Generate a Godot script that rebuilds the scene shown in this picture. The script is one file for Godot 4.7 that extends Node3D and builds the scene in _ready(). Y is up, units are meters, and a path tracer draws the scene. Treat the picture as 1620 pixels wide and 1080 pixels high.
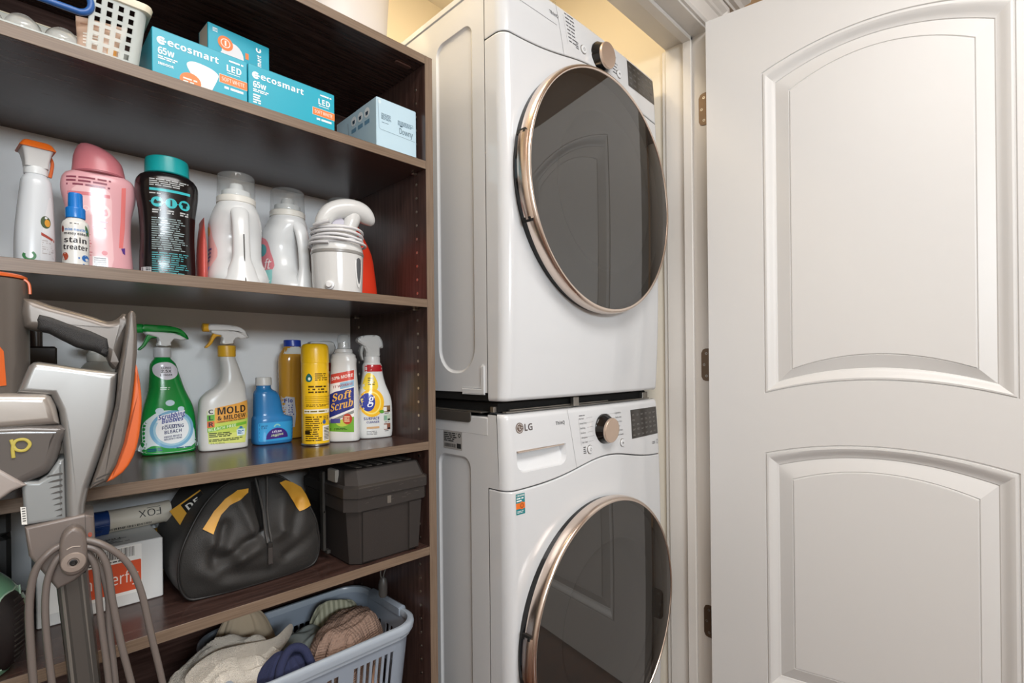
extends Node3D
# A laundry closet seen through its double doorway. The shelving stands on the left, a stacked washer and dryer on the right,
# an opened door leaf at the far right. x runs along the shelves, y is up, z points out of the closet towards the hall.

const EYE := 1.10                       # height of the camera
const SHELF_TOPS := [1.5717, 1.2526, 0.9243, 0.6817, 0.24]

func _ready() -> void:
	# ---- camera, light, exposure -------------------------------------------------------------------------------------
	var cam := Camera3D.new()
	cam.name = "camera"
	cam.position = Vector3(0, EYE, 0)
	cam.rotation_degrees = Vector3(0, -45.1, -0.59)
	cam.projection = Camera3D.PROJECTION_FRUSTUM
	cam.near = 0.05
	cam.far = 50.0
	cam.size = 0.05 * 1080.0 / 813.0
	cam.frustum_offset = Vector2(0, 0.05 * 36.2 / 813.0)
	add_child(cam)
	var env := Environment.new()
	env.background_mode = Environment.BG_COLOR
	env.background_color = Color(0.75, 0.8, 0.86)
	env.tonemap_mode = Environment.TONE_MAPPER_LINEAR
	env.tonemap_exposure = 0.72
	env.sdfgi_enabled = true
	env.ssao_enabled = true
	env.ssil_enabled = true
	var we := WorldEnvironment.new()
	we.name = "world"
	we.environment = env
	add_child(we)
	area_lamp("unseen_hall_light", Vector3(0.25, 2.585, 0.55), Vector3(-90, 0, 0), Vector2(1.3, 0.9), Color(1.0, 0.99, 0.985), 5.4)  # out of view overhead in the hall, lights the door from above
	area_lamp("unseen_closet_light", Vector3(0.66, 2.485, -1.02), Vector3(-90, 0, 0), Vector2(0.35, 0.35), Color(1.0, 0.92, 0.78), 1.15)  # out of view above the shelves, warms the alcove and the dryer side
	area_lamp("unseen_front_light", Vector3(-0.4, 1.755, 2.18), Vector3(0, 0, 0), Vector2(1.1, 0.35), Color(0.93, 0.97, 1.0), 7.1)  # out of view behind the camera, lights the shelves from the front
	make_mats()
	room()
	door_leaf()
	shelving()
	appliances()
	shelf_one()
	shelf_two()
	shelf_three()
	shelf_four()
	laundry()
	vacuum()

func area_lamp(called: String, at: Vector3, deg: Vector3, size: Vector2, c: Color, energy: float) -> void:
	var l := AreaLight3D.new()
	l.name = called
	l.position = at
	l.rotation_degrees = deg
	l.area_size = size
	l.area_normalize_energy = true
	l.light_color = c
	l.light_energy = energy
	l.area_range = 12.0
	l.shadow_enabled = true
	add_child(l)

# ---- a builder of triangles -------------------------------------------------------------------------------------------
class MB:
	var v := PackedVector3Array()
	var c := PackedColorArray()
	var col := Color(1, 1, 1)
	var coloured := false
	var xf := Transform3D()
	var start := 0

	func ink(hex: String) -> MB:
		col = Color(hex).srgb_to_linear()
		coloured = true
		return self

	func tri(a: Vector3, b: Vector3, d: Vector3) -> void:
		v.append(xf * a); v.append(xf * b); v.append(xf * d)
		c.append(col); c.append(col); c.append(col)

	func quad(a: Vector3, b: Vector3, d: Vector3, e: Vector3) -> void:
		tri(a, b, d); tri(a, d, e)

	func closed() -> void:                 # turn the faces of the closed shape begun at start outwards
		var vol := 0.0
		var o: Vector3 = v[start] if start < v.size() else Vector3.ZERO
		for i in range(start, v.size(), 3):
			vol += (v[i] - o).dot((v[i + 1] - o).cross(v[i + 2] - o))
		if vol > 0.0:
			for i in range(start, v.size(), 3):
				var t := v[i + 1]
				v[i + 1] = v[i + 2]; v[i + 2] = t
		start = v.size()

	func sheet() -> void:
		start = v.size()

	func loft(rings: Array, caps := true, round_ := true) -> void:
		var n: int = rings[0].size()
		for i in rings.size() - 1:
			var a: PackedVector3Array = rings[i]
			var b: PackedVector3Array = rings[i + 1]
			for k in (n if round_ else n - 1):
				var k2 := (k + 1) % n
				if a[k].is_equal_approx(a[k2]): tri(a[k], b[k2], b[k])
				elif b[k].is_equal_approx(b[k2]): tri(a[k], a[k2], b[k])
				else: quad(a[k], a[k2], b[k2], b[k])
		if caps:
			for e in [0, rings.size() - 1]:
				var r: PackedVector3Array = rings[e]
				var m := Vector3.ZERO
				for p in r: m += p
				m /= n
				for k in n:
					if e == 0: tri(m, r[(k + 1) % n], r[k])
					else: tri(m, r[k], r[(k + 1) % n])
			closed()
		else:
			sheet()

	func box(a: Vector3, b: Vector3, bev := 0.001) -> void:
		var rings := []
		for q in [[a.y, bev], [a.y + bev, 0.0], [b.y - bev, 0.0], [b.y, bev]]:
			var i: float = q[1]
			var k := bev + i
			var y: float = q[0]
			rings.append(PackedVector3Array([Vector3(a.x + k, y, a.z + i), Vector3(b.x - k, y, a.z + i), Vector3(b.x - i, y, a.z + k), Vector3(b.x - i, y, b.z - k),
				Vector3(b.x - k, y, b.z - i), Vector3(a.x + k, y, b.z - i), Vector3(a.x + i, y, b.z - k), Vector3(a.x + i, y, a.z + k)]))
		loft(rings)

	func lathe(prof: Array, n := 32, caps := true) -> void:     # [radius, height] round the y axis
		var rings := []
		for q in prof:
			var r := PackedVector3Array()
			for k in n:
				var t := TAU * k / n
				r.append(Vector3(cos(t) * q[0], q[1], sin(t) * q[0]))
			rings.append(r)
		loft(rings, caps)

	func tube(path: Array, rad: Variant, n := 8, flat := 1.0) -> void:
		var rings := []
		var up := Vector3.ZERO
		for i in path.size():
			var d: Vector3 = (path[mini(i + 1, path.size() - 1)] - path[maxi(i - 1, 0)]).normalized()
			if up == Vector3.ZERO: up = Vector3(0, 0, 1) if absf(d.z) < 0.9 else Vector3(1, 0, 0)
			up = (up - d * up.dot(d)).normalized()
			var s := d.cross(up)
			var r: float = rad[i] if rad is Array else rad
			var ring := PackedVector3Array()
			for k in n:
				var t := TAU * k / n
				ring.append(path[i] + s * cos(t) * r + up * sin(t) * r * flat)
			rings.append(ring)
		loft(rings)

	func prism(poly: PackedVector2Array, z0: float, z1: float, bev := 0.0) -> void:   # outline in x, y; the edge at z1 (and z0) chamfered
		var p := poly.duplicate()
		if Geometry2D.is_polygon_clockwise(p): p.reverse()
		var inner := PackedVector2Array()
		for i in p.size():
			var a := (p[i] - p[i - 1]).normalized()
			var b := (p[(i + 1) % p.size()] - p[i]).normalized()
			var nn := Vector2(-a.y, a.x) + Vector2(-b.y, b.x)
			nn = nn / maxf(0.35, nn.length_squared() / 2.0) if nn.length() > 0.01 else Vector2.ZERO
			inner.append(p[i] + nn * bev)
		var rings := []
		var steps := [[p, z0], [p, z1]] if bev == 0.0 else [[inner, z0], [p, z0 + bev], [p, z1 - bev], [inner, z1]]
		for q in steps:
			var r := PackedVector3Array()
			for t in q[0]: r.append(Vector3(t.x, t.y, q[1]))
			rings.append(r)
		for i in rings.size() - 1:
			for k in p.size():
				var k2 := (k + 1) % p.size()
				quad(rings[i][k], rings[i][k2], rings[i + 1][k2], rings[i + 1][k])
		var ix := Geometry2D.triangulate_polygon(p)
		for e in [0, rings.size() - 1]:
			var r: PackedVector3Array = rings[e]
			for i in range(0, ix.size(), 3):
				var a := r[ix[i]]; var b := r[ix[i + 1]]; var d := r[ix[i + 2]]
				if ((b - a).cross(d - a).z > 0.0) == (e != 0): tri(a, b, d)
				else: tri(a, d, b)
		closed()

	# -- print laid on a surface: on(x, y, lift) gives the point -----------------------------------------------------
	func skin(a: Vector2, b: Vector2, d: Vector2, on: Callable, lift: float, most: float, depth := 0) -> void:
		var l0 := a.distance_to(b); var l1 := b.distance_to(d); var l2 := d.distance_to(a)
		var m := maxf(l0, maxf(l1, l2))
		if m > most and depth < 9:
			if m == l0:
				skin(a, (a + b) / 2, d, on, lift, most, depth + 1); skin((a + b) / 2, b, d, on, lift, most, depth + 1)
			elif m == l1:
				skin(a, b, (b + d) / 2, on, lift, most, depth + 1); skin(a, (b + d) / 2, d, on, lift, most, depth + 1)
			else:
				skin(a, b, (a + d) / 2, on, lift, most, depth + 1); skin((a + d) / 2, b, d, on, lift, most, depth + 1)
			return
		tri(on.call(a.x, a.y, lift), on.call(b.x, b.y, lift), on.call(d.x, d.y, lift))

	func patch(poly: PackedVector2Array, on: Callable, lift := 0.0003, most := 0.006) -> void:
		var ix := Geometry2D.triangulate_polygon(poly)
		for i in range(0, ix.size(), 3):
			skin(poly[ix[i]], poly[ix[i + 1]], poly[ix[i + 2]], on, lift, most)
		sheet()

	func bar(x0: float, y0: float, x1: float, y1: float, on: Callable, lift := 0.0003, most := 0.006) -> void:
		patch(PackedVector2Array([Vector2(x0, y0), Vector2(x1, y0), Vector2(x1, y1), Vector2(x0, y1)]), on, lift, most)

	func disc(x: float, y: float, rx: float, ry: float, on: Callable, lift := 0.0003, n := 20, most := 0.008) -> void:
		var p := PackedVector2Array()
		for k in n: p.append(Vector2(x + rx * cos(TAU * k / n), y + ry * sin(TAU * k / n)))
		patch(p, on, lift, most)

	func arc(x: float, y: float, r0: float, r1: float, a0: float, a1: float, on: Callable, lift := 0.0003, n := 20, sy := 1.0) -> void:
		for k in n:
			var s := deg_to_rad(lerpf(a0, a1, k / float(n))); var t := deg_to_rad(lerpf(a0, a1, (k + 1.0) / n))
			var p := [Vector2(x + r0 * cos(s), y + r0 * sin(s) * sy), Vector2(x + r1 * cos(s), y + r1 * sin(s) * sy), Vector2(x + r1 * cos(t), y + r1 * sin(t) * sy), Vector2(x + r0 * cos(t), y + r0 * sin(t) * sy)]
			skin(p[0], p[1], p[2], on, lift, 0.008); skin(p[0], p[2], p[3], on, lift, 0.008)
		sheet()

	func line(a: Vector2, b: Vector2, w: float, on: Callable, lift := 0.0003) -> void:
		var s := (b - a).normalized().orthogonal() * w / 2
		patch(PackedVector2Array([a + s, b + s, b - s, a - s]), on, lift)

	func fine(x: float, y: float, w: float, h: float, rows: int, on: Callable, seed_ := 1, fill := 0.5, lift := 0.0004) -> void:   # small print, too small to read
		var g := RandomNumberGenerator.new()
		g.seed = seed_
		var pitch := h / rows
		for i in rows:
			var yy := y + h - (i + 0.5) * pitch
			var at := x
			var last := x + w * (g.randf_range(0.72, 1.0))
			while at < last:
				var wd := minf(g.randf_range(1.2, 4.5) * pitch, last - at)
				if wd > pitch * 0.4: bar(at, yy - pitch * fill / 2, at + wd, yy + pitch * fill / 2, on, lift, 0.012)
				at += wd + pitch * 0.5

	func bars(x: float, y: float, w: float, h: float, n: int, on: Callable, seed_ := 1, lift := 0.0005) -> void:      # a bar code
		var g := RandomNumberGenerator.new()
		g.seed = seed_
		var st := w / n
		for i in n: bar(x + i * st, y, x + (i + g.randf_range(0.25, 0.7)) * st, y + h, on, lift, 0.02)

	func word(s: String, x: float, y: float, cap: float, w: float, on: Callable, font: Font, lift := 0.0005, slope := 0.0, lean := 0.0, flip := false) -> void:
		# lettering with its left end and baseline at x, y; cap is the height of a capital, w the width it is fitted to (0: as it comes)
		var t := TextMesh.new()
		t.font = font
		t.text = s
		t.font_size = 20
		t.pixel_size = cap / 0.714 / 20.0
		t.depth = 0.0
		t.curve_step = 1.5
		t.horizontal_alignment = HORIZONTAL_ALIGNMENT_LEFT
		t.vertical_alignment = VERTICAL_ALIGNMENT_CENTER
		var arr := t.get_mesh_arrays()
		var vs: PackedVector3Array = arr[Mesh.ARRAY_VERTEX]
		var id: PackedInt32Array = arr[Mesh.ARRAY_INDEX]
		if vs.is_empty(): return
		var lo := vs[0]; var hi := vs[0]
		for p in vs: lo = lo.min(p); hi = hi.max(p)
		var k := w / (hi.x - lo.x) if w > 0.0 else 1.0
		var wide := (hi.x - lo.x) * k
		var base := -0.0105 * cap / 0.714 * 20.0      # found from the line box: ascent 0.928, descent 0.236 of an em
		base = -(0.928 - 0.236) / 2.0 * cap / 0.714
		var pts := PackedVector2Array()
		for p in vs:
			var q := Vector2((p.x - lo.x) * k, p.y - base)
			q.x += q.y * lean
			if flip: q = Vector2(wide - q.x, cap - q.y)
			pts.append(Vector2(x + q.x, y + q.y + q.x * slope))
		for i in range(0, id.size(), 3):
			skin(pts[id[i]], pts[id[i + 1]], pts[id[i + 2]], on, lift, 0.007)
		sheet()

	func mesh(crease: float) -> ArrayMesh:
		var n := PackedVector3Array()
		n.resize(v.size())
		var fn := PackedVector3Array()
		fn.resize(v.size() / 3)
		var fu := PackedVector3Array()
		fu.resize(v.size() / 3)
		var at := {}
		for f in fn.size():
			var i := f * 3
			fn[f] = (v[i + 2] - v[i]).cross(v[i + 1] - v[i])
			fu[f] = fn[f].normalized()
			if crease > 0.0:
				for k in 3:
					var key := Vector3i((v[i + k] * 50000.0).round())
					if at.has(key): at[key].append(f)
					else: at[key] = [f]
		var lim := cos(deg_to_rad(crease))
		for f in fn.size():
			for k in 3:
				if crease <= 0.0:
					n[f * 3 + k] = fu[f]
					continue
				var s := Vector3.ZERO
				var key := Vector3i((v[f * 3 + k] * 50000.0).round())
				for g in at[key]:
					if fu[f].dot(fu[g]) >= lim: s += fn[g]
				n[f * 3 + k] = s.normalized() if s.length_squared() > 0.0 else fu[f]
		var arr := []
		arr.resize(Mesh.ARRAY_MAX)
		arr[Mesh.ARRAY_VERTEX] = v
		arr[Mesh.ARRAY_NORMAL] = n
		if coloured: arr[Mesh.ARRAY_COLOR] = c
		var m := ArrayMesh.new()
		m.add_surface_from_arrays(Mesh.PRIMITIVE_TRIANGLES, arr)
		return m

func put(b: MB, called: String, m: Material, parent: Node3D = null, crease := 38.0) -> MeshInstance3D:
	var o := MeshInstance3D.new()
	o.name = called
	o.mesh = b.mesh(crease)
	o.mesh.surface_set_material(0, m)
	(parent if parent else self).add_child(o, true)
	return o

var taken := {}
func numbered(called: String) -> String:
	var n: int = taken.get(called, 0)
	taken[called] = n + 1
	return called if n == 0 else "%s_%03d" % [called, n]

func tag(o: Node3D, label: String, category: String, group := "") -> void:
	o.set_meta("label", label)
	o.set_meta("category", category)
	if group != "": o.set_meta("group", group)

func thing(called: String, label: String, category: String, at: Vector3, turn := 0.0, group := "") -> Node3D:
	var o := Node3D.new()
	o.name = numbered(called)
	o.position = at
	o.rotation_degrees.y = turn
	add_child(o)
	tag(o, label, category, group)
	return o

func struct(o: Node3D) -> Node3D:
	o.set_meta("kind", "structure")
	return o

func V(x: float, y: float, z: float) -> Vector3:
	return Vector3(x, y, z)

func P(a: Array) -> PackedVector2Array:      # [x, y, x, y ...]
	var p := PackedVector2Array()
	for i in range(0, a.size(), 2): p.append(Vector2(a[i], a[i + 1]))
	return p

func smooth(p: PackedVector2Array, n := 4) -> PackedVector2Array:     # a closed outline through the points
	var o := PackedVector2Array()
	var m := p.size()
	for i in m:
		for k in n:
			o.append(p[i].cubic_interpolate(p[(i + 1) % m], p[i - 1], p[(i + 2) % m], k / float(n)))
	return o

func curve(p: Array, n := 6) -> Array:       # an open path through the points
	var o := []
	for i in p.size() - 1:
		for k in n:
			o.append(p[i].cubic_interpolate(p[i + 1], p[maxi(i - 1, 0)], p[mini(i + 2, p.size() - 1)], k / float(n)))
	o.append(p[-1])
	return o

func rrect(x0: float, y0: float, x1: float, y1: float, r: float, n := 5) -> PackedVector2Array:
	var o := PackedVector2Array()
	for q in [[x1 - r, y1 - r, 0], [x0 + r, y1 - r, 90], [x0 + r, y0 + r, 180], [x1 - r, y0 + r, 270]]:
		for k in n + 1:
			var t := deg_to_rad(q[2] + 90.0 * k / n)
			o.append(Vector2(q[0] + r * cos(t), q[1] + r * sin(t)))
	return o

func flat_on(z: float) -> Callable:
	return func(x: float, y: float, l: float) -> Vector3: return Vector3(x, y, z + l)

# ---- bottles: a body lofted through keys [y, half width, half depth, shift in x, power, shift in z] ---------------------
class Body:
	var keys: Array
	func _init(k: Array) -> void: keys = k
	func at(y: float) -> Array:
		var i := 0
		while i < keys.size() - 2 and y > keys[i + 1][0]: i += 1
		var a = keys[maxi(i - 1, 0)]; var b = keys[i]; var c = keys[i + 1]; var d = keys[mini(i + 2, keys.size() - 1)]
		var t: float = clampf((y - b[0]) / maxf(1e-6, c[0] - b[0]), 0.0, 1.0)
		var o := [y]
		for k in range(1, 6):
			var b_: float = b[k] if b.size() > k else (2.0 if k == 4 else 0.0)
			var c_: float = c[k] if c.size() > k else (2.0 if k == 4 else 0.0)
			var a_: float = a[k] if a.size() > k else b_
			var d_: float = d[k] if d.size() > k else c_
			var h: float = c[0] - b[0]
			var m0: float = 0.0 if b == a else (c_ - a_) / maxf(1e-6, c[0] - a[0]) * h
			var m1: float = 0.0 if d == c else (d_ - b_) / maxf(1e-6, d[0] - b[0]) * h
			if k < 5 and (c_ - b_) * m0 < 0.0: m0 = 0.0
			if k < 5 and (c_ - b_) * m1 < 0.0: m1 = 0.0
			o.append((2 * t * t * t - 3 * t * t + 1) * b_ + (t * t * t - 2 * t * t + t) * m0 + (3 * t * t - 2 * t * t * t) * c_ + (t * t * t - t * t) * m1)
		return o
	func ring(y: float, n: int, inset := 0.0) -> PackedVector3Array:
		var s := at(y)
		var r := PackedVector3Array()
		for k in n:
			var t := TAU * k / n
			var e: float = 2.0 / s[4]
			r.append(Vector3(s[3] + signf(cos(t)) * pow(absf(cos(t)), e) * (s[1] - inset), y, s[5] + signf(sin(t)) * pow(absf(sin(t)), e) * (s[2] - inset)))
		return r
	func build(b: MB, n := 40, rows := 28, foot := 0.003) -> void:
		var y0: float = keys[0][0]; var y1: float = keys[-1][0]
		var rings := [ring(y0, n, foot), ring(y0 + foot * 0.35, n, foot * 0.35), ring(y0 + foot, n, 0.0)]
		for i in range(1, rows): rings.append(ring(lerpf(y0 + foot, y1, i / float(rows)), n))
		rings.append(ring(y1, n))
		b.loft(rings)
	func front(x: float, y: float, l: float) -> Vector3:
		var s := at(y)
		var u := clampf(absf((x - s[3]) / s[1]), 0.0, 0.999)
		return Vector3(x, y, s[5] + s[2] * pow(1.0 - pow(u, s[4]), 1.0 / s[4]) + l)
	func left(z: float, y: float, l: float) -> Vector3:       # the side towards -x; z runs along the label from left to right
		var s := at(y)
		var u := clampf(absf((z - s[5]) / s[2]), 0.0, 0.999)
		return Vector3(s[3] - s[1] * pow(1.0 - pow(u, s[4]), 1.0 / s[4]) - l, y, z)

# ---- materials --------------------------------------------------------------------------------------------------------
var M := {}
var bold: Font
var plain_font: Font
var serif: Font

func noise(freq: float, lo: Color, hi: Color, octaves := 3, seed_ := 1, size := 256) -> NoiseTexture2D:
	var f := FastNoiseLite.new()
	f.seed = seed_
	f.frequency = freq
	f.fractal_octaves = octaves
	f.noise_type = FastNoiseLite.TYPE_SIMPLEX_SMOOTH
	var t := NoiseTexture2D.new()
	t.width = size
	t.height = size
	t.seamless = true
	t.noise = f
	var g := Gradient.new()
	g.set_color(0, lo)
	g.set_color(1, hi)
	t.color_ramp = g
	return t

func mat(called: String, hex: String, rough := 0.5, metal := 0.0, spec := 0.5) -> StandardMaterial3D:
	var m := StandardMaterial3D.new()
	m.resource_name = called
	m.albedo_color = Color(hex)
	m.roughness = rough
	m.metallic = metal
	m.metallic_specular = spec
	M[called] = m
	return m

func grain(m: StandardMaterial3D, t: Texture2D, scale: Vector3) -> void:
	m.albedo_texture = t
	m.uv1_triplanar = true
	m.uv1_scale = scale

func relief(m: StandardMaterial3D, t: Texture2D, scale: Vector3, cm: float) -> void:
	m.heightmap_enabled = true
	m.heightmap_texture = t
	m.heightmap_scale = cm
	m.uv1_triplanar = true
	m.uv1_scale = scale

func clear(called: String, hex: String, alpha: float, rough := 0.05) -> StandardMaterial3D:
	var m := mat(called, hex, rough)
	m.transparency = BaseMaterial3D.TRANSPARENCY_ALPHA
	m.albedo_color.a = alpha
	return m

func make_mats() -> void:
	var f := SystemFont.new()
	f.font_names = PackedStringArray(["Droid Sans"])
	plain_font = f
	var f2 := SystemFont.new()
	f2.font_names = PackedStringArray(["Droid Sans"])
	f2.font_weight = 700
	bold = f2
	var f3 := SystemFont.new()
	f3.font_names = PackedStringArray(["Droid Serif"])
	f3.font_weight = 700
	serif = f3
	var W := Color(1, 1, 1)
	mat("wall_white", "f5f6f6", 0.8)
	mat("wall_cream", "ece4d4", 0.8)
	mat("wall_tan", "c6a47c", 0.85)
	mat("wall_pale", "dedad2", 0.85)
	mat("ceiling", "e8e0d2", 0.9)
	mat("trim", "d9d5cf", 0.35)
	mat("door", "d3d2d0", 0.42)
	relief(M.door, noise(0.02, Color(0.3, 0.3, 0.3), W, 3, 4), Vector3(3, 3, 3), 0.03)
	mat("floor", "6a3f26", 0.35)
	grain(M.floor, noise(0.012, Color(0.55, 0.5, 0.45), W, 4, 9), Vector3(1.2, 9, 9))
	mat("espresso", "56403a", 0.24, 0.0, 0.5)
	grain(M.espresso, noise(0.012, Color(0.62, 0.58, 0.56), W, 4, 11, 512), Vector3(1.0, 14, 14))
	mat("espresso_up", "56403a", 0.3, 0.0, 0.5)
	grain(M.espresso_up, noise(0.012, Color(0.62, 0.58, 0.56), W, 4, 12, 512), Vector3(14, 1.0, 14))
	mat("lit_edge_band", "83705f", 0.4)  # paler than the boards: light caught by the front edges is in the colour
	grain(M.lit_edge_band, noise(0.012, Color(0.8, 0.78, 0.76), W, 4, 13, 512), Vector3(1.2, 40, 40))
	mat("lit_edge_band_up", "83705f", 0.4)  # same light-paled colour for the upright front edges
	grain(M.lit_edge_band_up, noise(0.012, Color(0.8, 0.78, 0.76), W, 4, 13, 512), Vector3(40, 1.2, 40))
	mat("nickel", "cfc4b4", 0.3, 1.0)
	mat("white_steel", "d3d5d7", 0.16)
	M.white_steel.clearcoat_enabled = true
	M.white_steel.clearcoat = 0.5
	M.white_steel.clearcoat_roughness = 0.05
	mat("white_plastic", "d0d2d4", 0.3)
	mat("white_gloss", "dcdee0", 0.15)
	mat("white_matte", "e9e9e7", 0.55)
	mat("rose_gold", "e6d6ca", 0.25, 1.0)
	mat("gold_face", "d8c2b0", 0.35, 0.75)
	mat("bronze", "6b5a4a", 0.4, 0.7)
	mat("black", "141312", 0.4)
	mat("black_gloss", "121213", 0.08)
	mat("gap", "0c0b0a", 0.8)
	mat("display", "3a3836", 0.12)
	clear("door_glass", "2a2724", 0.80, 0.02)
	M.door_glass.metallic_specular = 0.9
	mat("bowl", "8d8b88", 0.25)
	mat("steel", "9a9690", 0.3, 0.9)
	var pr := mat("print", "ffffff", 0.45)
	pr.vertex_color_use_as_albedo = true
	var pg := mat("print_gloss", "ffffff", 0.18)
	pg.vertex_color_use_as_albedo = true
	clear("clear_plastic", "b9bebe", 0.20, 0.04)
	clear("clear_glass", "f2f4f2", 0.12, 0.03)

func gloss(hex: String, rough := 0.22) -> StandardMaterial3D:
	var k := "g" + hex + str(rough)
	if not M.has(k): mat(k, hex, rough)
	return M[k]

# ---- the room ---------------------------------------------------------------------------------------------------------
func slab(called: String, a: Vector3, b: Vector3, m: Material, bev := 0.001) -> MeshInstance3D:
	var s := MB.new()
	s.box(a, b, bev)
	var o := put(s, called, m, null, 20.0)
	struct(o)
	return o

func room() -> void:
	slab("floor", V(-1.9, -0.06, -1.75), V(3.3, 0.0, 2.35), M.floor)
	# closet
	slab("wall_back", V(-0.36, 0, -1.72), V(0.765, 2.5, -1.344), M.wall_white)
	slab("wall_alcove", V(0.765, 0, -1.72), V(1.66, 2.5, -1.61), M.wall_cream)
	slab("wall_right", V(1.532, 0, -1.61), V(1.66, 2.5, -0.812), M.wall_cream)
	slab("wall_left", V(-0.36, 0, -1.344), V(-0.26, 2.5, -0.812), M.wall_white)
	slab("ceiling", V(-0.36, 2.5, -1.72), V(1.66, 2.62, -0.81), M.ceiling)
	# wall with the doorway, hall side
	slab("wall_doorway_side", V(1.545, 0, -0.812), V(3.2, 2.6, -0.672), M.wall_tan)
	slab("wall_doorway_other", V(-1.8, 0, -0.812), V(-0.15, 2.6, -0.672), M.wall_tan)
	slab("wall_doorway_head", V(-0.15, 2.125, -0.812), V(1.545, 2.6, -0.672), M.wall_cream)
	slab("wall_hall_right", V(3.2, 0, -0.812), V(3.3, 2.6, 2.3), M.wall_tan)
	slab("wall_hall_left", V(-1.9, 0, -0.812), V(-1.8, 2.6, 2.3), M.wall_pale)
	slab("wall_hall_back", V(-1.9, 0, 2.2), V(3.3, 2.6, 2.35), M.wall_pale)
	slab("ceiling_hall", V(-1.9, 2.6, -0.812), V(3.3, 2.72, 2.35), M.wall_tan)
	# unseen glowing panel behind the camera, placed to light the shelves from the front
	var gl := mat("unseen_panel_glow", "eef3fa", 0.4)
	gl.emission_enabled = true
	gl.emission = Color(0.94, 0.97, 1.0)
	gl.emission_energy_multiplier = 2.0
	var wn := MB.new()
	wn.box(V(-0.95, 1.58, 2.188), V(0.15, 1.93, 2.199), 0.002)
	var wo := put(wn, "unseen_front_panel_1", gl)
	struct(wo)
	var wf := MB.new()
	for q in [[-1.0, 1.53, 0.2, 1.58], [-1.0, 1.93, 0.2, 1.98], [-1.0, 1.58, -0.95, 1.93], [0.15, 1.58, 0.2, 1.93]]:
		wf.box(V(q[0], q[1], 2.172), V(q[2], q[3], 2.2), 0.002)
	put(wf, "unseen_panel_frame", M.trim, wo)
	# ceiling lamps out of view, placed to light the door and the alcove
	var g := mat("lamp_glow", "fff6ea", 0.6)
	g.emission_enabled = true
	g.emission = Color(1.0, 0.96, 0.9)
	g.emission_energy_multiplier = 1.6
	var gw := mat("lamp_glow_warm", "ffe9c4", 0.6)
	gw.emission_enabled = true
	gw.emission = Color(1.0, 0.82, 0.52)
	gw.emission_energy_multiplier = 2.0
	for q in [["unseen_hall_lamp", V(-0.4, 2.588, 0.1), V(0.9, 2.6, 1.0), g, "unseen white ceiling lamp panel lighting the hall and the door"], ["unseen_closet_lamp", V(0.485, 2.488, -1.195), V(0.835, 2.5, -0.845), gw, "unseen warm ceiling lamp lighting the closet alcove and the dryer side"]]:
		var s := MB.new()
		s.box(q[1], q[2], 0.002)
		var o := put(s, q[0], q[3])
		tag(o, q[4], "ceiling lamp")
	# jambs: lining, door stop, inside bead; at the right and left of the opening and overhead
	for side in [1, -1]:
		var x0 := 1.52 if side > 0 else -0.125
		var s := MB.new()
		var xa := x0 if side > 0 else x0 - 0.026
		s.box(V(xa, 0, -0.808), V(xa + 0.026, 2.126, -0.669), 0.0015)
		s.box(V(x0 - 0.012 if side > 0 else x0, 0, -0.744), V(x0 if side > 0 else x0 + 0.012, 2.1, -0.7157), 0.002)
		s.box(V(x0 + 0.004 if side > 0 else x0 - 0.016, 0, -0.822), V(x0 + 0.016 if side > 0 else x0 - 0.004, 2.1, -0.806), 0.002)
		struct(put(s, "trim_%d" % (1 if side > 0 else 2), M.trim, null, 20.0))
	var h := MB.new()
	h.box(V(-0.15, 2.1, -0.808), V(1.546, 2.126, -0.669), 0.0015)
	h.box(V(-0.125, 2.088, -0.744), V(1.52, 2.1, -0.7157), 0.002)
	struct(put(h, "trim_3", M.trim, null, 20.0))
	# casing with a stepped moulding on the hall side
	var prof := [[0.0, 0.0], [0.0, 0.010], [0.006, 0.015], [0.013, 0.015], [0.018, 0.011], [0.058, 0.014], [0.062, 0.019], [0.068, 0.021], [0.072, 0.019], [0.078, 0.025], [0.084, 0.029], [0.095, 0.030], [0.097, 0.0]]
	var cs := MB.new()
	var rings := []
	for q in prof:
		rings.append(PackedVector3Array([V(-0.13 - q[0], 0, -0.672 + q[1]), V(-0.13 - q[0], 2.106 + q[0], -0.672 + q[1]), V(1.526 + q[0], 2.106 + q[0], -0.672 + q[1]), V(1.526 + q[0], 0, -0.672 + q[1])]))
	cs.loft(rings, false, false)
	struct(put(cs, "trim_4", M.trim, null, 20.0))
	# crown over the head casing
	var cr := MB.new()
	rings = []
	for q in [[2.203, 0.0], [2.203, 0.034], [2.211, 0.036], [2.214, 0.046], [2.228, 0.052], [2.24, 0.066], [2.252, 0.068], [2.252, 0.0]]:
		rings.append(PackedVector3Array([V(-0.24 - q[1], q[0], -0.672), V(-0.24 - q[1], q[0], -0.672 + q[1]), V(1.632 + q[1], q[0], -0.672 + q[1]), V(1.632 + q[1], q[0], -0.672)]))
	cr.loft(rings, false, false)
	struct(put(cr, "trim_5", M.trim, null, 20.0))

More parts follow.
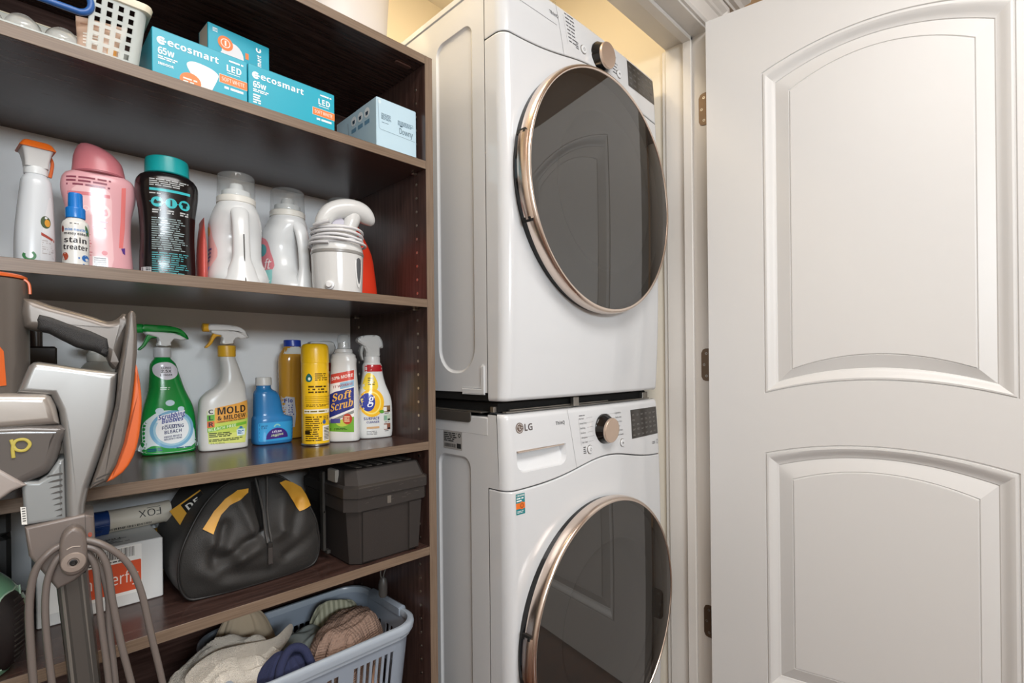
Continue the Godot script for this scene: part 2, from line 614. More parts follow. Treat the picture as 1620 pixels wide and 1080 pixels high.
# ---- the open door leaf -----------------------------------------------------------------------------------------------
func door_leaf() -> void:
	# built with x along the leaf from the hinges, y up, z out of the face that looks into the opening
	var d := Node3D.new()
	d.name = "door_1"
	d.position = V(1.476, 0.0, -0.655)
	var dir := Vector3(0.163, 0, 0.9866).normalized()
	d.basis = Basis(dir, Vector3.UP, dir.cross(Vector3.UP))
	add_child(d)
	struct(d)
	d.set_meta("label", "white painted door leaf with two arched raised panels, standing open at the right jamb")
	var w := 0.806
	var y0 := 0.012
	var y1 := 2.098
	var pans := [[0.147, 0.657, 1.012, 0.037, 1.899, 0.053], [0.147, 0.657, 0.205, 0.0, 0.849, 0.038]]   # x0, x1, foot, its rise, head, its rise
	var arch := func(x: float, p: Array, k: int) -> float:
		var t: float = (x - (p[0] + p[1]) / 2) / ((p[1] - p[0]) / 2)
		return p[k] + p[k + 1] * (1.0 - t * t)
	var s := MB.new()
	var zf := func(x: float, y: float, l: float) -> Vector3: return Vector3(x, y, l)
	s.quad(V(0, y0, 0), V(0.147, y0, 0), V(0.147, y1, 0), V(0, y1, 0))
	s.quad(V(0.657, y0, 0), V(w, y0, 0), V(w, y1, 0), V(0.657, y1, 0))
	var n := 28
	for i in n:
		var xa := lerpf(0.147, 0.657, i / float(n))
		var xb := lerpf(0.147, 0.657, (i + 1.0) / n)
		s.quad(V(xa, y0, 0), V(xb, y0, 0), V(xb, arch.call(xb, pans[1], 2), 0), V(xa, arch.call(xa, pans[1], 2), 0))
		s.quad(V(xa, arch.call(xa, pans[1], 4), 0), V(xb, arch.call(xb, pans[1], 4), 0), V(xb, arch.call(xb, pans[0], 2), 0), V(xa, arch.call(xa, pans[0], 2), 0))
		s.quad(V(xa, arch.call(xa, pans[0], 4), 0), V(xb, arch.call(xb, pans[0], 4), 0), V(xb, y1, 0), V(xa, y1, 0))
	s.sheet()
	s.quad(V(0, y0, 0), V(0, y1, 0), V(0, y1, -0.036), V(0, y0, -0.036))
	s.quad(V(w, y0, 0), V(w, y1, 0), V(w, y1, -0.036), V(w, y0, -0.036))
	s.quad(V(0, y1, 0), V(w, y1, 0), V(w, y1, -0.036), V(0, y1, -0.036))
	s.quad(V(0, y0, 0), V(w, y0, 0), V(w, y0, -0.036), V(0, y0, -0.036))
	s.quad(V(0, y0, -0.036), V(w, y0, -0.036), V(w, y1, -0.036), V(0, y1, -0.036))
	s.sheet()
	put(s, "door_slab", M.door, d, 10.0)
	var prof := [[0.0, 0.0], [0.0015, -0.003], [0.003, -0.003], [0.0045, 0.0005], [0.009, 0.001], [0.013, -0.0005], [0.018, -0.0035], [0.023, -0.0075], [0.028, -0.0105], [0.032, -0.0115], [0.0335, -0.0135], [0.035, -0.0125], [0.066, -0.0035], [0.0675, -0.0055], [0.069, -0.003], [0.071, -0.0025]]
	for p in pans:
		var b := MB.new()
		for side in 4:
			var rows := []
			for q in prof:
				var r := PackedVector3Array()
				for i in n + 1:
					var t := i / float(n)
					var x := lerpf(p[0], p[1], t)
					var xi := lerpf(p[0] + q[0], p[1] - q[0], t)
					if side == 0: r.append(V(xi, arch.call(x, p, 2) + q[0], q[1]))
					elif side == 1: r.append(V(xi, arch.call(x, p, 4) - q[0], q[1]))
					else:
						var xs: float = p[0] + q[0] if side == 2 else p[1] - q[0]
						r.append(V(xs, lerpf(p[2] + q[0], p[4] - q[0], t), q[1]))
				rows.append(r)
			b.loft(rows, false, false)
		var wi: float = prof[-1][0]
		for i in n:
			var xa := lerpf(p[0], p[1], i / float(n)); var xb := lerpf(p[0], p[1], (i + 1.0) / n)
			var ia := lerpf(p[0] + wi, p[1] - wi, i / float(n)); var ib := lerpf(p[0] + wi, p[1] - wi, (i + 1.0) / n)
			b.quad(V(ia, arch.call(xa, p, 2) + wi, -0.0025), V(ib, arch.call(xb, p, 2) + wi, -0.0025), V(ib, arch.call(xb, p, 4) - wi, -0.0025), V(ia, arch.call(xa, p, 4) - wi, -0.0025))
		b.sheet()
		put(b, "door_panel", M.door, d, 24.0)
	# hinge leaves let into the jamb
	for y in [1.867, 1.093, 0.316]:
		var hb := MB.new()
		# outline in (depth towards the hall, height), laid on the jamb face
		hb.xf = d.transform.affine_inverse() * Transform3D(Basis(V(0, 0, 1), V(0, 1, 0), V(-1, 0, 0)), V(1.5199, y, -0.6975))
		hb.prism(P([0.035, -0.049, 0.035, 0.049, 0.013, 0.049, 0.005, 0.046, 0.0, 0.036, 0.0, -0.036, 0.005, -0.046, 0.013, -0.049]), 0.0, 0.0022, 0.0006)
		var hi := put(hb, "hinge", M.bronze, d, 25.0)
		for q in [[0.016, 0.034], [0.009, 0.0], [0.016, -0.034]]:
			var sc := MB.new()
			sc.xf = hb.xf * Transform3D(Basis(V(1, 0, 0), V(0, 0, 1), V(0, -1, 0)), V(q[0], q[1], 0.0018))
			sc.lathe([[0.004, 0.0], [0.004, 0.0008], [0.0018, 0.0008], [0.0015, 0.0]], 12)
			put(sc, "screw", M.steel, hi)
		var kn := MB.new()
		kn.xf = d.transform.affine_inverse() * Transform3D(Basis(), V(1.5165, y - 0.049, -0.660))
		kn.lathe([[0.004, -0.004], [0.006, 0.0], [0.006, 0.098], [0.004, 0.102]], 14)
		put(kn, "hinge_pin", M.bronze, hi)

# ---- shelving unit ----------------------------------------------------------------------------------------------------
func shelving() -> void:
	var u := thing("shelving_unit", "tall dark brown open shelving unit with supplies on its shelves", "shelving unit", V(0.26, 0, -1.16))
	var o := -u.position
	var x0 := -0.22
	var x1 := 0.7243
	var zf := -0.9754
	var zb := -1.3435
	var edge := func(a: Vector3, b: Vector3, up: bool, host: Node3D) -> void:
		var e := MB.new()
		e.box(a + o, b + o, 0.0006)
		put(e, "lit_edge_band", M.lit_edge_band_up if up else M.lit_edge_band, host)
	for q in [[x0, x0 + 0.0203], [x1 - 0.0203, x1]]:
		var s := MB.new()
		s.box(V(q[0], 0.0, zb) + o, V(q[1], 1.815, zf - 0.0008) + o, 0.0008)
		var p := put(s, "side_panel", M.espresso_up, u)
		edge.call(V(q[0], 0.0, zf - 0.001), V(q[1], 1.8155, zf), true, p)
		var right: bool = q[0] > 0.3
		var hb := MB.new()
		for zz in [zf - 0.039, zb + 0.05]:
			for i in 46:
				var y := 0.31 + i * 0.032
				hb.xf = Transform3D(Basis(V(0, 0, 1), V(-1, 0, 0) if right else V(1, 0, 0), V(0, -1, 0)), V(q[0] if right else q[1], y, zz) + o)
				hb.lathe([[0.0034, 0.0], [0.0034, 0.0006], [0.0022, 0.0004]], 10)
		var hm := put(hb, "pin_holes", M.nickel, p)
		hm.set_meta("kind", "stuff")
	for i in 6:
		var top: float = 1.815 if i == 5 else SHELF_TOPS[i]
		var s := MB.new()
		s.box(V(x0 + 0.0206, top - 0.019, zb) + o, V(x1 - 0.0206, top, zf - 0.0008) + o, 0.0006)
		var p := put(s, "shelf_board", M.espresso, u)
		edge.call(V(x0 + 0.0206, top - 0.019, zf - 0.001), V(x1 - 0.0206, top, zf), false, p)
		if i < 4:
			for zz in [zf - 0.039, zb + 0.05]:
				var pin := MB.new()
				pin.box(V(x1 - 0.032, top - 0.0235, zz - 0.004) + o, V(x1 - 0.0204, top - 0.0192, zz + 0.004) + o, 0.0008)
				put(pin, "shelf_pin", M.nickel, p)
	for q in [[SHELF_TOPS[0] + 0.0006, 1.7954], [SHELF_TOPS[4] + 0.0006, SHELF_TOPS[3] - 0.0196]]:      # a dark sheet closes the back of the top and the lowest compartment
		var bk := MB.new()
		bk.box(V(x0 + 0.0206, q[0], zb) + o, V(x1 - 0.0206, q[1], zb + 0.006) + o, 0.0006)
		put(bk, "dark_back_sheet", M.espresso, u)
	var cap := MB.new()       # cover of the cam fitting under the top board
	cap.xf = Transform3D(Basis(V(1, 0, 0), V(0, 0, 1), V(0, -1, 0)), V(0.668, 1.7958, -1.012) + o)
	cap.prism(rrect(-0.021, -0.006, 0.021, 0.006, 0.0058), 0.0, 0.003, 0.001)
	put(cap, "fitting_cover", gloss("5a3d33", 0.4), u)
	var kick := MB.new()
	kick.box(V(x0 + 0.0206, 0.0, zf - 0.06) + o, V(x1 - 0.0206, 0.2205, zf - 0.04) + o, 0.001)
	put(kick, "kick_board", M.espresso, u)

# ---- washer and dryer -------------------------------------------------------------------------------------------------
class Front:      # the gently bowed front of a machine; x from its middle, y from its foot, z from the cabinet's front edge
	var h: float
	var hw := 0.343
	func _init(height: float) -> void: h = height
	func z(x: float, y: float) -> float:
		var a := absf(x)
		var t := clampf(y / h, 0.0, 1.0)
		var bulge := 0.014 * (1.0 - pow(absf(2.0 * t - 1.0), 3.0))
		if a <= 0.318: return 0.055 + 0.008 * (1.0 - pow(a / 0.318, 2.0)) + bulge
		var q := clampf((a - 0.318) / 0.025, 0.0, 1.0)
		var s := 0.03 + 0.025 * sqrt(1.0 - q * q)
		return s + bulge * s / 0.055
	func at(x: float, y: float, l: float) -> Vector3:
		return Vector3(x, y, z(x, y) + l)

func bow_xs() -> Array:
	var o := []
	for i in 9: o.append(-0.318 - 0.025 * cos(deg_to_rad(i * 90.0 / 8)))
	for i in range(1, 25): o.append(lerpf(-0.318, 0.318, i / 24.0))
	for i in range(1, 9): o.append(0.318 + 0.025 * sin(deg_to_rad(i * 90.0 / 8)))
	return o

# a piece of the front between two heights that may vary with x; soft = how far the upper / lower edge is rounded back
func bow(b: MB, f: Front, xs: Array, lo: Callable, hi: Callable, soft_lo: float, soft_hi: float, wrap: bool, rows := 18) -> void:
	var cols := []
	if wrap: cols.append([-0.343, -1.0])
	for x in xs: cols.append([x, 0.0])
	if wrap: cols.append([0.343, -1.0])
	var lines := []
	var steps := []
	for k in 5: steps.append([0.0, soft_lo * (1.0 - sin(deg_to_rad(k * 22.5))), soft_lo * (1.0 - cos(deg_to_rad(k * 22.5)))])
	for k in range(1, rows): steps.append([k / float(rows), 0.0, 0.0])
	for k in 5: steps.append([1.0, soft_hi * (1.0 - cos(deg_to_rad(k * 22.5))), -soft_hi * (1.0 - sin(deg_to_rad(k * 22.5)))])
	for si in steps.size():
		var s: Array = steps[si]
		var r := PackedVector3Array()
		for q in cols:
			var x: float = q[0]
			var a: float = lo.call(x); var e: float = hi.call(x)
			var y: float
			var back: float
			if si < 5:
				y = a + s[2]; back = s[1]
			elif si >= steps.size() - 5:
				y = e + s[2]; back = s[1]
			else:
				y = lerpf(a + soft_lo, e - soft_hi, s[0]); back = 0.0
			var z := 0.002 if q[1] < 0.0 else f.z(x, y)
			var edge := clampf((0.343 - absf(x)) / 0.03, 0.0, 1.0)
			r.append(Vector3(x * (1.0 - back * 0.4 / 0.343), y, z - back * (0.3 + 0.7 * edge) if q[1] >= 0.0 else z))
		lines.append(r)
	b.loft(lines, false, false)

func side_recess(b: MB, x: float, z0: float, z1: float, y0: float, y1: float, ra: float, rb: float, zz0: float, zz1: float, yy0: float, yy1: float) -> void:
	# a flat side at x with a pressed-in panel: z0..z1, y0..y1, corner radii ra (foot) and rb (head)
	var lp := func(i: float) -> Array:
		var o := []
		for q in [[z1 - rb, y1 - rb, 0, rb], [z0 + rb, y1 - rb, 90, rb], [z0 + ra, y0 + ra, 180, ra], [z1 - ra, y0 + ra, 270, ra]]:
			for k in 9:
				var t := deg_to_rad(q[2] + 90.0 * k / 8)
				o.append(Vector2(q[0] + (q[3] - i) * cos(t), q[1] + (q[3] - i) * sin(t)))
		return o
	var a: Array = lp.call(0.0)
	var on := func(zz: float, y: float, l: float) -> Vector3: return Vector3(x + l, y, zz)
	# upper part: loop points 0..17, lower part: 18..35
	var up := PackedVector2Array([Vector2(zz1, a[0].y)])
	for k in 18: up.append(a[k])
	up.append_array([Vector2(zz0, a[17].y), Vector2(zz0, yy1), Vector2(zz1, yy1)])
	b.patch(up, on, 0.0, 9.0)
	var dn := PackedVector2Array([Vector2(zz0, a[17].y), a[17]])
	for k in range(18, 36): dn.append(a[k])
	dn.append_array([a[0], Vector2(zz1, a[0].y), Vector2(zz1, yy0), Vector2(zz0, yy0)])
	b.patch(dn, on, 0.0, 9.0)
	var rings := []
	for q in [[0.0, 0.0], [0.0015, 0.0004], [0.004, 0.003], [0.007, 0.0048], [0.009, 0.005]]:
		var r := PackedVector3Array()
		for p in lp.call(q[0]): r.append(Vector3(x + q[1], p.y, p.x))
		rings.append(r)
	b.loft(rings, false)
	var m := Vector3.ZERO
	var last: PackedVector3Array = rings[-1]
	for p in last: m += p / last.size()
	for k in last.size(): b.tri(m, last[k], last[(k + 1) % last.size()])
	b.sheet()

func port(t: Node3D, cy: float, grip0: float, grip1: float) -> void:
	# the round door: gasket, rose gold ring, smoked glass with the bowl behind it, grip on the left
	var c := Vector3(-0.012, cy, 0.0)
	var xf := Transform3D(Basis(Vector3(1, 0, 0), Vector3(0, 0, 1), Vector3(0, -1, 0)), c)
	var g := MB.new()
	g.xf = xf
	g.lathe([[0.30, 0.05], [0.3085, 0.05], [0.3095, 0.082], [0.309, 0.094], [0.30, 0.094]], 96, false)
	var d := put(g, "door", M.black_gloss, t)
	var r := MB.new()
	r.xf = xf
	r.lathe([[0.302, 0.086], [0.3125, 0.088], [0.3145, 0.094], [0.3145, 0.108], [0.3125, 0.116], [0.3095, 0.1195], [0.3065, 0.1202], [0.3035, 0.1192], [0.3025, 0.117]], 128, false)
	put(r, "door_ring", M.rose_gold, d)
	var gl := MB.new()
	gl.xf = xf
	var prof := []
	for k in 15: prof.append([0.3028 * k / 14.0 + 0.00001, 0.1178 + 0.0035 * (1.0 - pow(k / 14.0, 2.0))])
	gl.lathe(prof, 96, false)
	put(gl, "door_glass", M.door_glass, d)
	var bo := MB.new()
	bo.xf = xf
	bo.lathe([[0.0001, 0.084], [0.10, 0.083], [0.16, 0.084], [0.182, 0.090], [0.196, 0.106], [0.205, 0.111], [0.215, 0.108], [0.232, 0.098], [0.26, 0.092], [0.302, 0.090]], 72, false)
	put(bo, "inner_bowl", M.bowl, d)
	# grip: a length of the ring's wall that stands out, between two notches
	var gr := MB.new()
	var rings := []
	for i in 21:
		var y := lerpf(grip0, grip1, i / 20.0)
		var a := PI - asin(clampf(y / 0.3145, -1.0, 1.0))
		var o := PackedVector3Array()
		for q in [[0.3142, 0.089], [0.3195, 0.091], [0.3205, 0.098], [0.3195, 0.108], [0.3142, 0.1145]]:
			o.append(c + Vector3(cos(a) * q[0], sin(a) * q[0], q[1]))
		rings.append(o)
	gr.loft(rings)
	put(gr, "door_grip", M.rose_gold, d)
	for y in [grip0, grip1]:
		var no := MB.new()
		var a := PI - asin(y / 0.3145)
		no.xf = Transform3D(Basis(Vector3(0, 0, 1), a), c + Vector3(cos(a) * 0.3165, sin(a) * 0.3165, 0.0))
		no.box(V(-0.003, -0.006, 0.084), V(0.0035, 0.006, 0.109), 0.001)
		put(no, "grip_notch", M.gap, d)

func dial(t: Node3D, f: Front, x: float, y: float) -> void:
	var tilt := atan((f.z(x, y + 0.01) - f.z(x, y - 0.01)) / 0.02)
	var xf := Transform3D(Basis(Vector3(1, 0, 0), PI / 2 - tilt), f.at(x, y, 0.0))
	var k := MB.new()
	k.xf = xf
	k.lathe([[0.042, -0.004], [0.0422, 0.001], [0.0405, 0.0025], [0.0335, 0.018], [0.033, 0.020], [0.001, 0.020]], 56)
	var d := put(k, "dial", M.black_gloss, t)
	var cp := MB.new()
	cp.xf = xf
	cp.lathe([[0.0325, 0.0195], [0.0335, 0.0215], [0.0335, 0.0255], [0.0322, 0.0272], [0.0305, 0.0275], [0.0002, 0.0268]], 56)
	put(cp, "dial_cap", M.gold_face, d)

func push_button(t: Node3D, f: Front, x: float, y: float, play: bool) -> void:
	var xf := Transform3D(Basis(Vector3(1, 0, 0), PI / 2), f.at(x, y, 0.0))
	var b := MB.new()
	b.xf = xf
	b.lathe([[0.0118, -0.002], [0.0118, 0.0012], [0.0108, 0.0014]], 32)
	var rim := put(b, "button", M.steel, t)
	var c := MB.new()
	c.xf = xf
	c.lathe([[0.0104, -0.001], [0.0104, 0.0026], [0.0096, 0.0036], [0.0002, 0.0040]], 32)
	put(c, "button_cap", M.white_gloss, rim)
	var s := MB.new()
	s.ink("3c3c3e")
	var on := func(u: float, w: float, l: float) -> Vector3: return f.at(x, y, 0.0) + Vector3(u, w, 0.0042 + l)
	if play:
		s.patch(P([-0.0035, -0.0035, 0.001, 0, -0.0035, 0.0035]), on)
		s.bar(0.0018, -0.0035, 0.0028, 0.0035, on)
	else:
		s.arc(0, 0, 0.0032, 0.0040, 120, 420, on, 0.0003, 16)
		s.bar(-0.0004, 0.0012, 0.0004, 0.005, on)
	put(s, "button_mark", M.print, rim)

func cabinet(t: Node3D, h: float, recess: Array, deep := 0.70) -> MeshInstance3D:
	var b := MB.new()
	b.quad(V(0.343, 0.02, 0), V(0.343, 0.02, -deep), V(0.343, h - 0.022, -deep), V(0.343, h - 0.022, 0))
	b.quad(V(-0.343, 0.02, -deep), V(0.343, 0.02, -deep), V(0.343, h - 0.022, -deep), V(-0.343, h - 0.022, -deep))
	b.quad(V(-0.343, 0.02, -deep), V(0.343, 0.02, -deep), V(0.343, 0.02, 0), V(-0.343, 0.02, 0))
	b.quad(V(-0.338, 0.02, 0.0), V(0.338, 0.02, 0.0), V(0.338, h - 0.022, 0.0), V(-0.338, h - 0.022, 0.0))
	b.sheet()
	side_recess(b, -0.343, recess[0], recess[1], recess[2], recess[3], recess[4], recess[5], -deep, 0.0, 0.02, h - 0.022)
	return put(b, "cabinet", M.white_steel, t, 30.0)

func bump(x: float, rise: float) -> float:
	return rise * exp(-pow(x / 0.17, 2.0))

func appliances() -> void:
	# ---------------- washer
	var h := 0.988
	var t := thing("washing_machine", "white front load washer with smoked round door, under the dryer", "washer", V(1.146, 0, -0.881))
	var f := Front.new(h)
	var xs := bow_xs()
	cabinet(t, h, [-0.19, -0.062, 0.08, 0.878, 0.03, 0.03])
	var lid := MB.new()
	lid.box(V(-0.3435, h - 0.055, -0.70), V(0.3435, h - 0.010, 0.001), 0.003)
	put(lid, "lid", M.white_steel, t)
	var seam := func(x: float) -> float: return 0.813 + bump(x - 0.03, 0.036)
	var body := MB.new()
	bow(body, f, xs, func(_x): return 0.03, func(x): return seam.call(x) - 0.0012, 0.012, 0.004, true, 30)
	put(body, "front_panel", M.white_steel, t, 50.0)
	var top := func(_x: float) -> float: return h - 0.002
	var low := func(x: float) -> float: return seam.call(x) + 0.0012
	var cp := MB.new()
	# control panel: a window is left for the drawer's finger pocket
	var wx0 := -0.3165
	var wx1 := -0.132
	var wy0: float = h - 0.143
	var wy1: float = h - 0.08
	var xl := []; var xm := []; var xr := []
	for x in xs:
		if x < wx0 - 0.002: xl.append(x)
		elif x > wx0 + 0.002 and x < wx1 - 0.002: xm.append(x)
		elif x > wx1 + 0.002: xr.append(x)
	xl.append(wx0); xm.push_front(wx0); xm.append(wx1); xr.push_front(wx1)
	bow(cp, f, xl, low, top, 0.003, 0.012, false, 10)
	bow(cp, f, xr, low, top, 0.003, 0.012, false, 10)
	bow(cp, f, xm, low, func(_x): return wy0, 0.003, 0.0, false, 6)
	bow(cp, f, xm, func(_x): return wy1, top, 0.0, 0.012, false, 6)
	for sx in [-1.0, 1.0]:
		cp.quad(V(sx * 0.343, 0.815, 0.0), V(sx * 0.343, 0.815, f.z(0.343, 0.815)), V(sx * 0.343, h - 0.004, f.z(0.343, h - 0.004) - 0.002), V(sx * 0.343, h - 0.004, 0.0))
	cp.quad(V(-0.34, h - 0.002, 0.0), V(0.34, h - 0.002, 0.0), V(0.32, h - 0.002, 0.046), V(-0.32, h - 0.002, 0.046))
	cp.sheet()
	var pocket := func(i: float) -> Array:
		var o := []
		var x0 := -0.312 + i; var x1 := -0.142 - i; var y0: float = h - 0.137 + i; var y1: float = h - 0.086 - i * 0.2
		for q in [[x1 - 0.002, y1 - 0.002, 0, 0.002], [x0 + 0.002, y1 - 0.002, 90, 0.002], [x0 + 0.024, y0 + 0.024, 180, 0.024], [x1 - 0.024, y0 + 0.024, 270, 0.024]]:
			for k in 7: o.append(Vector2(q[0] + q[3] * cos(deg_to_rad(q[2] + 15.0 * k)), q[1] + q[3] * sin(deg_to_rad(q[2] + 15.0 * k))))
		return o
	var a: Array = pocket.call(0.0)
	var up := PackedVector2Array([Vector2(wx1, a[0].y)])
	for k in 14: up.append(a[k])
	up.append_array([Vector2(wx0, a[13].y), Vector2(wx0, wy1), Vector2(wx1, wy1)])
	cp.patch(up, f.at, 0.0, 0.012)
	var dn := PackedVector2Array([Vector2(wx0, a[13].y), a[13]])
	for k in range(14, 28): dn.append(a[k])
	dn.append_array([a[0], Vector2(wx1, a[0].y), Vector2(wx1, wy0), Vector2(wx0, wy0)])
	cp.patch(dn, f.at, 0.0, 0.012)
	put(cp, "control_panel", M.white_steel, t, 50.0)
	var dr := MB.new()
	var rings := []
	for q in [[0.0, 0.0], [0.001, 0.001], [0.003, 0.006]]:
		var r := PackedVector3Array()
		for p in pocket.call(q[0]):
			var deep: float = q[1] + clampf((p.y - (h - 0.137)) / 0.051, 0.0, 1.0) * q[1] * 3.0
			r.append(f.at(p.x, p.y, -deep))
		rings.append(r)
	dr.loft(rings, false)
	var m := Vector3.ZERO
	for p in rings[-1]: m += p / 28.0
	m.z -= 0.006
	for k in 28: dr.tri(m, rings[-1][k], rings[-1][(k + 1) % 28])
	dr.sheet()
	var drawer := put(dr, "detergent_drawer", M.white_gloss, t, 40.0)
	var dl := MB.new()
	dl.box(V(-0.31, h - 0.0905, f.z(-0.2, 0.9) - 0.012), V(-0.144, h - 0.086, f.z(-0.2, 0.9) - 0.001), 0.001)
	put(dl, "drawer_lip", M.rose_gold, drawer)
	var ln := MB.new()
	ln.ink("6e6e70")
	ln.line(Vector2(-0.1285, h - 0.004), Vector2(-0.104, seam.call(-0.104) + 0.001), 0.0009, f.at, 0.0002)
	put(ln, "drawer_seam", M.print, drawer)
	port(t, h - 0.112 - 0.4535 + 0.011 - 0.0, -0.035, 0.062)
	dial(t, f, 0.024, h - 0.067)
	push_button(t, f, -0.046, h - 0.1135, false)
	push_button(t, f, 0.109, h - 0.1135, true)
	# print on the panel
	var k := MB.new()
	k.ink("4a4a4c")
	var rows := ["Normal", "Heavy Duty", "Bedding", "Sanitary", "Allergiene", "Tub Clean"]
	for i in 6:
		var y: float = h - 0.033 - i * 0.0123
		k.word(rows[i], -0.084 + i * 0.0011, y, 0.0042, 0.0, f.at, plain_font)
		k.line(Vector2(-0.054 + i * 0.001, y + 0.002), Vector2(-0.028 if i == 0 or i == 5 else -0.022 - 0.004 * (1.0 - absf(i - 2.5) / 2.5), y + 0.003), 0.0004, f.at)
	k.fine(-0.084, h - 0.0255, 0.028, 0.0045, 1, f.at, 3)
	k.line(Vector2(-0.087, h - 0.03), Vector2(-0.081, h - 0.1), 0.0004, f.at)
	rows = ["Bright Whites", "Delicates", "Perm. Press", "Towels", "Speed Wash", "Downloaded"]
	for i in 6:
		k.word(rows[i], 0.080 + i * 0.0012, h - 0.030 - i * 0.0123, 0.0042, 0.031 - 0.012 * (1 if i == 3 else 0), f.at, plain_font)
		k.line(Vector2(0.05 + 0.012 * (1.0 - absf(i - 2.5) / 2.5), h - 0.028 - i * 0.0123), Vector2(0.078, h - 0.028 - i * 0.0123), 0.0004, f.at)
	k.fine(-0.073, h - 0.123, 0.012, 0.02, 4, f.at, 8)
	k.fine(0.283, h - 0.139, 0.022, 0.009, 2, f.at, 5)
	k.arc(0.3145, h - 0.133, 0.0035, 0.0048, 0, 360, f.at, 0.0003, 14, 1.5)
	k.word("ThinQ", -0.176, h - 0.038, 0.0085, 0.034, f.at, bold)
	k.ink("6a5a52")
	k.disc(-0.2985, h - 0.0345, 0.0125, 0.0125, f.at, 0.0003, 28)
	k.ink("d8d6d4")
	k.arc(-0.2985, h - 0.0345, 0.0088, 0.0099, 20, 340, f.at, 0.0006, 24)
	k.bar(-0.2995, h - 0.039, -0.2983, h - 0.030, f.at, 0.0006)
	k.bar(-0.2995, h - 0.039, -0.2945, h - 0.0378, f.at, 0.0006)
	k.bar(-0.2945, h - 0.0350, -0.2885, h - 0.0338, f.at, 0.0006)
	k.disc(-0.3035, h - 0.0315, 0.0013, 0.0013, f.at, 0.0006, 10)
	k.ink("5c5453")
	k.word("LG", -0.283, h - 0.0425, 0.0165, 0.026, f.at, bold)
	put(k, "panel_print", M.print, t)
	var ds := MB.new()
	ds.patch(rrect(0.163, h - 0.109, 0.321, h - 0.025, 0.002), f.at, 0.0006, 0.02)
	var disp := put(ds, "display", M.display, t)
	var dt := MB.new()
	dt.ink("85837f")
	for q in [[0.172, 0.040, 4], [0.172, 0.055, 5], [0.172, 0.068, 7], [0.172, 0.082, 3], [0.172, 0.098, 9]]:
		for c in 6:
			if c == 1 and q[2] == 5: continue
			dt.fine(0.170 + c * 0.025, h - q[1] - 0.004, 0.015, 0.006, 2, f.at, q[2] * 7 + c, 0.32, 0.001)
	put(dt, "display_print", M.print, disp)
	var st := MB.new()
	var sx := -0.3205
	var sy := h - 0.229
	st.ink("e8e4dc"); st.bar(sx - 0.0006, sy - 0.0006, sx + 0.0286, sy + 0.0476, f.at, 0.0003)
	st.ink("1f7f86"); st.bar(sx, sy, sx + 0.028, sy + 0.047, f.at, 0.0005)
	st.ink("e8742a"); st.bar(sx, sy + 0.013, sx + 0.028, sy + 0.026, f.at, 0.0007)
	st.disc(sx + 0.018, sy + 0.0195, 0.0085, 0.0085, f.at, 0.0009)
	st.ink("b35a22"); st.arc(sx + 0.018, sy + 0.0195, 0.003, 0.0062, 0, 360, f.at, 0.0011)
	st.ink("f2f2ee"); st.word("CERTIFIED", sx + 0.002, sy + 0.0405, 0.004, 0.024, f.at, bold, 0.0009)
	st.fine(sx + 0.002, sy + 0.028, 0.022, 0.011, 2, f.at, 4, 0.5, 0.0009)
	st.fine(sx + 0.003, sy + 0.003, 0.02, 0.006, 2, f.at, 6, 0.4, 0.0009)
	put(st, "sticker", M.print, t)
	var left := func(z: float, y: float, l: float) -> Vector3: return Vector3(-0.343 - l, y, z)
	var rl := MB.new()
	rl.ink("a09e9c"); rl.patch(rrect(-0.168, h - 0.098, -0.094, h - 0.052, 0.002), left, 0.0004, 0.03)
	rl.ink("2c2c2c"); rl.fine(-0.165, h - 0.080, 0.05, 0.024, 5, left, 14, 0.55, 0.0007)
	rl.bars(-0.163, h - 0.093, 0.045, 0.009, 26, left, 3, 0.0007)
	rl.arc(-0.104, h - 0.062, 0.003, 0.005, 0, 360, left, 0.0007, 16)
	rl.bar(-0.114, h - 0.094, -0.098, h - 0.082, left, 0.0007)
	put(rl, "rating_label", M.print, t)
	for fx in [-0.29, 0.29]:
		for fz in [-0.62, -0.04]:
			var ft := MB.new()
			ft.xf = Transform3D(Basis(), V(fx, 0, fz))
			ft.lathe([[0.022, 0.0], [0.022, 0.006], [0.009, 0.009], [0.009, 0.022]], 16)
			put(ft, "foot", M.black, t)

	# ---------------- stacking kit between the machines
	var y0 := 0.9785
	var kt := thing("stacking_kit", "metal stacking frame with clips, filling the dark gap between washer and dryer", "stacking kit", V(1.146, y0, -0.881))
	var pl := MB.new()
	pl.box(V(-0.325, 0.0102, -0.66), V(0.325, 0.0335, 0.018), 0.002)
	put(pl, "frame", M.gap, kt)
	var ra := MB.new()
	ra.box(V(-0.318, 0.0085, 0.022), V(0.318, 0.0125, 0.036), 0.001)
	ra.box(V(-0.300, 0.0125, 0.020), V(0.10, 0.0165, 0.030), 0.001)
	put(ra, "rail", M.steel, kt)
	for q in [[-0.336, 0.0, 0.034, 0.014], [-0.075, 0.030, 0.022, 0.024], [0.285, 0.02, 0.03, 0.02]]:
		var cl := MB.new()
		cl.box(V(q[0], 0.010, q[1]), V(q[0] + q[2], 0.010 + q[3], q[1] + 0.012), 0.001)
		put(cl, "clip", M.steel, kt)
	var sw := MB.new()
	sw.xf = Transform3D(Basis(Vector3(1, 0, 0), PI / 2), V(-0.315, 0.018, 0.012))
	sw.lathe([[0.0055, 0.0], [0.0055, 0.004], [0.004, 0.0055], [0.0002, 0.0055]], 14)
	put(sw, "screw", M.steel, kt)
	var sp := MB.new()
	sp.xf = Transform3D(Basis(Vector3(0, 0, 1), Vector3(0, 1, 0), Vector3(-1, 0, 0)), V(-0.3436, 0, 0))
	sp.prism(P([-0.60, -0.0165, -0.066, -0.0165, -0.0605, -0.0145, -0.058, -0.010, -0.058, 0.008, -0.60, 0.008]), 0.0, 0.003, 0.0006)
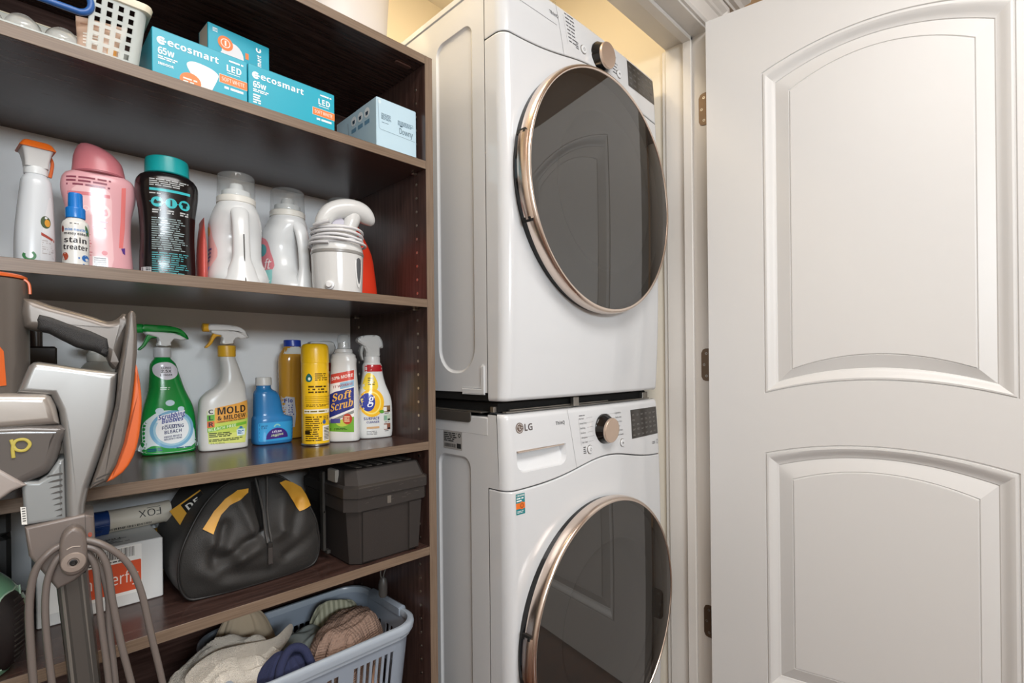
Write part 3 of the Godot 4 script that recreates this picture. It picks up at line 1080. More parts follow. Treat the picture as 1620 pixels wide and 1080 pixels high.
	put(sp, "side_plate", mat("plate_grey", "6f6a64", 0.35, 0.6), kt)
	var tp := MB.new()
	tp.box(V(-0.346, 0.008, -0.60), V(-0.31, 0.0115, -0.02), 0.0008)
	put(tp, "top_plate", M.steel, kt)

	# ---------------- dryer
	h = 0.9866
	t = thing("tumble_dryer", "white dryer with smoked round door, stacked on top of the washer", "dryer", V(1.146, 1.0145, -0.881))
	f = Front.new(h)
	cabinet(t, h, [-0.185, -0.042, 0.064, 0.902, 0.066, 0.03])
	lid = MB.new()
	lid.box(V(-0.3445, h - 0.0215, -0.70), V(0.3445, h, 0.002), 0.004)
	put(lid, "lid", M.white_steel, t)
	seam = func(x: float) -> float: return 0.836 + bump(x, 0.044)
	body = MB.new()
	bow(body, f, xs, func(_x): return 0.001, func(x): return seam.call(x) - 0.0012, 0.010, 0.004, true, 30)
	put(body, "front_panel", M.white_steel, t, 50.0)
	cp = MB.new()
	bow(cp, f, xs, func(x): return seam.call(x) + 0.0012, func(_x): return h - 0.001, 0.003, 0.010, true, 10)
	cp.quad(V(-0.34, h - 0.001, 0.0), V(0.34, h - 0.001, 0.0), V(0.32, h - 0.001, 0.046), V(-0.32, h - 0.001, 0.046))
	cp.sheet()
	put(cp, "control_panel", M.white_steel, t, 50.0)
	var un := MB.new()
	un.box(V(-0.34, 0.0, -0.69), V(0.34, 0.02, 0.02), 0.002)
	put(un, "underside", M.gap, t)
	port(t, 0.5305, -0.12, 0.07)
	dial(t, f, 0.024, 0.917)
	push_button(t, f, -0.054, 0.908, false)
	push_button(t, f, 0.113, 0.909, true)
	k = MB.new()
	k.ink("55565a")
	for i in 8: k.fine(-0.125 + i * 0.0018, 0.970 - i * 0.0095, 0.036, 0.006, 1, f.at, 20 + i, 0.5)
	for i in 7: k.fine(0.075 + i * 0.0015, 0.960 - i * 0.0095, 0.030, 0.006, 1, f.at, 40 + i, 0.5)
	k.line(Vector2(-0.131, 0.966), Vector2(-0.118, 0.895), 0.0004, f.at)
	k.fine(-0.085, 0.898, 0.012, 0.02, 4, f.at, 8)
	k.word("ThinQ", -0.184, 0.946, 0.0085, 0.034, f.at, bold)
	k.line(Vector2(-0.158, 0.985), Vector2(-0.136, seam.call(-0.136)), 0.0009, f.at)
	k.line(Vector2(-0.30, 0.928), Vector2(-0.158, 0.926), 0.0011, f.at)
	put(k, "panel_print", M.print, t)
	ds = MB.new()
	ds.patch(rrect(0.165, 0.897, 0.325, 0.974, 0.002), f.at, 0.0006, 0.02)
	disp = put(ds, "display", M.display, t)
	dt = MB.new()
	dt.ink("85837f")
	for r in 4:
		for c in 6: dt.fine(0.172 + c * 0.025, 0.905 + r * 0.017, 0.015, 0.006, 2, f.at, r * 9 + c, 0.32, 0.001)
	put(dt, "display_print", M.print, disp)
	var lm := MB.new()
	lm.xf = Transform3D(Basis(Vector3(0, 0, 1), Vector3(0, 1, 0), Vector3(-1, 0, 0)), V(-0.343, 0, 0))
	lm.prism(P([-0.088, 0.015, -0.008, 0.015, -0.008, 0.082, -0.016, 0.086, -0.020, 0.080, -0.020, 0.030, -0.088, 0.030]), 0.0, 0.003, 0.0025)
	put(lm, "embossed_corner", M.white_steel, t)

# ---- top shelf --------------------------------------------------------------------------------------------------------
# a wall pierced by square holes: cells [xs x ys], hole(i, j) true where open; on(u, v, depth) places it
func lattice(b: MB, xs: Array, ys: Array, hole: Callable, thick: float, on: Callable) -> void:
	var nx := xs.size() - 1
	var ny := ys.size() - 1
	for i in nx:
		for j in ny:
			if hole.call(i, j): continue
			var u0: float = xs[i]; var u1: float = xs[i + 1]; var v0: float = ys[j]; var v1: float = ys[j + 1]
			b.quad(on.call(u0, v0, 0.0), on.call(u1, v0, 0.0), on.call(u1, v1, 0.0), on.call(u0, v1, 0.0))
			b.quad(on.call(u0, v1, -thick), on.call(u1, v1, -thick), on.call(u1, v0, -thick), on.call(u0, v0, -thick))
			for q in [[i - 1, j, u0, v0, u0, v1], [i + 1, j, u1, v1, u1, v0], [i, j - 1, u1, v0, u0, v0], [i, j + 1, u0, v1, u1, v1]]:
				if q[0] < 0 or q[0] >= nx or q[1] < 0 or q[1] >= ny or hole.call(q[0], q[1]):
					b.quad(on.call(q[2], q[3], 0.0), on.call(q[4], q[5], 0.0), on.call(q[4], q[5], -thick), on.call(q[2], q[3], -thick))
	b.sheet()

func stops(a: float, z: float, n: int, ratio: float) -> Array:      # n holes between a and z; ratio of hole to pitch
	var o := [a]
	var pitch := (z - a) / n
	for i in n:
		o.append(a + pitch * (i + (1.0 - ratio) / 2)); o.append(a + pitch * (i + (1.0 + ratio) / 2))
	o.append(z)
	return o

func led_box(label: String, at: Vector3, turn: float, w: float, h: float, d: float, picture: bool) -> void:
	var t := thing("bulb_box", label, "box", at, turn, "teal light bulb boxes")
	var b := MB.new()
	b.box(V(-w / 2, 0, -d), V(w / 2, h, 0), 0.0008)
	put(b, "carton", gloss("17a2ba", 0.38), t)
	var k := MB.new()
	var on := flat_on(0.0)
	var L := -w / 2
	k.ink("f4f6f6")
	# emblem: a leaf-like c with a bite
	k.arc(L + 0.013, h - 0.018, 0.0028, 0.0066, 40, 320, on, 0.0003, 18)
	k.bar(L + 0.010, h - 0.0195, L + 0.0195, h - 0.0165, on, 0.0003)
	k.word("ecosmart", L + 0.0215, h - 0.0225, 0.0115, 0.080 if w > 0.16 else 0.076, on, bold)
	k.word("65w", L + 0.008, h - 0.040, 0.0115, 0.023, on, bold)
	k.fine(L + 0.008, h - 0.049, 0.028, 0.0065, 2, on, 4, 0.6)
	if picture:
		k.word("INDOOR", L + 0.008, h - 0.058, 0.0042, 0.022, on, bold)
	else:
		k.fine(L + 0.008, h - 0.070, 0.014, 0.018, 4, on, 5, 0.6)
	var r := w / 2
	k.word("LED", r - 0.034, h - 0.029, 0.0115, 0.024, on, bold)
	k.bar(r - 0.033, h - 0.0325, r - 0.012, h - 0.0315, on)
	k.fine(r - 0.03, h - 0.012, 0.024, 0.004, 1, on, 6, 0.7)
	k.fine(r - 0.038, h - 0.062, 0.034, 0.005, 1, on, 9, 0.8)
	k.ink("f3ece4"); k.bar(r - 0.0460, h - 0.0530, r, h - 0.0380, on, 0.0002)
	k.ink("ee7d3c"); k.bar(r - 0.0455, h - 0.0525, r, h - 0.0385, on, 0.0004)
	k.ink("f8f0ea"); k.word("SOFT WHITE", r - 0.042, h - 0.0487, 0.0062, 0.037, on, plain_font, 0.0007)
	if picture:
		k.ink("ece8e6"); k.patch(smooth(P([-0.022, 0.045, -0.010, 0.050, 0.012, 0.048, 0.024, 0.042, 0.024, 0.034, 0.016, 0.014, 0.010, 0.002, -0.006, 0.002, -0.010, 0.016, -0.022, 0.036]), 3), on, 0.0003)
		k.ink("ee7d3c"); k.disc(-0.018, 0.014, 0.016, 0.014, on, 0.0006)
		k.ink("f6e6da"); k.fine(-0.029, 0.009, 0.022, 0.010, 2, on, 11, 0.5, 0.0009)
	put(k, "front_print", M.print, t)
	var lid := MB.new()
	lid.box(V(-w / 2 + 0.001, h - 0.0004, -d + 0.001), V(w / 2 - 0.001, h + 0.0006, -0.0005), 0.0002)
	put(lid, "lid_flap", gloss("1a8aa0", 0.4), t)

func shelf_one() -> void:
	var y: float = SHELF_TOPS[0] + 0.0005
	led_box("teal light bulb carton with bulb picture, beside the mesh basket on the top shelf", V(0.2545, y, -1.0), 0, 0.1445, 0.0835, 0.13, true)
	led_box("teal light bulb carton without bulb picture, between another teal carton and the pale blue box", V(0.4115, y, -1.0), 0, 0.1655, 0.0835, 0.13, false)
	# third carton lies on the other two, its print turned sideways
	var w := 0.112
	var h := 0.088
	var t := thing("bulb_box", "teal light bulb carton lying sideways on top of the other two teal cartons", "box", V(0.3385, y + 0.0845, -1.075), 3.0, "teal light bulb boxes")
	var b := MB.new()
	b.box(V(-w / 2, 0, -0.05), V(w / 2, h, 0), 0.0008)
	put(b, "carton", gloss("17a2ba", 0.38), t)
	var k := MB.new()
	var on := flat_on(0.0)
	k.ink("cfc2b2"); k.bar(-0.048, 0.002, -0.048 + 0.085, h - 0.002, func(u, v, l): return V(-w / 2 - l, v, -0.0025 - (u + 0.048) * 0.5), 0.0003)
	k.ink("e2e0e2"); k.disc(-0.013, 0.042, 0.020, 0.024, on, 0.0003)
	k.ink("ee7d3c"); k.disc(-0.026, 0.060, 0.0135, 0.0135, on, 0.0006)
	k.ink("f6e6da"); k.arc(-0.026, 0.060, 0.007, 0.0085, 0, 360, on, 0.0009)
	k.bar(-0.0275, 0.055, -0.0245, 0.065, on, 0.0009)
	k.ink("ee7d3c"); k.bar(0.010, 0.046, 0.016, 0.058, on, 0.0005)
	k.ink("f4f6f6")
	var side := func(u: float, v: float, l: float) -> Vector3: return V(0.036 - v, 0.020 + u, l)
	k.word("ecosmart", 0.0, -0.004, 0.009, 0.044, side, bold)
	k.arc(0.054, 0.001, 0.0022, 0.0052, 40, 320, side, 0.0003, 16)
	k.fine(-0.048, 0.074, 0.010, 0.008, 3, on, 3, 0.5)
	k.fine(0.002, 0.060, 0.020, 0.018, 3, side, 7, 0.5)
	put(k, "front_print", M.print, t)

	# pale blue dryer sheet box
	w = 0.104
	h = 0.1175
	t = thing("dryer_sheet_box", "pale blue dryer sheet box at the right end of the top shelf", "box", V(0.643, y, -1.0), 0)
	b = MB.new()
	b.box(V(-w / 2, 0, -0.185), V(w / 2, h, 0), 0.0012)
	put(b, "carton", gloss("b9d3e0", 0.42), t)
	k = MB.new()
	k.ink("7f97a6")
	k.line(Vector2(-0.048, h - 0.004), Vector2(-0.046, 0.054), 0.0009, on)
	k.arc(-0.041, 0.054, 0.0046, 0.0054, 180, 262, on)
	k.line(Vector2(-0.042, 0.0488), Vector2(w / 2 - 0.003, 0.046), 0.0009, on)
	k.ink("6f8796"); k.fine(-0.040, 0.072, 0.028, 0.014, 6, on, 2, 0.55)
	k.fine(0.002, 0.072, 0.044, 0.011, 5, on, 12, 0.55)
	k.fine(-0.039, 0.064, 0.025, 0.003, 1, on, 13, 0.4)
	k.ink("34505f"); k.word("Downy", 0.006, 0.0535, 0.0125, 0.036, on, plain_font)
	k.fine(0.008, 0.0695, 0.009, 0.003, 1, on, 1, 0.8)
	k.ink("cfe0e8"); k.disc(-0.044, h - 0.009, 0.004, 0.004, on)
	var ls := func(u: float, v: float, l: float) -> Vector3: return V(-w / 2 - l, v, u)
	for i in 3:
		var u := -0.100 + i * 0.030
		k.ink("eef3f5"); k.disc(u, 0.096, 0.012, 0.011, ls, 0.0003)
		k.ink("3a4a5c"); k.patch(P([u - 0.006, 0.098, u + 0.006, 0.098, u + 0.0045, 0.090, u - 0.0045, 0.090]), ls, 0.0006)
		k.ink("6d97b1"); k.bar(u - 0.011, 0.070, u + 0.011, 0.0795, ls, 0.0003)
	k.ink("3f5562"); k.line(Vector2(-0.128, 0.10), Vector2(-0.120, 0.03), 0.001, ls)
	put(k, "box_print", M.print, t)
	b = MB.new()
	b.box(V(-w / 2 + 0.001, h - 0.0003, -0.09), V(w / 2 - 0.001, h + 0.0008, -0.0008), 0.0003)
	put(b, "lid_flap", gloss("b3cddb", 0.45), t)

	# mesh basket with bulbs and a packet
	t = thing("mesh_basket", "translucent white mesh basket with a blue grip at the left of the top shelf", "basket", V(-0.0015, y + 0.0022, -1.076), 0)
	var shell := mat("frost", "dfe6e2", 0.35)
	shell.transparency = BaseMaterial3D.TRANSPARENCY_ALPHA
	shell.albedo_color.a = 0.45
	var hx := 0.178
	var hz := 0.088
	var bh := 0.102
	# walls follow a rounded rectangle, wider at the rim
	var per := rrect(-hx, -hz, hx, hz, 0.012, 6)
	var n := per.size()
	var wall_at := func(u: float, v: float, dd: float) -> Vector3:
		var i := int(floor(u)) % n
		var p := per[i].lerp(per[(i + 1) % n], u - floor(u))
		var s := 0.93 + 0.07 * v / bh
		var q := p * s
		return Vector3(q.x, v, q.y) + Vector3(q.x, 0, q.y).normalized() * dd
	b = MB.new()
	# the front side lies between corner points; find its ends: per goes round counter-clockwise from the +x +z corner
	var strip := func(i0: int, i1: int, xs: Array, hole: Callable) -> void:
		var us := []
		for x in xs: us.append(lerpf(i0, i1, x))
		lattice(b, us, stops(0.006, bh - 0.012, 6, 0.62), hole, 0.0016, wall_at)
	# +z is the front here: corner arcs 0..6 (+x+z), 7..13 (-x+z), 14..20 (-x-z), 21..27 (+x-z)
	var fx := stops(0.0, 1.0, 24, 0.58)
	var open := func(i: int, j: int) -> bool:
		var col := i / 2
		if i % 2 == 0 or j % 2 == 0: return false
		return not (col >= 4 and col <= 10 and j > 2)      # solid round the grip
	strip.call(6, 7, fx, func(i, j): return i >= 9 and i <= 47 and j >= 1 and j <= 11 or open.call(i, j))
	strip.call(20, 21, fx, func(i, j): return i % 2 == 1 and j % 2 == 1)
	for q in [[0, 6], [7, 13], [14, 20], [21, 27]]:
		var us := []
		for i in 7: us.append(float(q[0] + i))
		lattice(b, us, [0.0, 0.006, bh - 0.012, bh], func(_i, _j): return false, 0.0016, wall_at)
	for q in [[13, 14], [27, 28]]:
		strip.call(q[0], q[1], stops(0.0, 1.0, 8, 0.58), func(i, j): return i % 2 == 1 and j % 2 == 1)
	for q in [[6, 7], [13, 14], [20, 21], [27, 28]]:
		for v in [[0.0, 0.006], [bh - 0.012, bh]]: lattice(b, [float(q[0]), float(q[1])], v, func(_i, _j): return false, 0.0016, wall_at)
	var bot := PackedVector2Array()
	for p in per: bot.append(p * 0.93)
	b.xf = Transform3D(Basis(Vector3(1, 0, 0), Vector3(0, 0, 1), Vector3(0, -1, 0)), Vector3.ZERO)
	b.prism(bot, -0.002, 0.0, 0.0)
	put(b, "mesh_wall", shell, t, 20.0)
	b = MB.new()
	var rim := []
	for q in [[0.0, bh - 0.010], [0.006, bh - 0.009], [0.0075, bh - 0.001], [0.006, bh + 0.002], [0.0, bh + 0.0025], [-0.002, bh]]:
		var r := PackedVector3Array()
		for i in n: r.append(wall_at.call(float(i), q[1], q[0]))
		rim.append(r)
	b.loft(rim, false)
	put(b, "rim", gloss("d9d2bc", 0.4), t)
	# blue grip: a rounded oblong ring let into the front wall
	b = MB.new()
	var gp := []
	var oval := rrect(-0.046, -0.017, 0.046, 0.017, 0.0165, 8)
	for p in oval: gp.append(V(0.060 + p.x, 0.072 + p.y, 0.0868 + p.y * 0.03))
	gp.append(gp[0]); gp.append(gp[1])
	b.tube(gp, 0.0046, 10)
	put(b, "grip", gloss("2f5fa3", 0.3), t)
	# loose light bulbs in the basket
	var bulb_glass := clear("bulb_glass", "eeeeea", 0.38, 0.04)
	for q in [[-0.010, -0.012, 14.0, "clear glass light bulb in the mesh basket, farthest from the packet"], [0.032, 0.004, -8.0, "clear glass light bulb in the mesh basket, middle of three"], [0.0745, 0.004, 6.0, "clear glass light bulb in the mesh basket, next to the pinkish packet"]]:
		var bt := thing("light_bulb", q[3], "light bulb", V(q[0], y + 0.0034 + 0.0222, -1.038 - absf(q[1])), q[2], "clear bulbs in the mesh basket")
		b = MB.new()
		b.xf = Transform3D(Basis(Vector3(1, 0, 0), PI / 2), Vector3.ZERO)
		b.lathe([[0.0002, 0.03], [0.012, 0.029], [0.021, 0.022], [0.0258, 0.008], [0.0245, -0.006], [0.019, -0.018], [0.014, -0.030], [0.0135, -0.036]], 28, false)
		put(b, "globe", bulb_glass, bt)
		b = MB.new()
		b.xf = Transform3D(Basis(Vector3(1, 0, 0), PI / 2), Vector3.ZERO)
		b.lathe([[0.0002, 0.010], [0.006, 0.008], [0.0085, -0.006], [0.010, -0.030]], 16)
		put(b, "filament_core", gloss("eae6de", 0.3), bt)
		b = MB.new()
		b.xf = Transform3D(Basis(Vector3(1, 0, 0), PI / 2), Vector3.ZERO)
		b.lathe([[0.0135, -0.035], [0.0132, -0.040], [0.0136, -0.043], [0.0130, -0.047], [0.0134, -0.050], [0.0125, -0.056], [0.006, -0.060], [0.0002, -0.060]], 20)
		bt.scale = Vector3.ONE * 0.82
		put(b, "screw_cap", M.nickel, bt)
	t = thing("packet", "pinkish see-through packet lying in the mesh basket beside the bulbs", "packet", V(0.115, y + 0.0032, -1.020), -14.0)
	b = MB.new()
	var bag := Body.new([[0.0, 0.024, 0.004, 0.0, 2.2], [0.014, 0.027, 0.012, 0.002, 2.2], [0.034, 0.027, 0.012, 0.002, 2.2], [0.052, 0.030, 0.006, 0.004, 2.2], [0.066, 0.032, 0.0012, 0.006, 2.2]])
	bag.build(b, 28, 14, 0.002)
	var pm := mat("packet_film", "e9c6ae", 0.3)
	pm.transparency = BaseMaterial3D.TRANSPARENCY_ALPHA
	pm.albedo_color.a = 0.75
	put(b, "film", pm, t)
	k = MB.new()
	k.ink("e8a24c"); k.patch(P([0.012, 0.008, 0.024, 0.010, 0.025, 0.024, 0.014, 0.022]), bag.front, 0.0006)
	k.ink("f0e6da"); k.fine(-0.016, 0.02, 0.026, 0.02, 4, bag.front, 3, 0.5, 0.0008)
	k.ink("c79a86"); k.bar(-0.02, 0.054, 0.028, 0.0555, bag.front, 0.0006)
	put(k, "packet_print", M.print, t)

	# bucket on top of the unit
	t = thing("bucket", "pale grey plastic bucket standing on top of the shelving unit", "bucket", V(0.566, 1.8155, -1.175), 0)
	b = MB.new()
	b.lathe([[0.128, 0.0], [0.131, 0.003], [0.150, 0.29], [0.157, 0.292], [0.158, 0.302], [0.150, 0.304], [0.147, 0.296], [0.128, 0.008], [0.0002, 0.008]], 64)
	put(b, "pail", gloss("d4cfcc", 0.4), t)
	b = MB.new()
	b.tube(curve([V(-0.156, 0.27, 0), V(-0.11, 0.21, 0.125), V(0, 0.175, 0.172), V(0.11, 0.21, 0.125), V(0.156, 0.27, 0)], 8), 0.0022, 6)
	put(b, "handle", M.steel, t)

# ---- second shelf -----------------------------------------------------------------------------------------------------
func body(t: Node3D, called: String, keys: Array, m: Material, n := 40, rows := 28) -> Body:
	var s := Body.new(keys)
	var b := MB.new()
	s.build(b, n, rows)
	put(b, called, m, t, 50.0)
	return s

func turned(t: Node3D, called: String, prof: Array, m: Material, at := Vector3.ZERO, n := 32, tilt := 0.0) -> MeshInstance3D:
	var b := MB.new()
	b.xf = Transform3D(Basis(Vector3(0, 0, 1), tilt), at)
	b.lathe(prof, n)
	return put(b, called, m, t, 34.0)

func ribbed(r: float, y0: float, y1: float, n: int) -> Array:
	var o := [[r - 0.001, y0], [r, y0 + 0.001]]
	o.append([r, y1 - 0.0015]); o.append([r - 0.0015, y1]); o.append([0.0002, y1])
	return o

func clear_cap(t: Node3D, r: float, y0: float, h: float, at: Vector3) -> void:
	# measuring cap of clear plastic turned over the neck
	turned(t, "measuring_cap", [[r, y0], [r + 0.0006, y0 + 0.002], [r - 0.0010, y0 + h - 0.003], [r - 0.003, y0 + h], [r * 0.6, y0 + h - 0.0006], [0.0002, y0 + h - 0.002]], M.clear_plastic, at, 40)
	turned(t, "pour_spout", [[r - 0.008, y0 - 0.002], [r - 0.008, y0 + 0.012], [r * 0.45, y0 + 0.014], [r * 0.34, y0 + h * 0.62], [r * 0.26, y0 + h * 0.64], [0.0002, y0 + 0.02]], gloss("dfe3e3", 0.3), at, 28)

func steamer_girth(n: int) -> Array:
	var o := []
	for i in n:
		var a := i / (n - 1.0)
		o.append(lerpf(0.0165, 0.0215, smoothstep(0.15, 0.6, a)) * (1.0 - pow(maxf(0.0, a - 0.66) / 0.34, 2.2) * 0.82))
	return o

func shelf_two() -> void:
	var y: float = SHELF_TOPS[1] + 0.0005
	var t: Node3D
	var k: MB
	# white trigger bottle with an orange cap
	t = thing("spray_bottle", "slim white spray bottle with orange nozzle cap, left end of the second shelf", "spray bottle", V(0.0455, y, -1.13), 6)
	var s := body(t, "bottle", [[0.0, 0.0245, 0.024, 0.0, 2.4], [0.02, 0.0250, 0.025, 0.0, 2.4], [0.06, 0.0245, 0.024, 0.0, 2.3], [0.10, 0.0225, 0.022, 0.001, 2.2], [0.135, 0.0200, 0.020, 0.002, 2.2], [0.152, 0.0180, 0.018, 0.002, 2.2], [0.160, 0.0130, 0.013, 0.002, 2.0], [0.163, 0.012, 0.012, 0.002, 2.0]], gloss("d2d6d9", 0.25))
	k = MB.new()
	k.ink("d9dadc"); k.patch(smooth(P([0.004, 0.012, 0.020, 0.016, 0.021, 0.06, 0.020, 0.10, 0.016, 0.125, 0.009, 0.09, 0.004, 0.05]), 4), s.front, 0.0002)
	k.ink("a8483c"); k.patch(P([0.004, 0.060, 0.021, 0.052, 0.021, 0.056, 0.004, 0.065]), s.front, 0.0005)
	k.ink("b9b4b4"); k.fine(0.005, 0.03, 0.014, 0.024, 7, s.front, 3, 0.5)
	k.ink("4a5a3c"); k.disc(0.010, 0.082, 0.0065, 0.010, s.front, 0.0004)
	k.ink("d79a3a"); k.disc(0.012, 0.081, 0.0036, 0.006, s.front, 0.0006)
	k.ink("3c7a4a"); k.arc(-0.010, 0.026, 0.0045, 0.008, 150, 420, s.front, 0.0004)
	k.ink("3a4a86"); k.word("For Tips,", -0.018, 0.013, 0.0052, 0.020, s.front, plain_font)
	k.word("Tricks", -0.014, 0.005, 0.0048, 0.014, s.front, plain_font)
	put(k, "label", M.print, t)
	turned(t, "collar", [[0.0145, 0.160], [0.0150, 0.162], [0.0150, 0.170], [0.0140, 0.172]], gloss("dfe2e2", 0.3), V(0.002, 0, 0))
	var b := MB.new()
	var rings := []
	for q in [[0.171, 0.0145, 0.013], [0.180, 0.0150, 0.015], [0.192, 0.0170, 0.019], [0.198, 0.0190, 0.022]]:
		var r := PackedVector3Array()
		for p in rrect(-q[1], -q[2], q[1], q[2], 0.005, 4): r.append(V(p.x + 0.002, q[0], p.y))
		rings.append(r)
	b.loft(rings)
	put(b, "spray_head", gloss("d6d6d4", 0.25), t)
	b = MB.new()
	rings = []
	for q in [[0.1982, 0.0215, 0.024], [0.1998, 0.022, 0.0245], [0.208, 0.0175, 0.020], [0.2105, 0.0150, 0.017]]:
		var r := PackedVector3Array()
		for p in rrect(-q[1], -q[2], q[1], q[2], 0.004, 4): r.append(V(p.x + 0.002, q[0], p.y))
		rings.append(r)
	b.loft(rings)
	put(b, "nozzle_cap", gloss("d9681f", 0.3), t)
	b = MB.new()
	b.tube(curve([V(0.0175, 0.196, 0.004), V(0.0215, 0.185, 0.004), V(0.0205, 0.172, 0.004), V(0.0185, 0.160, 0.004)], 5), 0.0024, 8)
	put(b, "trigger", gloss("c9602a", 0.3), t)

	# pink scent bead bottle
	t = thing("scent_bead_bottle", "large pink waisted bottle with rose cap on the second shelf", "bottle", V(0.1285, y, -1.135), -6)
	s = body(t, "bottle", [[0.0, 0.0455, 0.029, 0.0, 2.6], [0.02, 0.0465, 0.030, 0.0, 2.6], [0.07, 0.0435, 0.029, 0.0, 2.5], [0.11, 0.0445, 0.031, 0.0, 2.4], [0.150, 0.0515, 0.034, 0.0, 2.3], [0.168, 0.0500, 0.034, 0.0, 2.3], [0.178, 0.0440, 0.031, 0.0, 2.2], [0.182, 0.036, 0.028, 0.0, 2.1]], gloss("dfa6ac", 0.3), 56, 30)
	k = MB.new()
	k.ink("efc3c6"); k.patch(smooth(P([-0.034, 0.012, 0.014, 0.012, 0.016, 0.09, 0.014, 0.145, -0.010, 0.150, -0.036, 0.145, -0.033, 0.08]), 3), s.front, 0.0002)
	k.ink("8c4a5a"); k.fine(-0.043, 0.150, 0.060, 0.018, 3, s.front, 4, 0.5)
	k.ink("d98088"); k.bar(-0.042, 0.136, 0.014, 0.1415, s.front, 0.0004)
	k.ink("f6dcdc"); k.disc(0.002, 0.112, 0.0125, 0.0125, s.front, 0.0004); k.arc(-0.018, 0.115, 0.003, 0.0045, 0, 360, s.front, 0.0004, 12)
	k.ink("e49aa2"); k.patch(smooth(P([-0.006, 0.106, 0.010, 0.106, 0.009, 0.117, 0.004, 0.114, -0.002, 0.118, -0.007, 0.114]), 3), s.front, 0.0006)
	k.ink("a0606c"); k.fine(0.000, 0.093, 0.012, 0.004, 1, s.front, 7, 0.6); k.fine(-0.010, 0.083, 0.022, 0.004, 1, s.front, 8, 0.6)
	k.ink("d9868e"); k.fine(-0.030, 0.03, 0.020, 0.044, 9, s.front, 5, 0.35)
	k.ink("e57c7a"); k.patch(P([0.030, 0.158, 0.036, 0.160, 0.034, 0.09, 0.031, 0.055, 0.0255, 0.055, 0.028, 0.10]), s.front, 0.0004)
	k.ink("5a3a86"); k.patch(P([0.0285, 0.054, 0.034, 0.056, 0.034, 0.044, 0.031, 0.046]), s.front, 0.0006)
	k.ink("f4f0f0"); k.bar(-0.010, 0.010, 0.010, 0.036, s.front, 0.0004)
	k.ink("4a4244"); 
	for i in 7: k.bar(-0.008, 0.012 + i * 0.0034, 0.008, 0.0138 + i * 0.0034, s.front, 0.0006)
	k.ink("d98088"); k.disc(0.006, 0.043, 0.004, 0.004, s.front, 0.0004)
	put(k, "label", M.print_gloss, t)
	b = MB.new()
	rings = []
	for i in 9:      # domed cap, its top slanting down to the right
		var a := i / 8.0
		var hgt := 0.179 + 0.050 * sin(a * PI / 2)
		var rr := 0.0372 * (cos(a * PI / 2 * 0.80) if a > 0.35 else lerpf(1.0, cos(0.35 * PI / 2 * 0.8), a / 0.35))
		var r := PackedVector3Array()
		for q in 40:
			var th := TAU * q / 40
			r.append(V(cos(th) * rr - 0.004 * a, hgt - 0.26 * cos(th) * rr * smoothstep(0.2, 0.8, a), sin(th) * rr * 0.8))
		rings.append(r)
	b.loft(rings)
	put(b, "cap", gloss("cf7c84", 0.3), t, 60.0)
	turned(t, "collar", [[0.036, 0.176], [0.0385, 0.1775], [0.0385, 0.1795], [0.036, 0.181]], gloss("a85c66", 0.4), V(0, 0, 0), 40)

	# little stain remover bottle
	t = thing("spray_bottle", "small white stain treater bottle with bright blue cap, before the pink bottle", "spray bottle", V(0.0875, y, -1.03), -4)
	s = body(t, "bottle", [[0.0, 0.0160, 0.0160, 0.0, 2.0], [0.060, 0.0165, 0.0165, 0.0, 2.0], [0.070, 0.0155, 0.0155, 0.0, 2.0], [0.0765, 0.0105, 0.0105, 0.0, 2.0]], gloss("dededa", 0.3))
	k = MB.new()
	k.ink("2c2a2c")
	k.word("stain", -0.0135, 0.0375, 0.0082, 0.026, s.front, bold, 0.0004)
	k.word("treater", -0.0145, 0.0270, 0.0078, 0.0285, s.front, bold, 0.0004)
	k.word("messy eater", -0.0135, 0.0495, 0.0040, 0.027, s.front, bold, 0.0004)
	k.fine(-0.007, 0.0655, 0.012, 0.0022, 1, s.front, 3, 0.6)
	k.ink("3f7fc4"); k.word("miss mouth's", -0.0125, 0.0555, 0.0040, 0.026, s.front, bold, 0.0004)
	k.ink("b5523a"); k.disc(-0.0125, 0.0165, 0.0035, 0.006, s.front, 0.0004)
	k.ink("2f6cb4"); k.disc(0.0110, 0.0155, 0.0042, 0.0050, s.front, 0.0004); k.disc(0.0035, 0.015, 0.0011, 0.0013, s.front); k.disc(0.009, 0.006, 0.001, 0.0012, s.front)
	k.ink("3c6a3c"); k.patch(smooth(P([0.011, 0.066, 0.0145, 0.060, 0.0150, 0.050, 0.012, 0.054]), 3), s.front, 0.0004)
	k.ink("8a3c34"); k.disc(-0.0148, 0.058, 0.0012, 0.005, s.front)
	put(k, "label", M.print, t)
	turned(t, "cap", [[0.0118, 0.077], [0.0122, 0.078], [0.0122, 0.091], [0.0112, 0.093], [0.0092, 0.0935], [0.0088, 0.114], [0.0080, 0.1155], [0.0002, 0.1155]], gloss("1976c8", 0.25))

	# black bottle with teal cap
	t = thing("scent_bead_bottle", "tall black bottle with teal cap on the second shelf", "bottle", V(0.2225, y, -1.105), -4)
	s = body(t, "bottle", [[0.0, 0.0425, 0.030, 0.0, 2.5], [0.03, 0.0430, 0.031, 0.0, 2.5], [0.08, 0.0415, 0.030, 0.0, 2.4], [0.125, 0.0435, 0.032, 0.0, 2.3], [0.160, 0.0480, 0.034, 0.0, 2.3], [0.180, 0.0475, 0.034, 0.0, 2.3], [0.192, 0.040, 0.031, 0.0, 2.2], [0.196, 0.033, 0.028, 0.0, 2.1]], gloss("171314", 0.2), 56, 30)
	k = MB.new()
	k.ink("3fb9c0"); k.bar(-0.030, 0.158, 0.031, 0.1625, s.front, 0.0004)
	for i in 3: k.disc(-0.019 + i * 0.0205, 0.139, 0.0088, 0.0088, s.front, 0.0004)
	k.bar(-0.030, 0.1385, 0.022, 0.1395, s.front, 0.0003)
	k.ink("16282c")
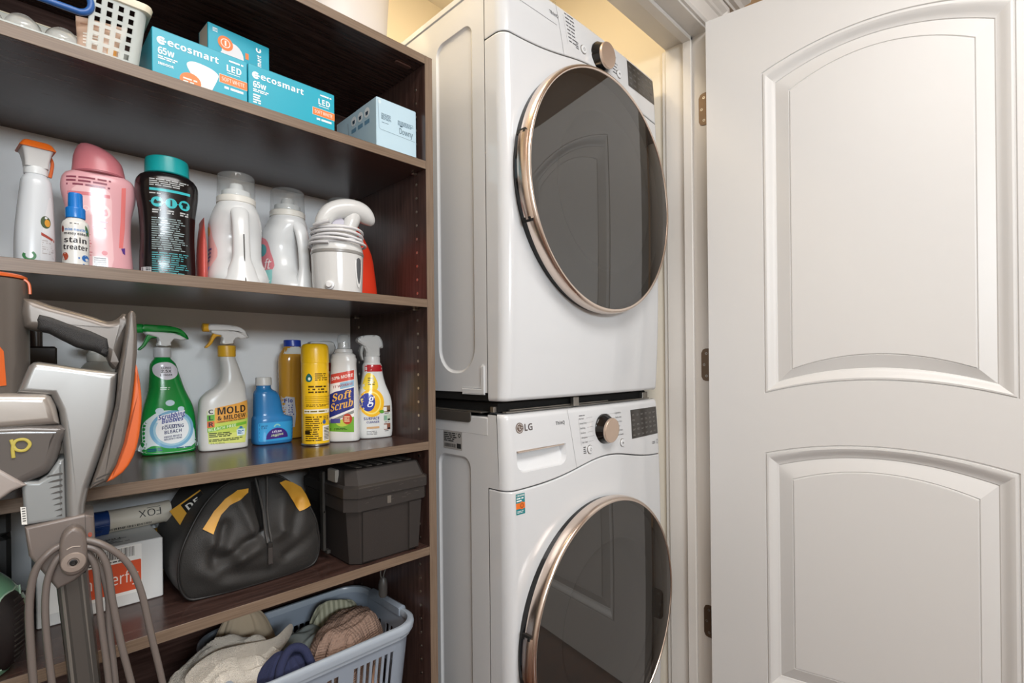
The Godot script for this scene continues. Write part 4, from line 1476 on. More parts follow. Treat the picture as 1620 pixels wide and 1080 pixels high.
	k.patch(smooth(P([-0.024, 0.136, -0.014, 0.137, -0.015, 0.141, -0.019, 0.140, -0.022, 0.143]), 3), s.front, 0.0006)
	k.bar(0.0002, 0.134, 0.0030, 0.142, s.front, 0.0006); k.disc(0.0015, 0.1435, 0.0016, 0.0014, s.front, 0.0006)
	k.patch(P([0.019, 0.134, 0.025, 0.134, 0.025, 0.139, 0.0275, 0.140, 0.026, 0.144, 0.018, 0.144, 0.0165, 0.140, 0.019, 0.139]), s.front, 0.0006)
	k.ink("b9bcbc"); k.fine(-0.030, 0.166, 0.060, 0.014, 4, s.front, 4, 0.5); k.fine(-0.030, 0.152, 0.018, 0.003, 1, s.front, 2, 0.6)
	for i in 3: k.fine(-0.026 + i * 0.0205, 0.119, 0.014, 0.008, 2, s.front, 30 + i, 0.6)
	k.ink("8fa2a4"); k.fine(-0.027, 0.055, 0.055, 0.058, 15, s.front, 17, 0.42)
	k.ink("4e9ea4"); k.fine(-0.027, 0.006, 0.055, 0.046, 12, s.front, 19, 0.42)
	k.ink("c9cacc"); k.bar(-0.041, 0.004, -0.028, 0.024, s.front, 0.0004)
	k.ink("2a2a2c")
	for i in 6: k.bar(-0.040, 0.006 + i * 0.003, -0.029, 0.0074 + i * 0.003, s.front, 0.0006)
	put(k, "label", M.print_gloss, t)
	turned(t, "cap", [[0.033, 0.1935], [0.0345, 0.195], [0.0335, 0.2185], [0.0325, 0.2225], [0.0290, 0.2245], [0.0002, 0.2245]], gloss("149a9c", 0.3), Vector3.ZERO, 44)

	# red foil pouch
	t = thing("pouch", "creased red refill pouch squeezed between black bottle and white jug", "pouch", V(0.2765, y, -1.105), 84)
	s = body(t, "pouch_film", [[0.0, 0.030, 0.0075, 0.0, 2.0], [0.02, 0.032, 0.0080, 0.0, 2.0], [0.06, 0.032, 0.0075, 0.0, 2.0], [0.10, 0.031, 0.0045, -0.002, 2.0], [0.124, 0.030, 0.0010, -0.004, 2.0]], gloss("c9554c", 0.3), 36, 20)
	b = MB.new()
	for q in [-0.016, 0.002, 0.017]:
		var pts := []
		for i in 9: pts.append(s.front(q + 0.003 * sin(i * 0.9), 0.010 + i * 0.0125, -0.0008))
		b.tube(pts, 0.0016, 6)
	put(b, "fold", gloss("d4685e", 0.3), t)

	# white jugs; handle side at +z
	for j in 2:
		var w := 0.050 if j == 0 else 0.047
		t = thing("detergent_jug", "white detergent jug beside the red pouch, its handle turned to the front" if j == 0 else "white baby detergent jug with pink and teal label, between another jug and the steamer", "jug", V(0.3400, y, -1.110) if j == 0 else V(0.4625, y, -1.165), -8 if j == 0 else 18, "white detergent jugs")
		s = body(t, "jug_body", [[0.0, w + 0.004, 0.064, 0.0, 2.7, 0.0], [0.02, w + 0.005, 0.064, 0.0, 2.7, 0.0], [0.038, w + 0.002, 0.058, 0.0, 2.5, -0.005], [0.060, w - 0.003, 0.046, 0.0, 2.5, -0.014], [0.10, w - 0.003, 0.040, 0.0, 2.5, -0.016], [0.130, w - 0.003, 0.043, 0.0, 2.3, -0.011], [0.150, w - 0.008, 0.043, 0.0, 2.1, -0.004], [0.163, 0.0365, 0.0365, 0.0, 2.0, 0.0], [0.169, 0.0335, 0.0335, 0.0, 2.0, 0.0]], gloss("d2d4d4", 0.22), 48, 40)
		# handle: a broad loop from the shoulder down to the foot, with its mould line
		b = MB.new()
		var hp := curve([V(0, 0.158, 0.018), V(0, 0.148, 0.033), V(0, 0.128, 0.043), V(0, 0.10, 0.049), V(0, 0.068, 0.0525), V(0, 0.040, 0.054), V(0, 0.003, 0.0535)], 6)
		var hr := []
		for i in hp.size(): hr.append(lerpf(0.0180, 0.0150, sin(PI * i / (hp.size() - 1.0))) + 0.020 * pow(maxf(0.0, i / (hp.size() - 1.0) - 0.72) / 0.28, 1.6))
		b.tube(hp, hr, 18, 0.62)
		put(b, "handle", gloss("d4d6d6", 0.22), t, 60.0)
		b = MB.new()
		var sl := []
		for q in [[0.008, 0.0752], [0.018, 0.0700], [0.028, 0.0664], [0.040, 0.0648], [0.055, 0.0636], [0.070, 0.0624], [0.085, 0.0609], [0.100, 0.0592]]: sl.append(V(0.003, q[0], q[1]))
		b.tube(sl, 0.0011, 6)
		put(b, "mould_slit", gloss("4c4a48", 0.6), t)
		k = MB.new()
		if j == 0:
			k.ink("dfb4b0"); k.patch(smooth(P([-0.046, 0.012, 0.020, 0.012, 0.020, 0.060, 0.006, 0.10, 0.0, 0.125, -0.040, 0.125, -0.046, 0.07]), 3), s.left, 0.0003)
			k.ink("8fa4d6"); k.patch(P([-0.010, 0.008, 0.022, 0.010, 0.021, 0.040, -0.010, 0.036]), s.left, 0.0005)
			k.ink("6a4a8c"); k.fine(-0.020, 0.05, 0.028, 0.03, 4, s.left, 3, 0.5, 0.0007)
			k.ink("d8a24a"); k.disc(-0.010, 0.112, 0.010, 0.010, s.left, 0.0005)
		else:
			k.ink("d9828a"); k.patch(smooth(P([-0.052, 0.052, 0.006, 0.052, 0.000, 0.090, -0.012, 0.118, -0.045, 0.122, -0.050, 0.09]), 3), s.left, 0.0003)
			k.ink("8fcdc8"); k.patch(P([-0.046, 0.008, 0.014, 0.008, 0.012, 0.036, 0.006, 0.054, -0.048, 0.054]), s.left, 0.0004)
			k.ink("5aa0a4"); k.disc(-0.024, 0.096, 0.014, 0.013, s.left, 0.0005)
			k.ink("f4eeee"); k.word("ft", -0.019, 0.056, 0.020, 0.018, s.left, plain_font, 0.0007, 0.0, 0.2)
			k.ink("f4f4f0")
			var star := PackedVector2Array()
			for i in 10: star.append(Vector2(0.000, 0.026) + Vector2(0, 0.0105 if i % 2 == 0 else 0.0042).rotated(TAU * i / 10 + 0.15))
			k.patch(star, s.left, 0.0007)
			k.ink("6cc4c4"); k.word("baby", -0.016, 0.010, 0.009, 0.022, s.left, plain_font, 0.0007)
		put(k, "label", M.print, t)
		turned(t, "neck_ring", [[0.0335, 0.168], [0.0350, 0.1695], [0.0350, 0.180], [0.0335, 0.1815], [0.0002, 0.1815]], gloss("dcdad2", 0.3), Vector3.ZERO, 40)
		clear_cap(t, 0.0340, 0.1820, 0.0445, Vector3.ZERO)
		if j == 1: t.scale = Vector3.ONE * 1.05

	# garment steamer
	t = thing("garment_steamer", "white handheld garment steamer with its cord wound around it", "steamer", V(0.5185, y, -1.042), -8)
	turned(t, "water_tank", [[0.0480, 0.0], [0.0500, 0.002], [0.0515, 0.03], [0.0530, 0.078], [0.0530, 0.082]], gloss("d2d2d0", 0.15), Vector3.ZERO, 48)
	turned(t, "chrome_ring", [[0.0535, 0.0815], [0.0542, 0.083], [0.0542, 0.087], [0.0535, 0.0885]], gloss("8c8a86", 0.25), Vector3.ZERO, 48)
	b = MB.new()
	b.lathe([[0.0525, 0.088], [0.0530, 0.092], [0.0500, 0.102], [0.0440, 0.118], [0.0400, 0.134], [0.0370, 0.142], [0.0002, 0.143]], 44)
	# handle: front post, and the bridge that sweeps over to the nozzle beak
	b.tube(curve([V(-0.024, 0.128, 0), V(-0.030, 0.142, 0), V(-0.027, 0.158, 0), V(-0.012, 0.176, 0), V(0.012, 0.186, 0), V(0.036, 0.188, 0), V(0.056, 0.183, 0), V(0.071, 0.171, 0), V(0.079, 0.161, 0)], 6), steamer_girth(49), 18)
	b.tube(curve([V(0.022, 0.128, 0), V(0.026, 0.145, 0), V(0.030, 0.160, 0), V(0.036, 0.178, 0)], 5), [0.016, 0.0158, 0.0156, 0.0154, 0.0152, 0.015, 0.0155, 0.016, 0.0165, 0.017, 0.0175, 0.0178, 0.018, 0.018, 0.018, 0.018], 16)
	put(b, "steamer_head", gloss("d0d0ce", 0.2), t, 60.0)
	b = MB.new()
	b.prism(smooth(P([-0.012, 0.137, 0.012, 0.137, 0.014, 0.158, 0.004, 0.168, -0.008, 0.160]), 3), -0.012, 0.004, 0.0)  # pale lavender block filling the opening inside the handle
	put(b, "trigger", gloss("b9b6c2", 0.4), t)
	b = MB.new()
	var cord := []
	for i in 176:
		var a := i * TAU / 34.0
		var v := i / 34.0
		var lift := 0.100 + 0.0088 * v
		if v > 4.2: lift = lerpf(0.138, 0.099, (v - 4.2) / 0.97)
		var rr := 0.0565 - 0.0018 * v + 0.0025 * sin(v * 2.3) + (0.004 if v > 4.2 else 0.0)
		cord.append(V(cos(a + 2.2) * rr, lift + 0.0016 * sin(a * 2.0 + v), sin(a + 2.2) * rr))
	b.tube(cord, 0.0030, 8)
	put(b, "power_cord", gloss("d6d6d8", 0.45), t, 60.0)
	b = MB.new()
	b.tube([V(-0.055, 0.137, 0.020), V(-0.049, 0.139, 0.030), V(-0.040, 0.142, 0.038), V(-0.030, 0.144, 0.044)], [0.0030, 0.0042, 0.0044, 0.0046], 10)
	put(b, "strain_relief", gloss("cfcfd0", 0.4), t)
	k = MB.new()
	var wrap := func(x: float, v: float, l: float) -> Vector3:
		var a := x / 0.052
		return V(sin(a) * (0.0518 + 0.012 * (v - 0.03) * 0.3 + l), v, cos(a) * (0.0518 + 0.012 * (v - 0.03) * 0.3 + l))
	k.ink("f0f0ee"); k.patch(smooth(P([0.0220, 0.076, 0.0420, 0.076, 0.0420, 0.040, 0.0330, 0.012, 0.0240, 0.030]), 3), wrap, 0.0007, 0.004)
	k.ink("5a5c60"); k.patch(smooth(P([0.0250, 0.071, 0.0385, 0.071, 0.0385, 0.042, 0.0325, 0.020, 0.0265, 0.034]), 3), wrap, 0.0014, 0.004)
	put(k, "water_gauge", M.print_gloss, t)
	b = MB.new()
	b.xf = Transform3D(Basis(Vector3(0, 1, 0), -0.62) * Basis(Vector3(1, 0, 0), PI / 2), V(sin(-0.62) * 0.049, 0.013, cos(-0.62) * 0.049))
	b.lathe([[0.009, 0.0], [0.009, 0.006], [0.0065, 0.007], [0.006, 0.011], [0.005, 0.012], [0.0002, 0.012]], 20)
	put(b, "filler_plug", gloss("e2e2e2", 0.25), t)

	# red detergent bottle behind the steamer
	t = thing("detergent_jug", "red detergent bottle with a clear cap standing behind the garment steamer", "jug", V(0.6080, y, -1.160), 0)
	s = body(t, "bottle", [[0.0, 0.066, 0.042, 0.0, 2.5], [0.02, 0.067, 0.043, 0.0, 2.5], [0.07, 0.062, 0.042, 0.0, 2.4], [0.12, 0.053, 0.040, 0.0, 2.3], [0.16, 0.042, 0.038, -0.010, 2.2], [0.185, 0.036, 0.036, -0.017, 2.0], [0.196, 0.032, 0.032, -0.018, 2.0]], gloss("d63a22", 0.25))
	turned(t, "neck_ring", [[0.0335, 0.194], [0.0345, 0.1955], [0.0345, 0.205], [0.0335, 0.2065], [0.0002, 0.2065]], gloss("3a2a28", 0.4), V(-0.018, 0, 0), 36)
	clear_cap(t, 0.0345, 0.207, 0.036, V(-0.018, 0, 0))

# ---- third shelf ------------------------------------------------------------------------------------------------------
func trigger_head(t: Node3D, at: Vector3, hood: String, under: String, lever: String, nozzle: String, k := 1.0, flip := 1.0) -> void:
	# spray head pointing to -x: hood, underside, nozzle, lever, collar comes separately
	var b := MB.new()
	var sc := Transform3D(Basis().scaled(V(k * flip, k, k)), at)
	b.xf = sc
	b.prism(smooth(P([-0.036, 0.0295, -0.014, 0.0300, 0.010, 0.0290, 0.028, 0.0240, 0.039, 0.0140, 0.044, 0.0030, 0.038, 0.0040, 0.022, 0.0130, 0.0, 0.0155, -0.036, 0.0165]), 3), -0.0105, 0.0105, 0.003)
	put(b, "hood", gloss(hood, 0.25), t, 45.0)
	b = MB.new()
	b.xf = sc
	b.prism(smooth(P([-0.030, 0.0165, 0.0, 0.0158, 0.022, 0.0132, 0.040, 0.0035, 0.030, 0.0, 0.018, 0.002, 0.013, -0.004, 0.0105, -0.012, -0.0105, -0.012, -0.0095, -0.002, -0.013, 0.006, -0.028, 0.010]), 3), -0.0092, 0.0092, 0.002)
	put(b, "shroud", gloss(under, 0.28), t, 45.0)
	b = MB.new()
	b.xf = sc * Transform3D(Basis(Vector3(0, 0, 1), PI / 2), V(-0.034, 0.0225, 0))
	b.lathe([[0.0080, 0.0], [0.0092, 0.001], [0.0092, 0.012], [0.0070, 0.0135], [0.0035, 0.0135], [0.0002, 0.0125]], 20)
	put(b, "nozzle", gloss(nozzle, 0.3), t)
	b = MB.new()
	b.xf = sc
	b.prism(smooth(P([-0.012, 0.010, -0.026, 0.011, -0.031, 0.002, -0.036, -0.010, -0.043, -0.019, -0.0400, -0.0215, -0.031, -0.013, -0.025, -0.002, -0.020, 0.003, -0.012, 0.004]), 3), -0.0055, 0.0055, 0.0015)
	put(b, "trigger", gloss(lever, 0.28), t, 45.0)

func shelf_three() -> void:
	var y: float = SHELF_TOPS[2] + 0.0005
	var t: Node3D
	var k: MB
	var s: Body
	var b: MB
	# green foaming cleaner
	t = thing("spray_bottle", "green trigger spray bottle of foaming bleach beside the vacuum", "spray bottle", V(0.2510, y, -1.255), 0)
	s = body(t, "bottle", [[0.0, 0.0475, 0.024, 0.0, 2.7], [0.02, 0.0490, 0.025, 0.0, 2.7], [0.060, 0.0480, 0.025, 0.0, 2.6], [0.095, 0.0430, 0.024, 0.0, 2.5], [0.130, 0.0320, 0.022, -0.003, 2.4], [0.165, 0.0255, 0.019, -0.007, 2.2], [0.184, 0.0220, 0.018, -0.009, 2.1], [0.195, 0.0140, 0.014, -0.010, 2.0], [0.199, 0.013, 0.013, -0.010, 2.0]], gloss("16923f", 0.2), 48, 40)
	k = MB.new()
	# swirl of pale foam, rings, lettering
	k.ink("dfeef2"); k.patch(smooth(P([-0.046, 0.006, 0.046, 0.006, 0.0445, 0.028, 0.040, 0.052, 0.022, 0.078, 0.004, 0.088, -0.018, 0.088, -0.034, 0.078, -0.046, 0.062, -0.047, 0.03]), 4), s.front, 0.0002)
	k.ink("39a04e"); k.patch(smooth(P([-0.045, 0.010, -0.03, 0.020, 0.0, 0.012, 0.03, 0.010, 0.046, 0.018, 0.046, 0.007, 0.0, 0.004, -0.045, 0.006]), 4), s.front, 0.0004)
	k.ink("7fb7d8"); k.arc(0.002, 0.050, 0.033, 0.0385, 0, 360, s.front, 0.0005, 40)
	k.ink("a9d3e6"); k.arc(0.002, 0.050, 0.029, 0.033, 150, 420, s.front, 0.0005, 34)
	k.ink("f2f6f8"); k.disc(0.002, 0.050, 0.029, 0.029, s.front, 0.0005, 30)
	k.ink("cfe6f2"); k.disc(-0.020, 0.089, 0.007, 0.006, s.front, 0.0008); k.disc(0.017, 0.091, 0.006, 0.005, s.front, 0.0008); k.disc(-0.002, 0.104, 0.008, 0.006, s.front, 0.0008)
	k.ink("f0f4fa"); k.patch(P([-0.0235, 0.066, 0.024, 0.0755, 0.024, 0.0885, -0.0235, 0.0785]), s.front, 0.0006)
	k.ink("2c3f96"); k.word("Scrubbing", -0.0225, 0.0705, 0.0095, 0.046, s.front, bold, 0.0012, 0.15, 0.15)
	k.word("Bubbles", -0.0170, 0.0630, 0.0095, 0.037, s.front, bold, 0.0012, 0.12, 0.15)
	k.ink("2c3a6c"); k.word("FOAMING", -0.0165, 0.0505, 0.0070, 0.038, s.front, bold, 0.0009, 0.08)
	k.word("BLEACH", -0.0125, 0.0415, 0.0070, 0.030, s.front, bold, 0.0009, 0.08)
	k.word("ERASES MOLD &", -0.0130, 0.0335, 0.0036, 0.031, s.front, bold, 0.0009, 0.08)
	k.word("MILDEW STAINS", -0.0130, 0.0285, 0.0036, 0.031, s.front, bold, 0.0009, 0.08)
	k.fine(-0.012, 0.0585, 0.030, 0.002, 1, s.front, 2, 0.6, 0.0009)
	k.ink("2a5a86"); k.fine(-0.040, 0.008, 0.024, 0.007, 2, s.front, 5, 0.6, 0.0009); k.fine(0.008, 0.010, 0.030, 0.003, 1, s.front, 6, 0.6, 0.0009)
	k.ink("ece9f2"); k.patch(smooth(P([-0.0285, 0.178, -0.027, 0.163, -0.016, 0.154, -0.006, 0.151, 0.006, 0.154, 0.014, 0.163, 0.0125, 0.176, 0.0, 0.186, -0.018, 0.186]), 4), s.front, 0.0004)
	k.ink("3a3a44"); k.word("CLINGS", -0.0155, 0.1735, 0.0042, 0.017, s.front, bold, 0.0007)
	k.word("2.5X", -0.0160, 0.1655, 0.0062, 0.018, s.front, bold, 0.0007)
	k.word("LONGER", -0.0175, 0.1590, 0.0042, 0.021, s.front, bold, 0.0007)
	k.ink("bfe0c4"); k.fine(-0.018, 0.130, 0.020, 0.007, 2, s.front, 8, 0.6, 0.0006)
	put(k, "label", M.print_gloss, t)
	turned(t, "collar", [[0.0150, 0.197], [0.0158, 0.1985], [0.0158, 0.215], [0.0148, 0.217], [0.0002, 0.217]], gloss("c9cacb", 0.35), V(-0.010, 0, 0))
	trigger_head(t, V(-0.008, 0.2325, 0), "138a34", "d9d8d4", "138a34", "1d9a40", 1.0)

	# mold and mildew bottle
	t = thing("spray_bottle", "white trigger spray bottle of mold and mildew remover with yellow collar", "spray bottle", V(0.3450, y, -1.225), 0)
	s = body(t, "bottle", [[0.0, 0.0470, 0.024, 0.0, 3.0], [0.02, 0.0475, 0.025, 0.0, 3.0], [0.080, 0.0475, 0.025, 0.0005, 2.9], [0.108, 0.0455, 0.024, 0.001, 2.8], [0.122, 0.0390, 0.023, 0.006, 2.6], [0.136, 0.0290, 0.021, 0.0145, 2.4], [0.152, 0.0220, 0.019, 0.0165, 2.3], [0.178, 0.0175, 0.017, 0.0130, 2.1], [0.202, 0.0155, 0.0155, 0.0080, 2.0]], gloss("d6d6d2", 0.28), 48, 40)
	k = MB.new()
	k.ink("c3d65e"); k.patch(P([-0.034, 0.016, 0.037, 0.012, 0.0445, 0.060, 0.0445, 0.100, 0.010, 0.094, -0.0365, 0.084, -0.0365, 0.060]), s.front, 0.0002)
	k.ink("d9e07c"); k.patch(P([-0.033, 0.016, 0.037, 0.0125, 0.040, 0.036, -0.034, 0.036]), s.front, 0.0004)
	k.ink("e9a84a"); k.patch(P([-0.0225, 0.058, 0.0440, 0.064, 0.0440, 0.1035, 0.022, 0.098, -0.0225, 0.090]), s.front, 0.0004)
	k.ink("d9d8d0"); k.patch(P([-0.0360, 0.076, -0.0235, 0.077, -0.0235, 0.0900, -0.0360, 0.0880]), s.front, 0.0006)
	k.ink("5fae3c"); k.patch(P([-0.0365, 0.063, -0.0235, 0.064, -0.0235, 0.0765, -0.0365, 0.0755]), s.front, 0.0006)
	k.ink("dd6a34"); k.patch(P([-0.0365, 0.049, -0.0235, 0.051, -0.0235, 0.0635, -0.0365, 0.0625]), s.front, 0.0006)
	k.ink("1e1c1a")
	k.word("C", -0.0340, 0.0785, 0.0090, 0.0085, s.front, bold, 0.0009); k.word("L", -0.0335, 0.0655, 0.0090, 0.0070, s.front, bold, 0.0009); k.word("R", -0.0340, 0.0520, 0.0090, 0.0085, s.front, bold, 0.0009)
	k.word("MOLD", -0.0180, 0.0755, 0.0150, 0.0560, s.front, bold, 0.0009, 0.06)
	k.word("& MILDEW", -0.0180, 0.0635, 0.0090, 0.0560, s.front, bold, 0.0009, 0.07)
	k.ink("6a3a1c"); k.word("FOAMING ACTION STAIN REMOVER", -0.0180, 0.0580, 0.0034, 0.054, s.front, bold, 0.0009, 0.085)
	k.ink("74b83a"); k.patch(P([-0.0362, 0.0400, 0.0400, 0.052, 0.0400, 0.058, -0.0362, 0.0485]), s.front, 0.0006)
	k.ink("e6f2cc"); k.word("BLEACH FREE", -0.0345, 0.0418, 0.0060, 0.052, s.front, bold, 0.0009, 0.13)
	k.ink("3c4a1e"); k.fine(-0.0335, 0.0285, 0.044, 0.0105, 3, s.front, 5, 0.6, 0.0007); k.fine(-0.0335, 0.0195, 0.066, 0.006, 2, s.front, 9, 0.6, 0.0007)
	k.word("32 FL. OZ. (946 mL)", -0.0310, 0.0145, 0.0034, 0.026, s.front, plain_font, 0.0007)
	k.ink("8fc6a8"); k.disc(0.0275, 0.037, 0.009, 0.010, s.front, 0.0007)
	k.ink("dfeef2"); k.patch(P([0.0195, 0.028, 0.0355, 0.029, 0.0365, 0.042, 0.0185, 0.041]), s.front, 0.0009)
	k.ink("3a78a8"); k.fine(0.0205, 0.031, 0.014, 0.009, 3, s.front, 4, 0.6, 0.0012); k.disc(0.0275, 0.0455, 0.0035, 0.0025, s.front, 0.0009)
	put(k, "label", M.print, t)
	turned(t, "collar", [[0.0165, 0.198], [0.0175, 0.1995], [0.0175, 0.2205], [0.0165, 0.222], [0.0002, 0.222]], gloss("e0ad2a", 0.35), V(0.008, 0, 0))
	trigger_head(t, V(0.008, 0.2375, 0), "e2e0dc", "e2e0dc", "e3a92a", "e3a92a", 0.98)

	# upside-down pad cleaner bottle
	t = thing("refill_bottle", "translucent blue refill bottle with white cap, its label upside down", "bottle", V(0.4475, y, -1.232), 0)
	s = body(t, "bottle", [[0.0, 0.0415, 0.028, 0.001, 3.2], [0.012, 0.0425, 0.029, 0.001, 3.2], [0.052, 0.0425, 0.029, 0.002, 3.2], [0.060, 0.0410, 0.028, 0.001, 3.0], [0.064, 0.0330, 0.026, -0.005, 2.8], [0.070, 0.0310, 0.025, -0.007, 2.7], [0.104, 0.0275, 0.023, -0.010, 2.5], [0.118, 0.0240, 0.021, -0.013, 2.3], [0.1245, 0.0165, 0.0165, -0.0165, 2.0], [0.136, 0.0155, 0.0155, -0.0165, 2.0]], gloss("2f7cb8", 0.2), 44, 40)
	k = MB.new()
	k.ink("3fa0d8"); k.patch(rrect(-0.036, 0.008, 0.041, 0.050, 0.004), s.front, 0.0002)
	k.ink("45307e")
	var dome := PackedVector2Array([Vector2(-0.022, 0.012), Vector2(0.026, 0.014)])
	for i in 13: dome.append(Vector2(0.002 + 0.024 * cos(PI * i / 12), 0.015 + 0.022 * sin(PI * i / 12)))
	k.patch(dome, s.front, 0.0004)
	k.ink("e6e0f0"); k.word("WETJET", -0.010, 0.0265, 0.0042, 0.022, s.front, bold, 0.0007, 0.02, 0.0, true)
	k.ink("c9d8b0"); k.word("swiffer", -0.012, 0.0165, 0.0060, 0.027, s.front, bold, 0.0007, 0.08, 0.0, true)
	k.ink("8fd0c8"); k.arc(0.002, 0.038, 0.005, 0.008, 20, 170, s.front, 0.0004)
	k.ink("2a5c8c"); k.fine(-0.031, 0.036, 0.013, 0.008, 3, s.front, 4, 0.6, 0.0004)
	put(k, "label", M.print_gloss, t)
	turned(t, "cap", [[0.0160, 0.133], [0.0172, 0.1345], [0.0165, 0.1500], [0.0155, 0.1515], [0.0002, 0.1515]], gloss("e2e2de", 0.35), V(-0.0165, 0, 0))

	# yellow floor cleaner
	t = thing("cleaner_bottle", "tall bottle of amber yellow floor cleaner with blue cap, behind the yellow can", "bottle", V(0.5200, y, -1.289), 8)
	s = body(t, "bottle", [[0.0, 0.0335, 0.024, 0.0, 2.5], [0.02, 0.0345, 0.025, 0.0, 2.5], [0.09, 0.0330, 0.024, 0.0, 2.4], [0.13, 0.0325, 0.024, 0.0, 2.4], [0.190, 0.0335, 0.025, 0.0, 2.3], [0.210, 0.0290, 0.023, 0.0, 2.2], [0.222, 0.0210, 0.020, 0.0, 2.0], [0.226, 0.019, 0.019, 0.0, 2.0]], gloss("d29a35", 0.14), 40, 36)
	k = MB.new()
	k.ink("cfd0d8"); k.patch(P([-0.0325, 0.028, -0.010, 0.028, -0.006, 0.06, -0.009, 0.100, -0.0325, 0.104]), s.front, 0.0003)
	k.ink("3a4a9a"); k.fine(-0.031, 0.034, 0.020, 0.05, 9, s.front, 3, 0.6, 0.0005); k.word("Flo", -0.030, 0.088, 0.010, 0.016, s.front, bold, 0.0005)
	k.ink("dcdcd4"); k.patch(P([-0.029, 0.206, 0.029, 0.206, 0.020, 0.2245, -0.020, 0.2245]), s.front, 0.0003)
	put(k, "label", M.print_gloss, t)
	turned(t, "cap", [[0.0195, 0.2245], [0.0205, 0.226], [0.0200, 0.2395], [0.0190, 0.2410], [0.0002, 0.2410]], gloss("2440a4", 0.3))

	# furniture spray can
	t = thing("aerosol_can", "bright yellow aerosol can of furniture polish at the front of the third shelf", "spray can", V(0.5070, y, -1.132), -6)
	turned(t, "can", [[0.0285, 0.0], [0.0300, 0.0015], [0.0300, 0.003], [0.0290, 0.0042], [0.0293, 0.0060], [0.0293, 0.181], [0.0286, 0.184], [0.0002, 0.184]], gloss("eebf20", 0.25), Vector3.ZERO, 44)
	turned(t, "base_rim", [[0.0288, -0.0002], [0.0303, 0.0010], [0.0303, 0.0035], [0.0292, 0.0046]], M.steel, Vector3.ZERO, 44)
	turned(t, "cap", [[0.0292, 0.1825], [0.0297, 0.184], [0.0295, 0.212], [0.0283, 0.2200], [0.0250, 0.2245], [0.020, 0.2262], [0.0002, 0.2268]], gloss("f0c018", 0.28), Vector3.ZERO, 44)
	var can := func(x: float, v: float, l: float) -> Vector3: return V(sin(x / 0.0293) * (0.0293 + l), v, cos(x / 0.0293) * (0.0293 + l))
	k = MB.new()
	k.ink("2a6a66"); k.patch(smooth(P([-0.0225, 0.160, -0.0155, 0.152, -0.016, 0.144, -0.0225, 0.141, -0.029, 0.144, -0.0295, 0.152]), 3), can, 0.0004)
	k.ink("dfeee6"); k.disc(-0.0215, 0.148, 0.003, 0.0035, can, 0.0007)
	k.ink("4e3a10"); k.fine(-0.010, 0.143, 0.030, 0.018, 4, can, 3, 0.45)
	for i in 3: k.fine(-0.024, 0.128 - i * 0.0062, 0.046, 0.0055, 1, can, 30 + i, 0.62)
	for i in 4: k.bar(-0.032, 0.108 - i * 0.0042, 0.034, 0.1086 - i * 0.0042, can, 0.0003)
	k.fine(-0.030, 0.086, 0.058, 0.006, 2, can, 12, 0.5)
	k.ink("ece6d0"); k.bar(-0.036, 0.0715, 0.040, 0.0805, can, 0.0004)
	k.ink("7a6a2a"); k.fine(-0.034, 0.0735, 0.068, 0.005, 1, can, 13, 0.6, 0.0007)
	k.ink("4e3a10"); k.fine(-0.032, 0.010, 0.036, 0.056, 12, can, 14, 0.5); k.fine(0.008, 0.056, 0.018, 0.010, 3, can, 16, 0.45)
	k.ink("3a5c9a"); k.disc(0.010, 0.052, 0.0042, 0.0046, can, 0.0004)
	k.ink("ece6d8"); k.bar(0.006, 0.010, 0.027, 0.044, can, 0.0004)
	k.ink("2c2410")
	for i in 9: k.bar(0.009, 0.013 + i * 0.0032, 0.025, 0.0145 + i * 0.0032, can, 0.0007)
	k.bar(-0.033, 0.026, -0.021, 0.034, can, 0.0007)
	put(k, "can_print", M.print_gloss, t)

	# white spray bottle half hidden behind
	t = thing("spray_bottle", "white spray bottle with red band, mostly hidden between yellow can and white bottle", "spray bottle", V(0.5900, y, -1.262), 0)
	s = body(t, "bottle", [[0.0, 0.036, 0.024, 0.0, 2.6], [0.07, 0.036, 0.024, 0.0, 2.6], [0.12, 0.030, 0.022, 0.0, 2.4], [0.165, 0.0215, 0.019, 0.0, 2.1], [0.185, 0.0205, 0.019, 0.0, 2.0], [0.190, 0.014, 0.014, 0.0, 2.0]], gloss("dcdcd8", 0.3), 36, 30)
	k = MB.new()
	k.ink("b8242c"); k.bar(-0.0205, 0.162, 0.0205, 0.184, s.front, 0.0004)
	k.ink("b9a83c"); k.bar(-0.030, 0.03, 0.030, 0.10, s.front, 0.0004)
	put(k, "label", M.print, t)
	turned(t, "collar", [[0.016, 0.188], [0.017, 0.1895], [0.017, 0.204], [0.016, 0.2055], [0.0002, 0.2055]], gloss("b9bab8", 0.35))
	b = MB.new()
	b.prism(smooth(P([-0.038, 0.236, 0.0, 0.240, 0.020, 0.236, 0.026, 0.222, 0.022, 0.212, 0.016, 0.202, -0.013, 0.202, -0.014, 0.214, -0.038, 0.220]), 3), -0.013, 0.013, 0.004)
	put(b, "spray_head", gloss("d2d2ce", 0.35), t, 45.0)

	# cream cleanser, turned so its label faces left
	t = thing("cleanser_bottle", "white squeeze bottle of cream cleanser with colourful slanted label", "bottle", V(0.5780, y, -1.136), -38)
	s = body(t, "bottle", [[0.0, 0.0350, 0.0245, 0.0, 3.2], [0.02, 0.0360, 0.0250, 0.0, 3.2], [0.10, 0.0335, 0.0240, 0.0, 3.0], [0.150, 0.0300, 0.0225, 0.0, 2.8], [0.180, 0.0285, 0.0215, 0.0, 2.6], [0.190, 0.0295, 0.0220, 0.0, 2.5], [0.196, 0.0270, 0.0210, 0.0, 2.4], [0.204, 0.0255, 0.0205, 0.0, 2.3], [0.207, 0.0150, 0.0150, 0.0, 2.0], [0.210, 0.0145, 0.0145, 0.0, 2.0]], gloss("d6d6d4", 0.25), 44, 44)
	k = MB.new()
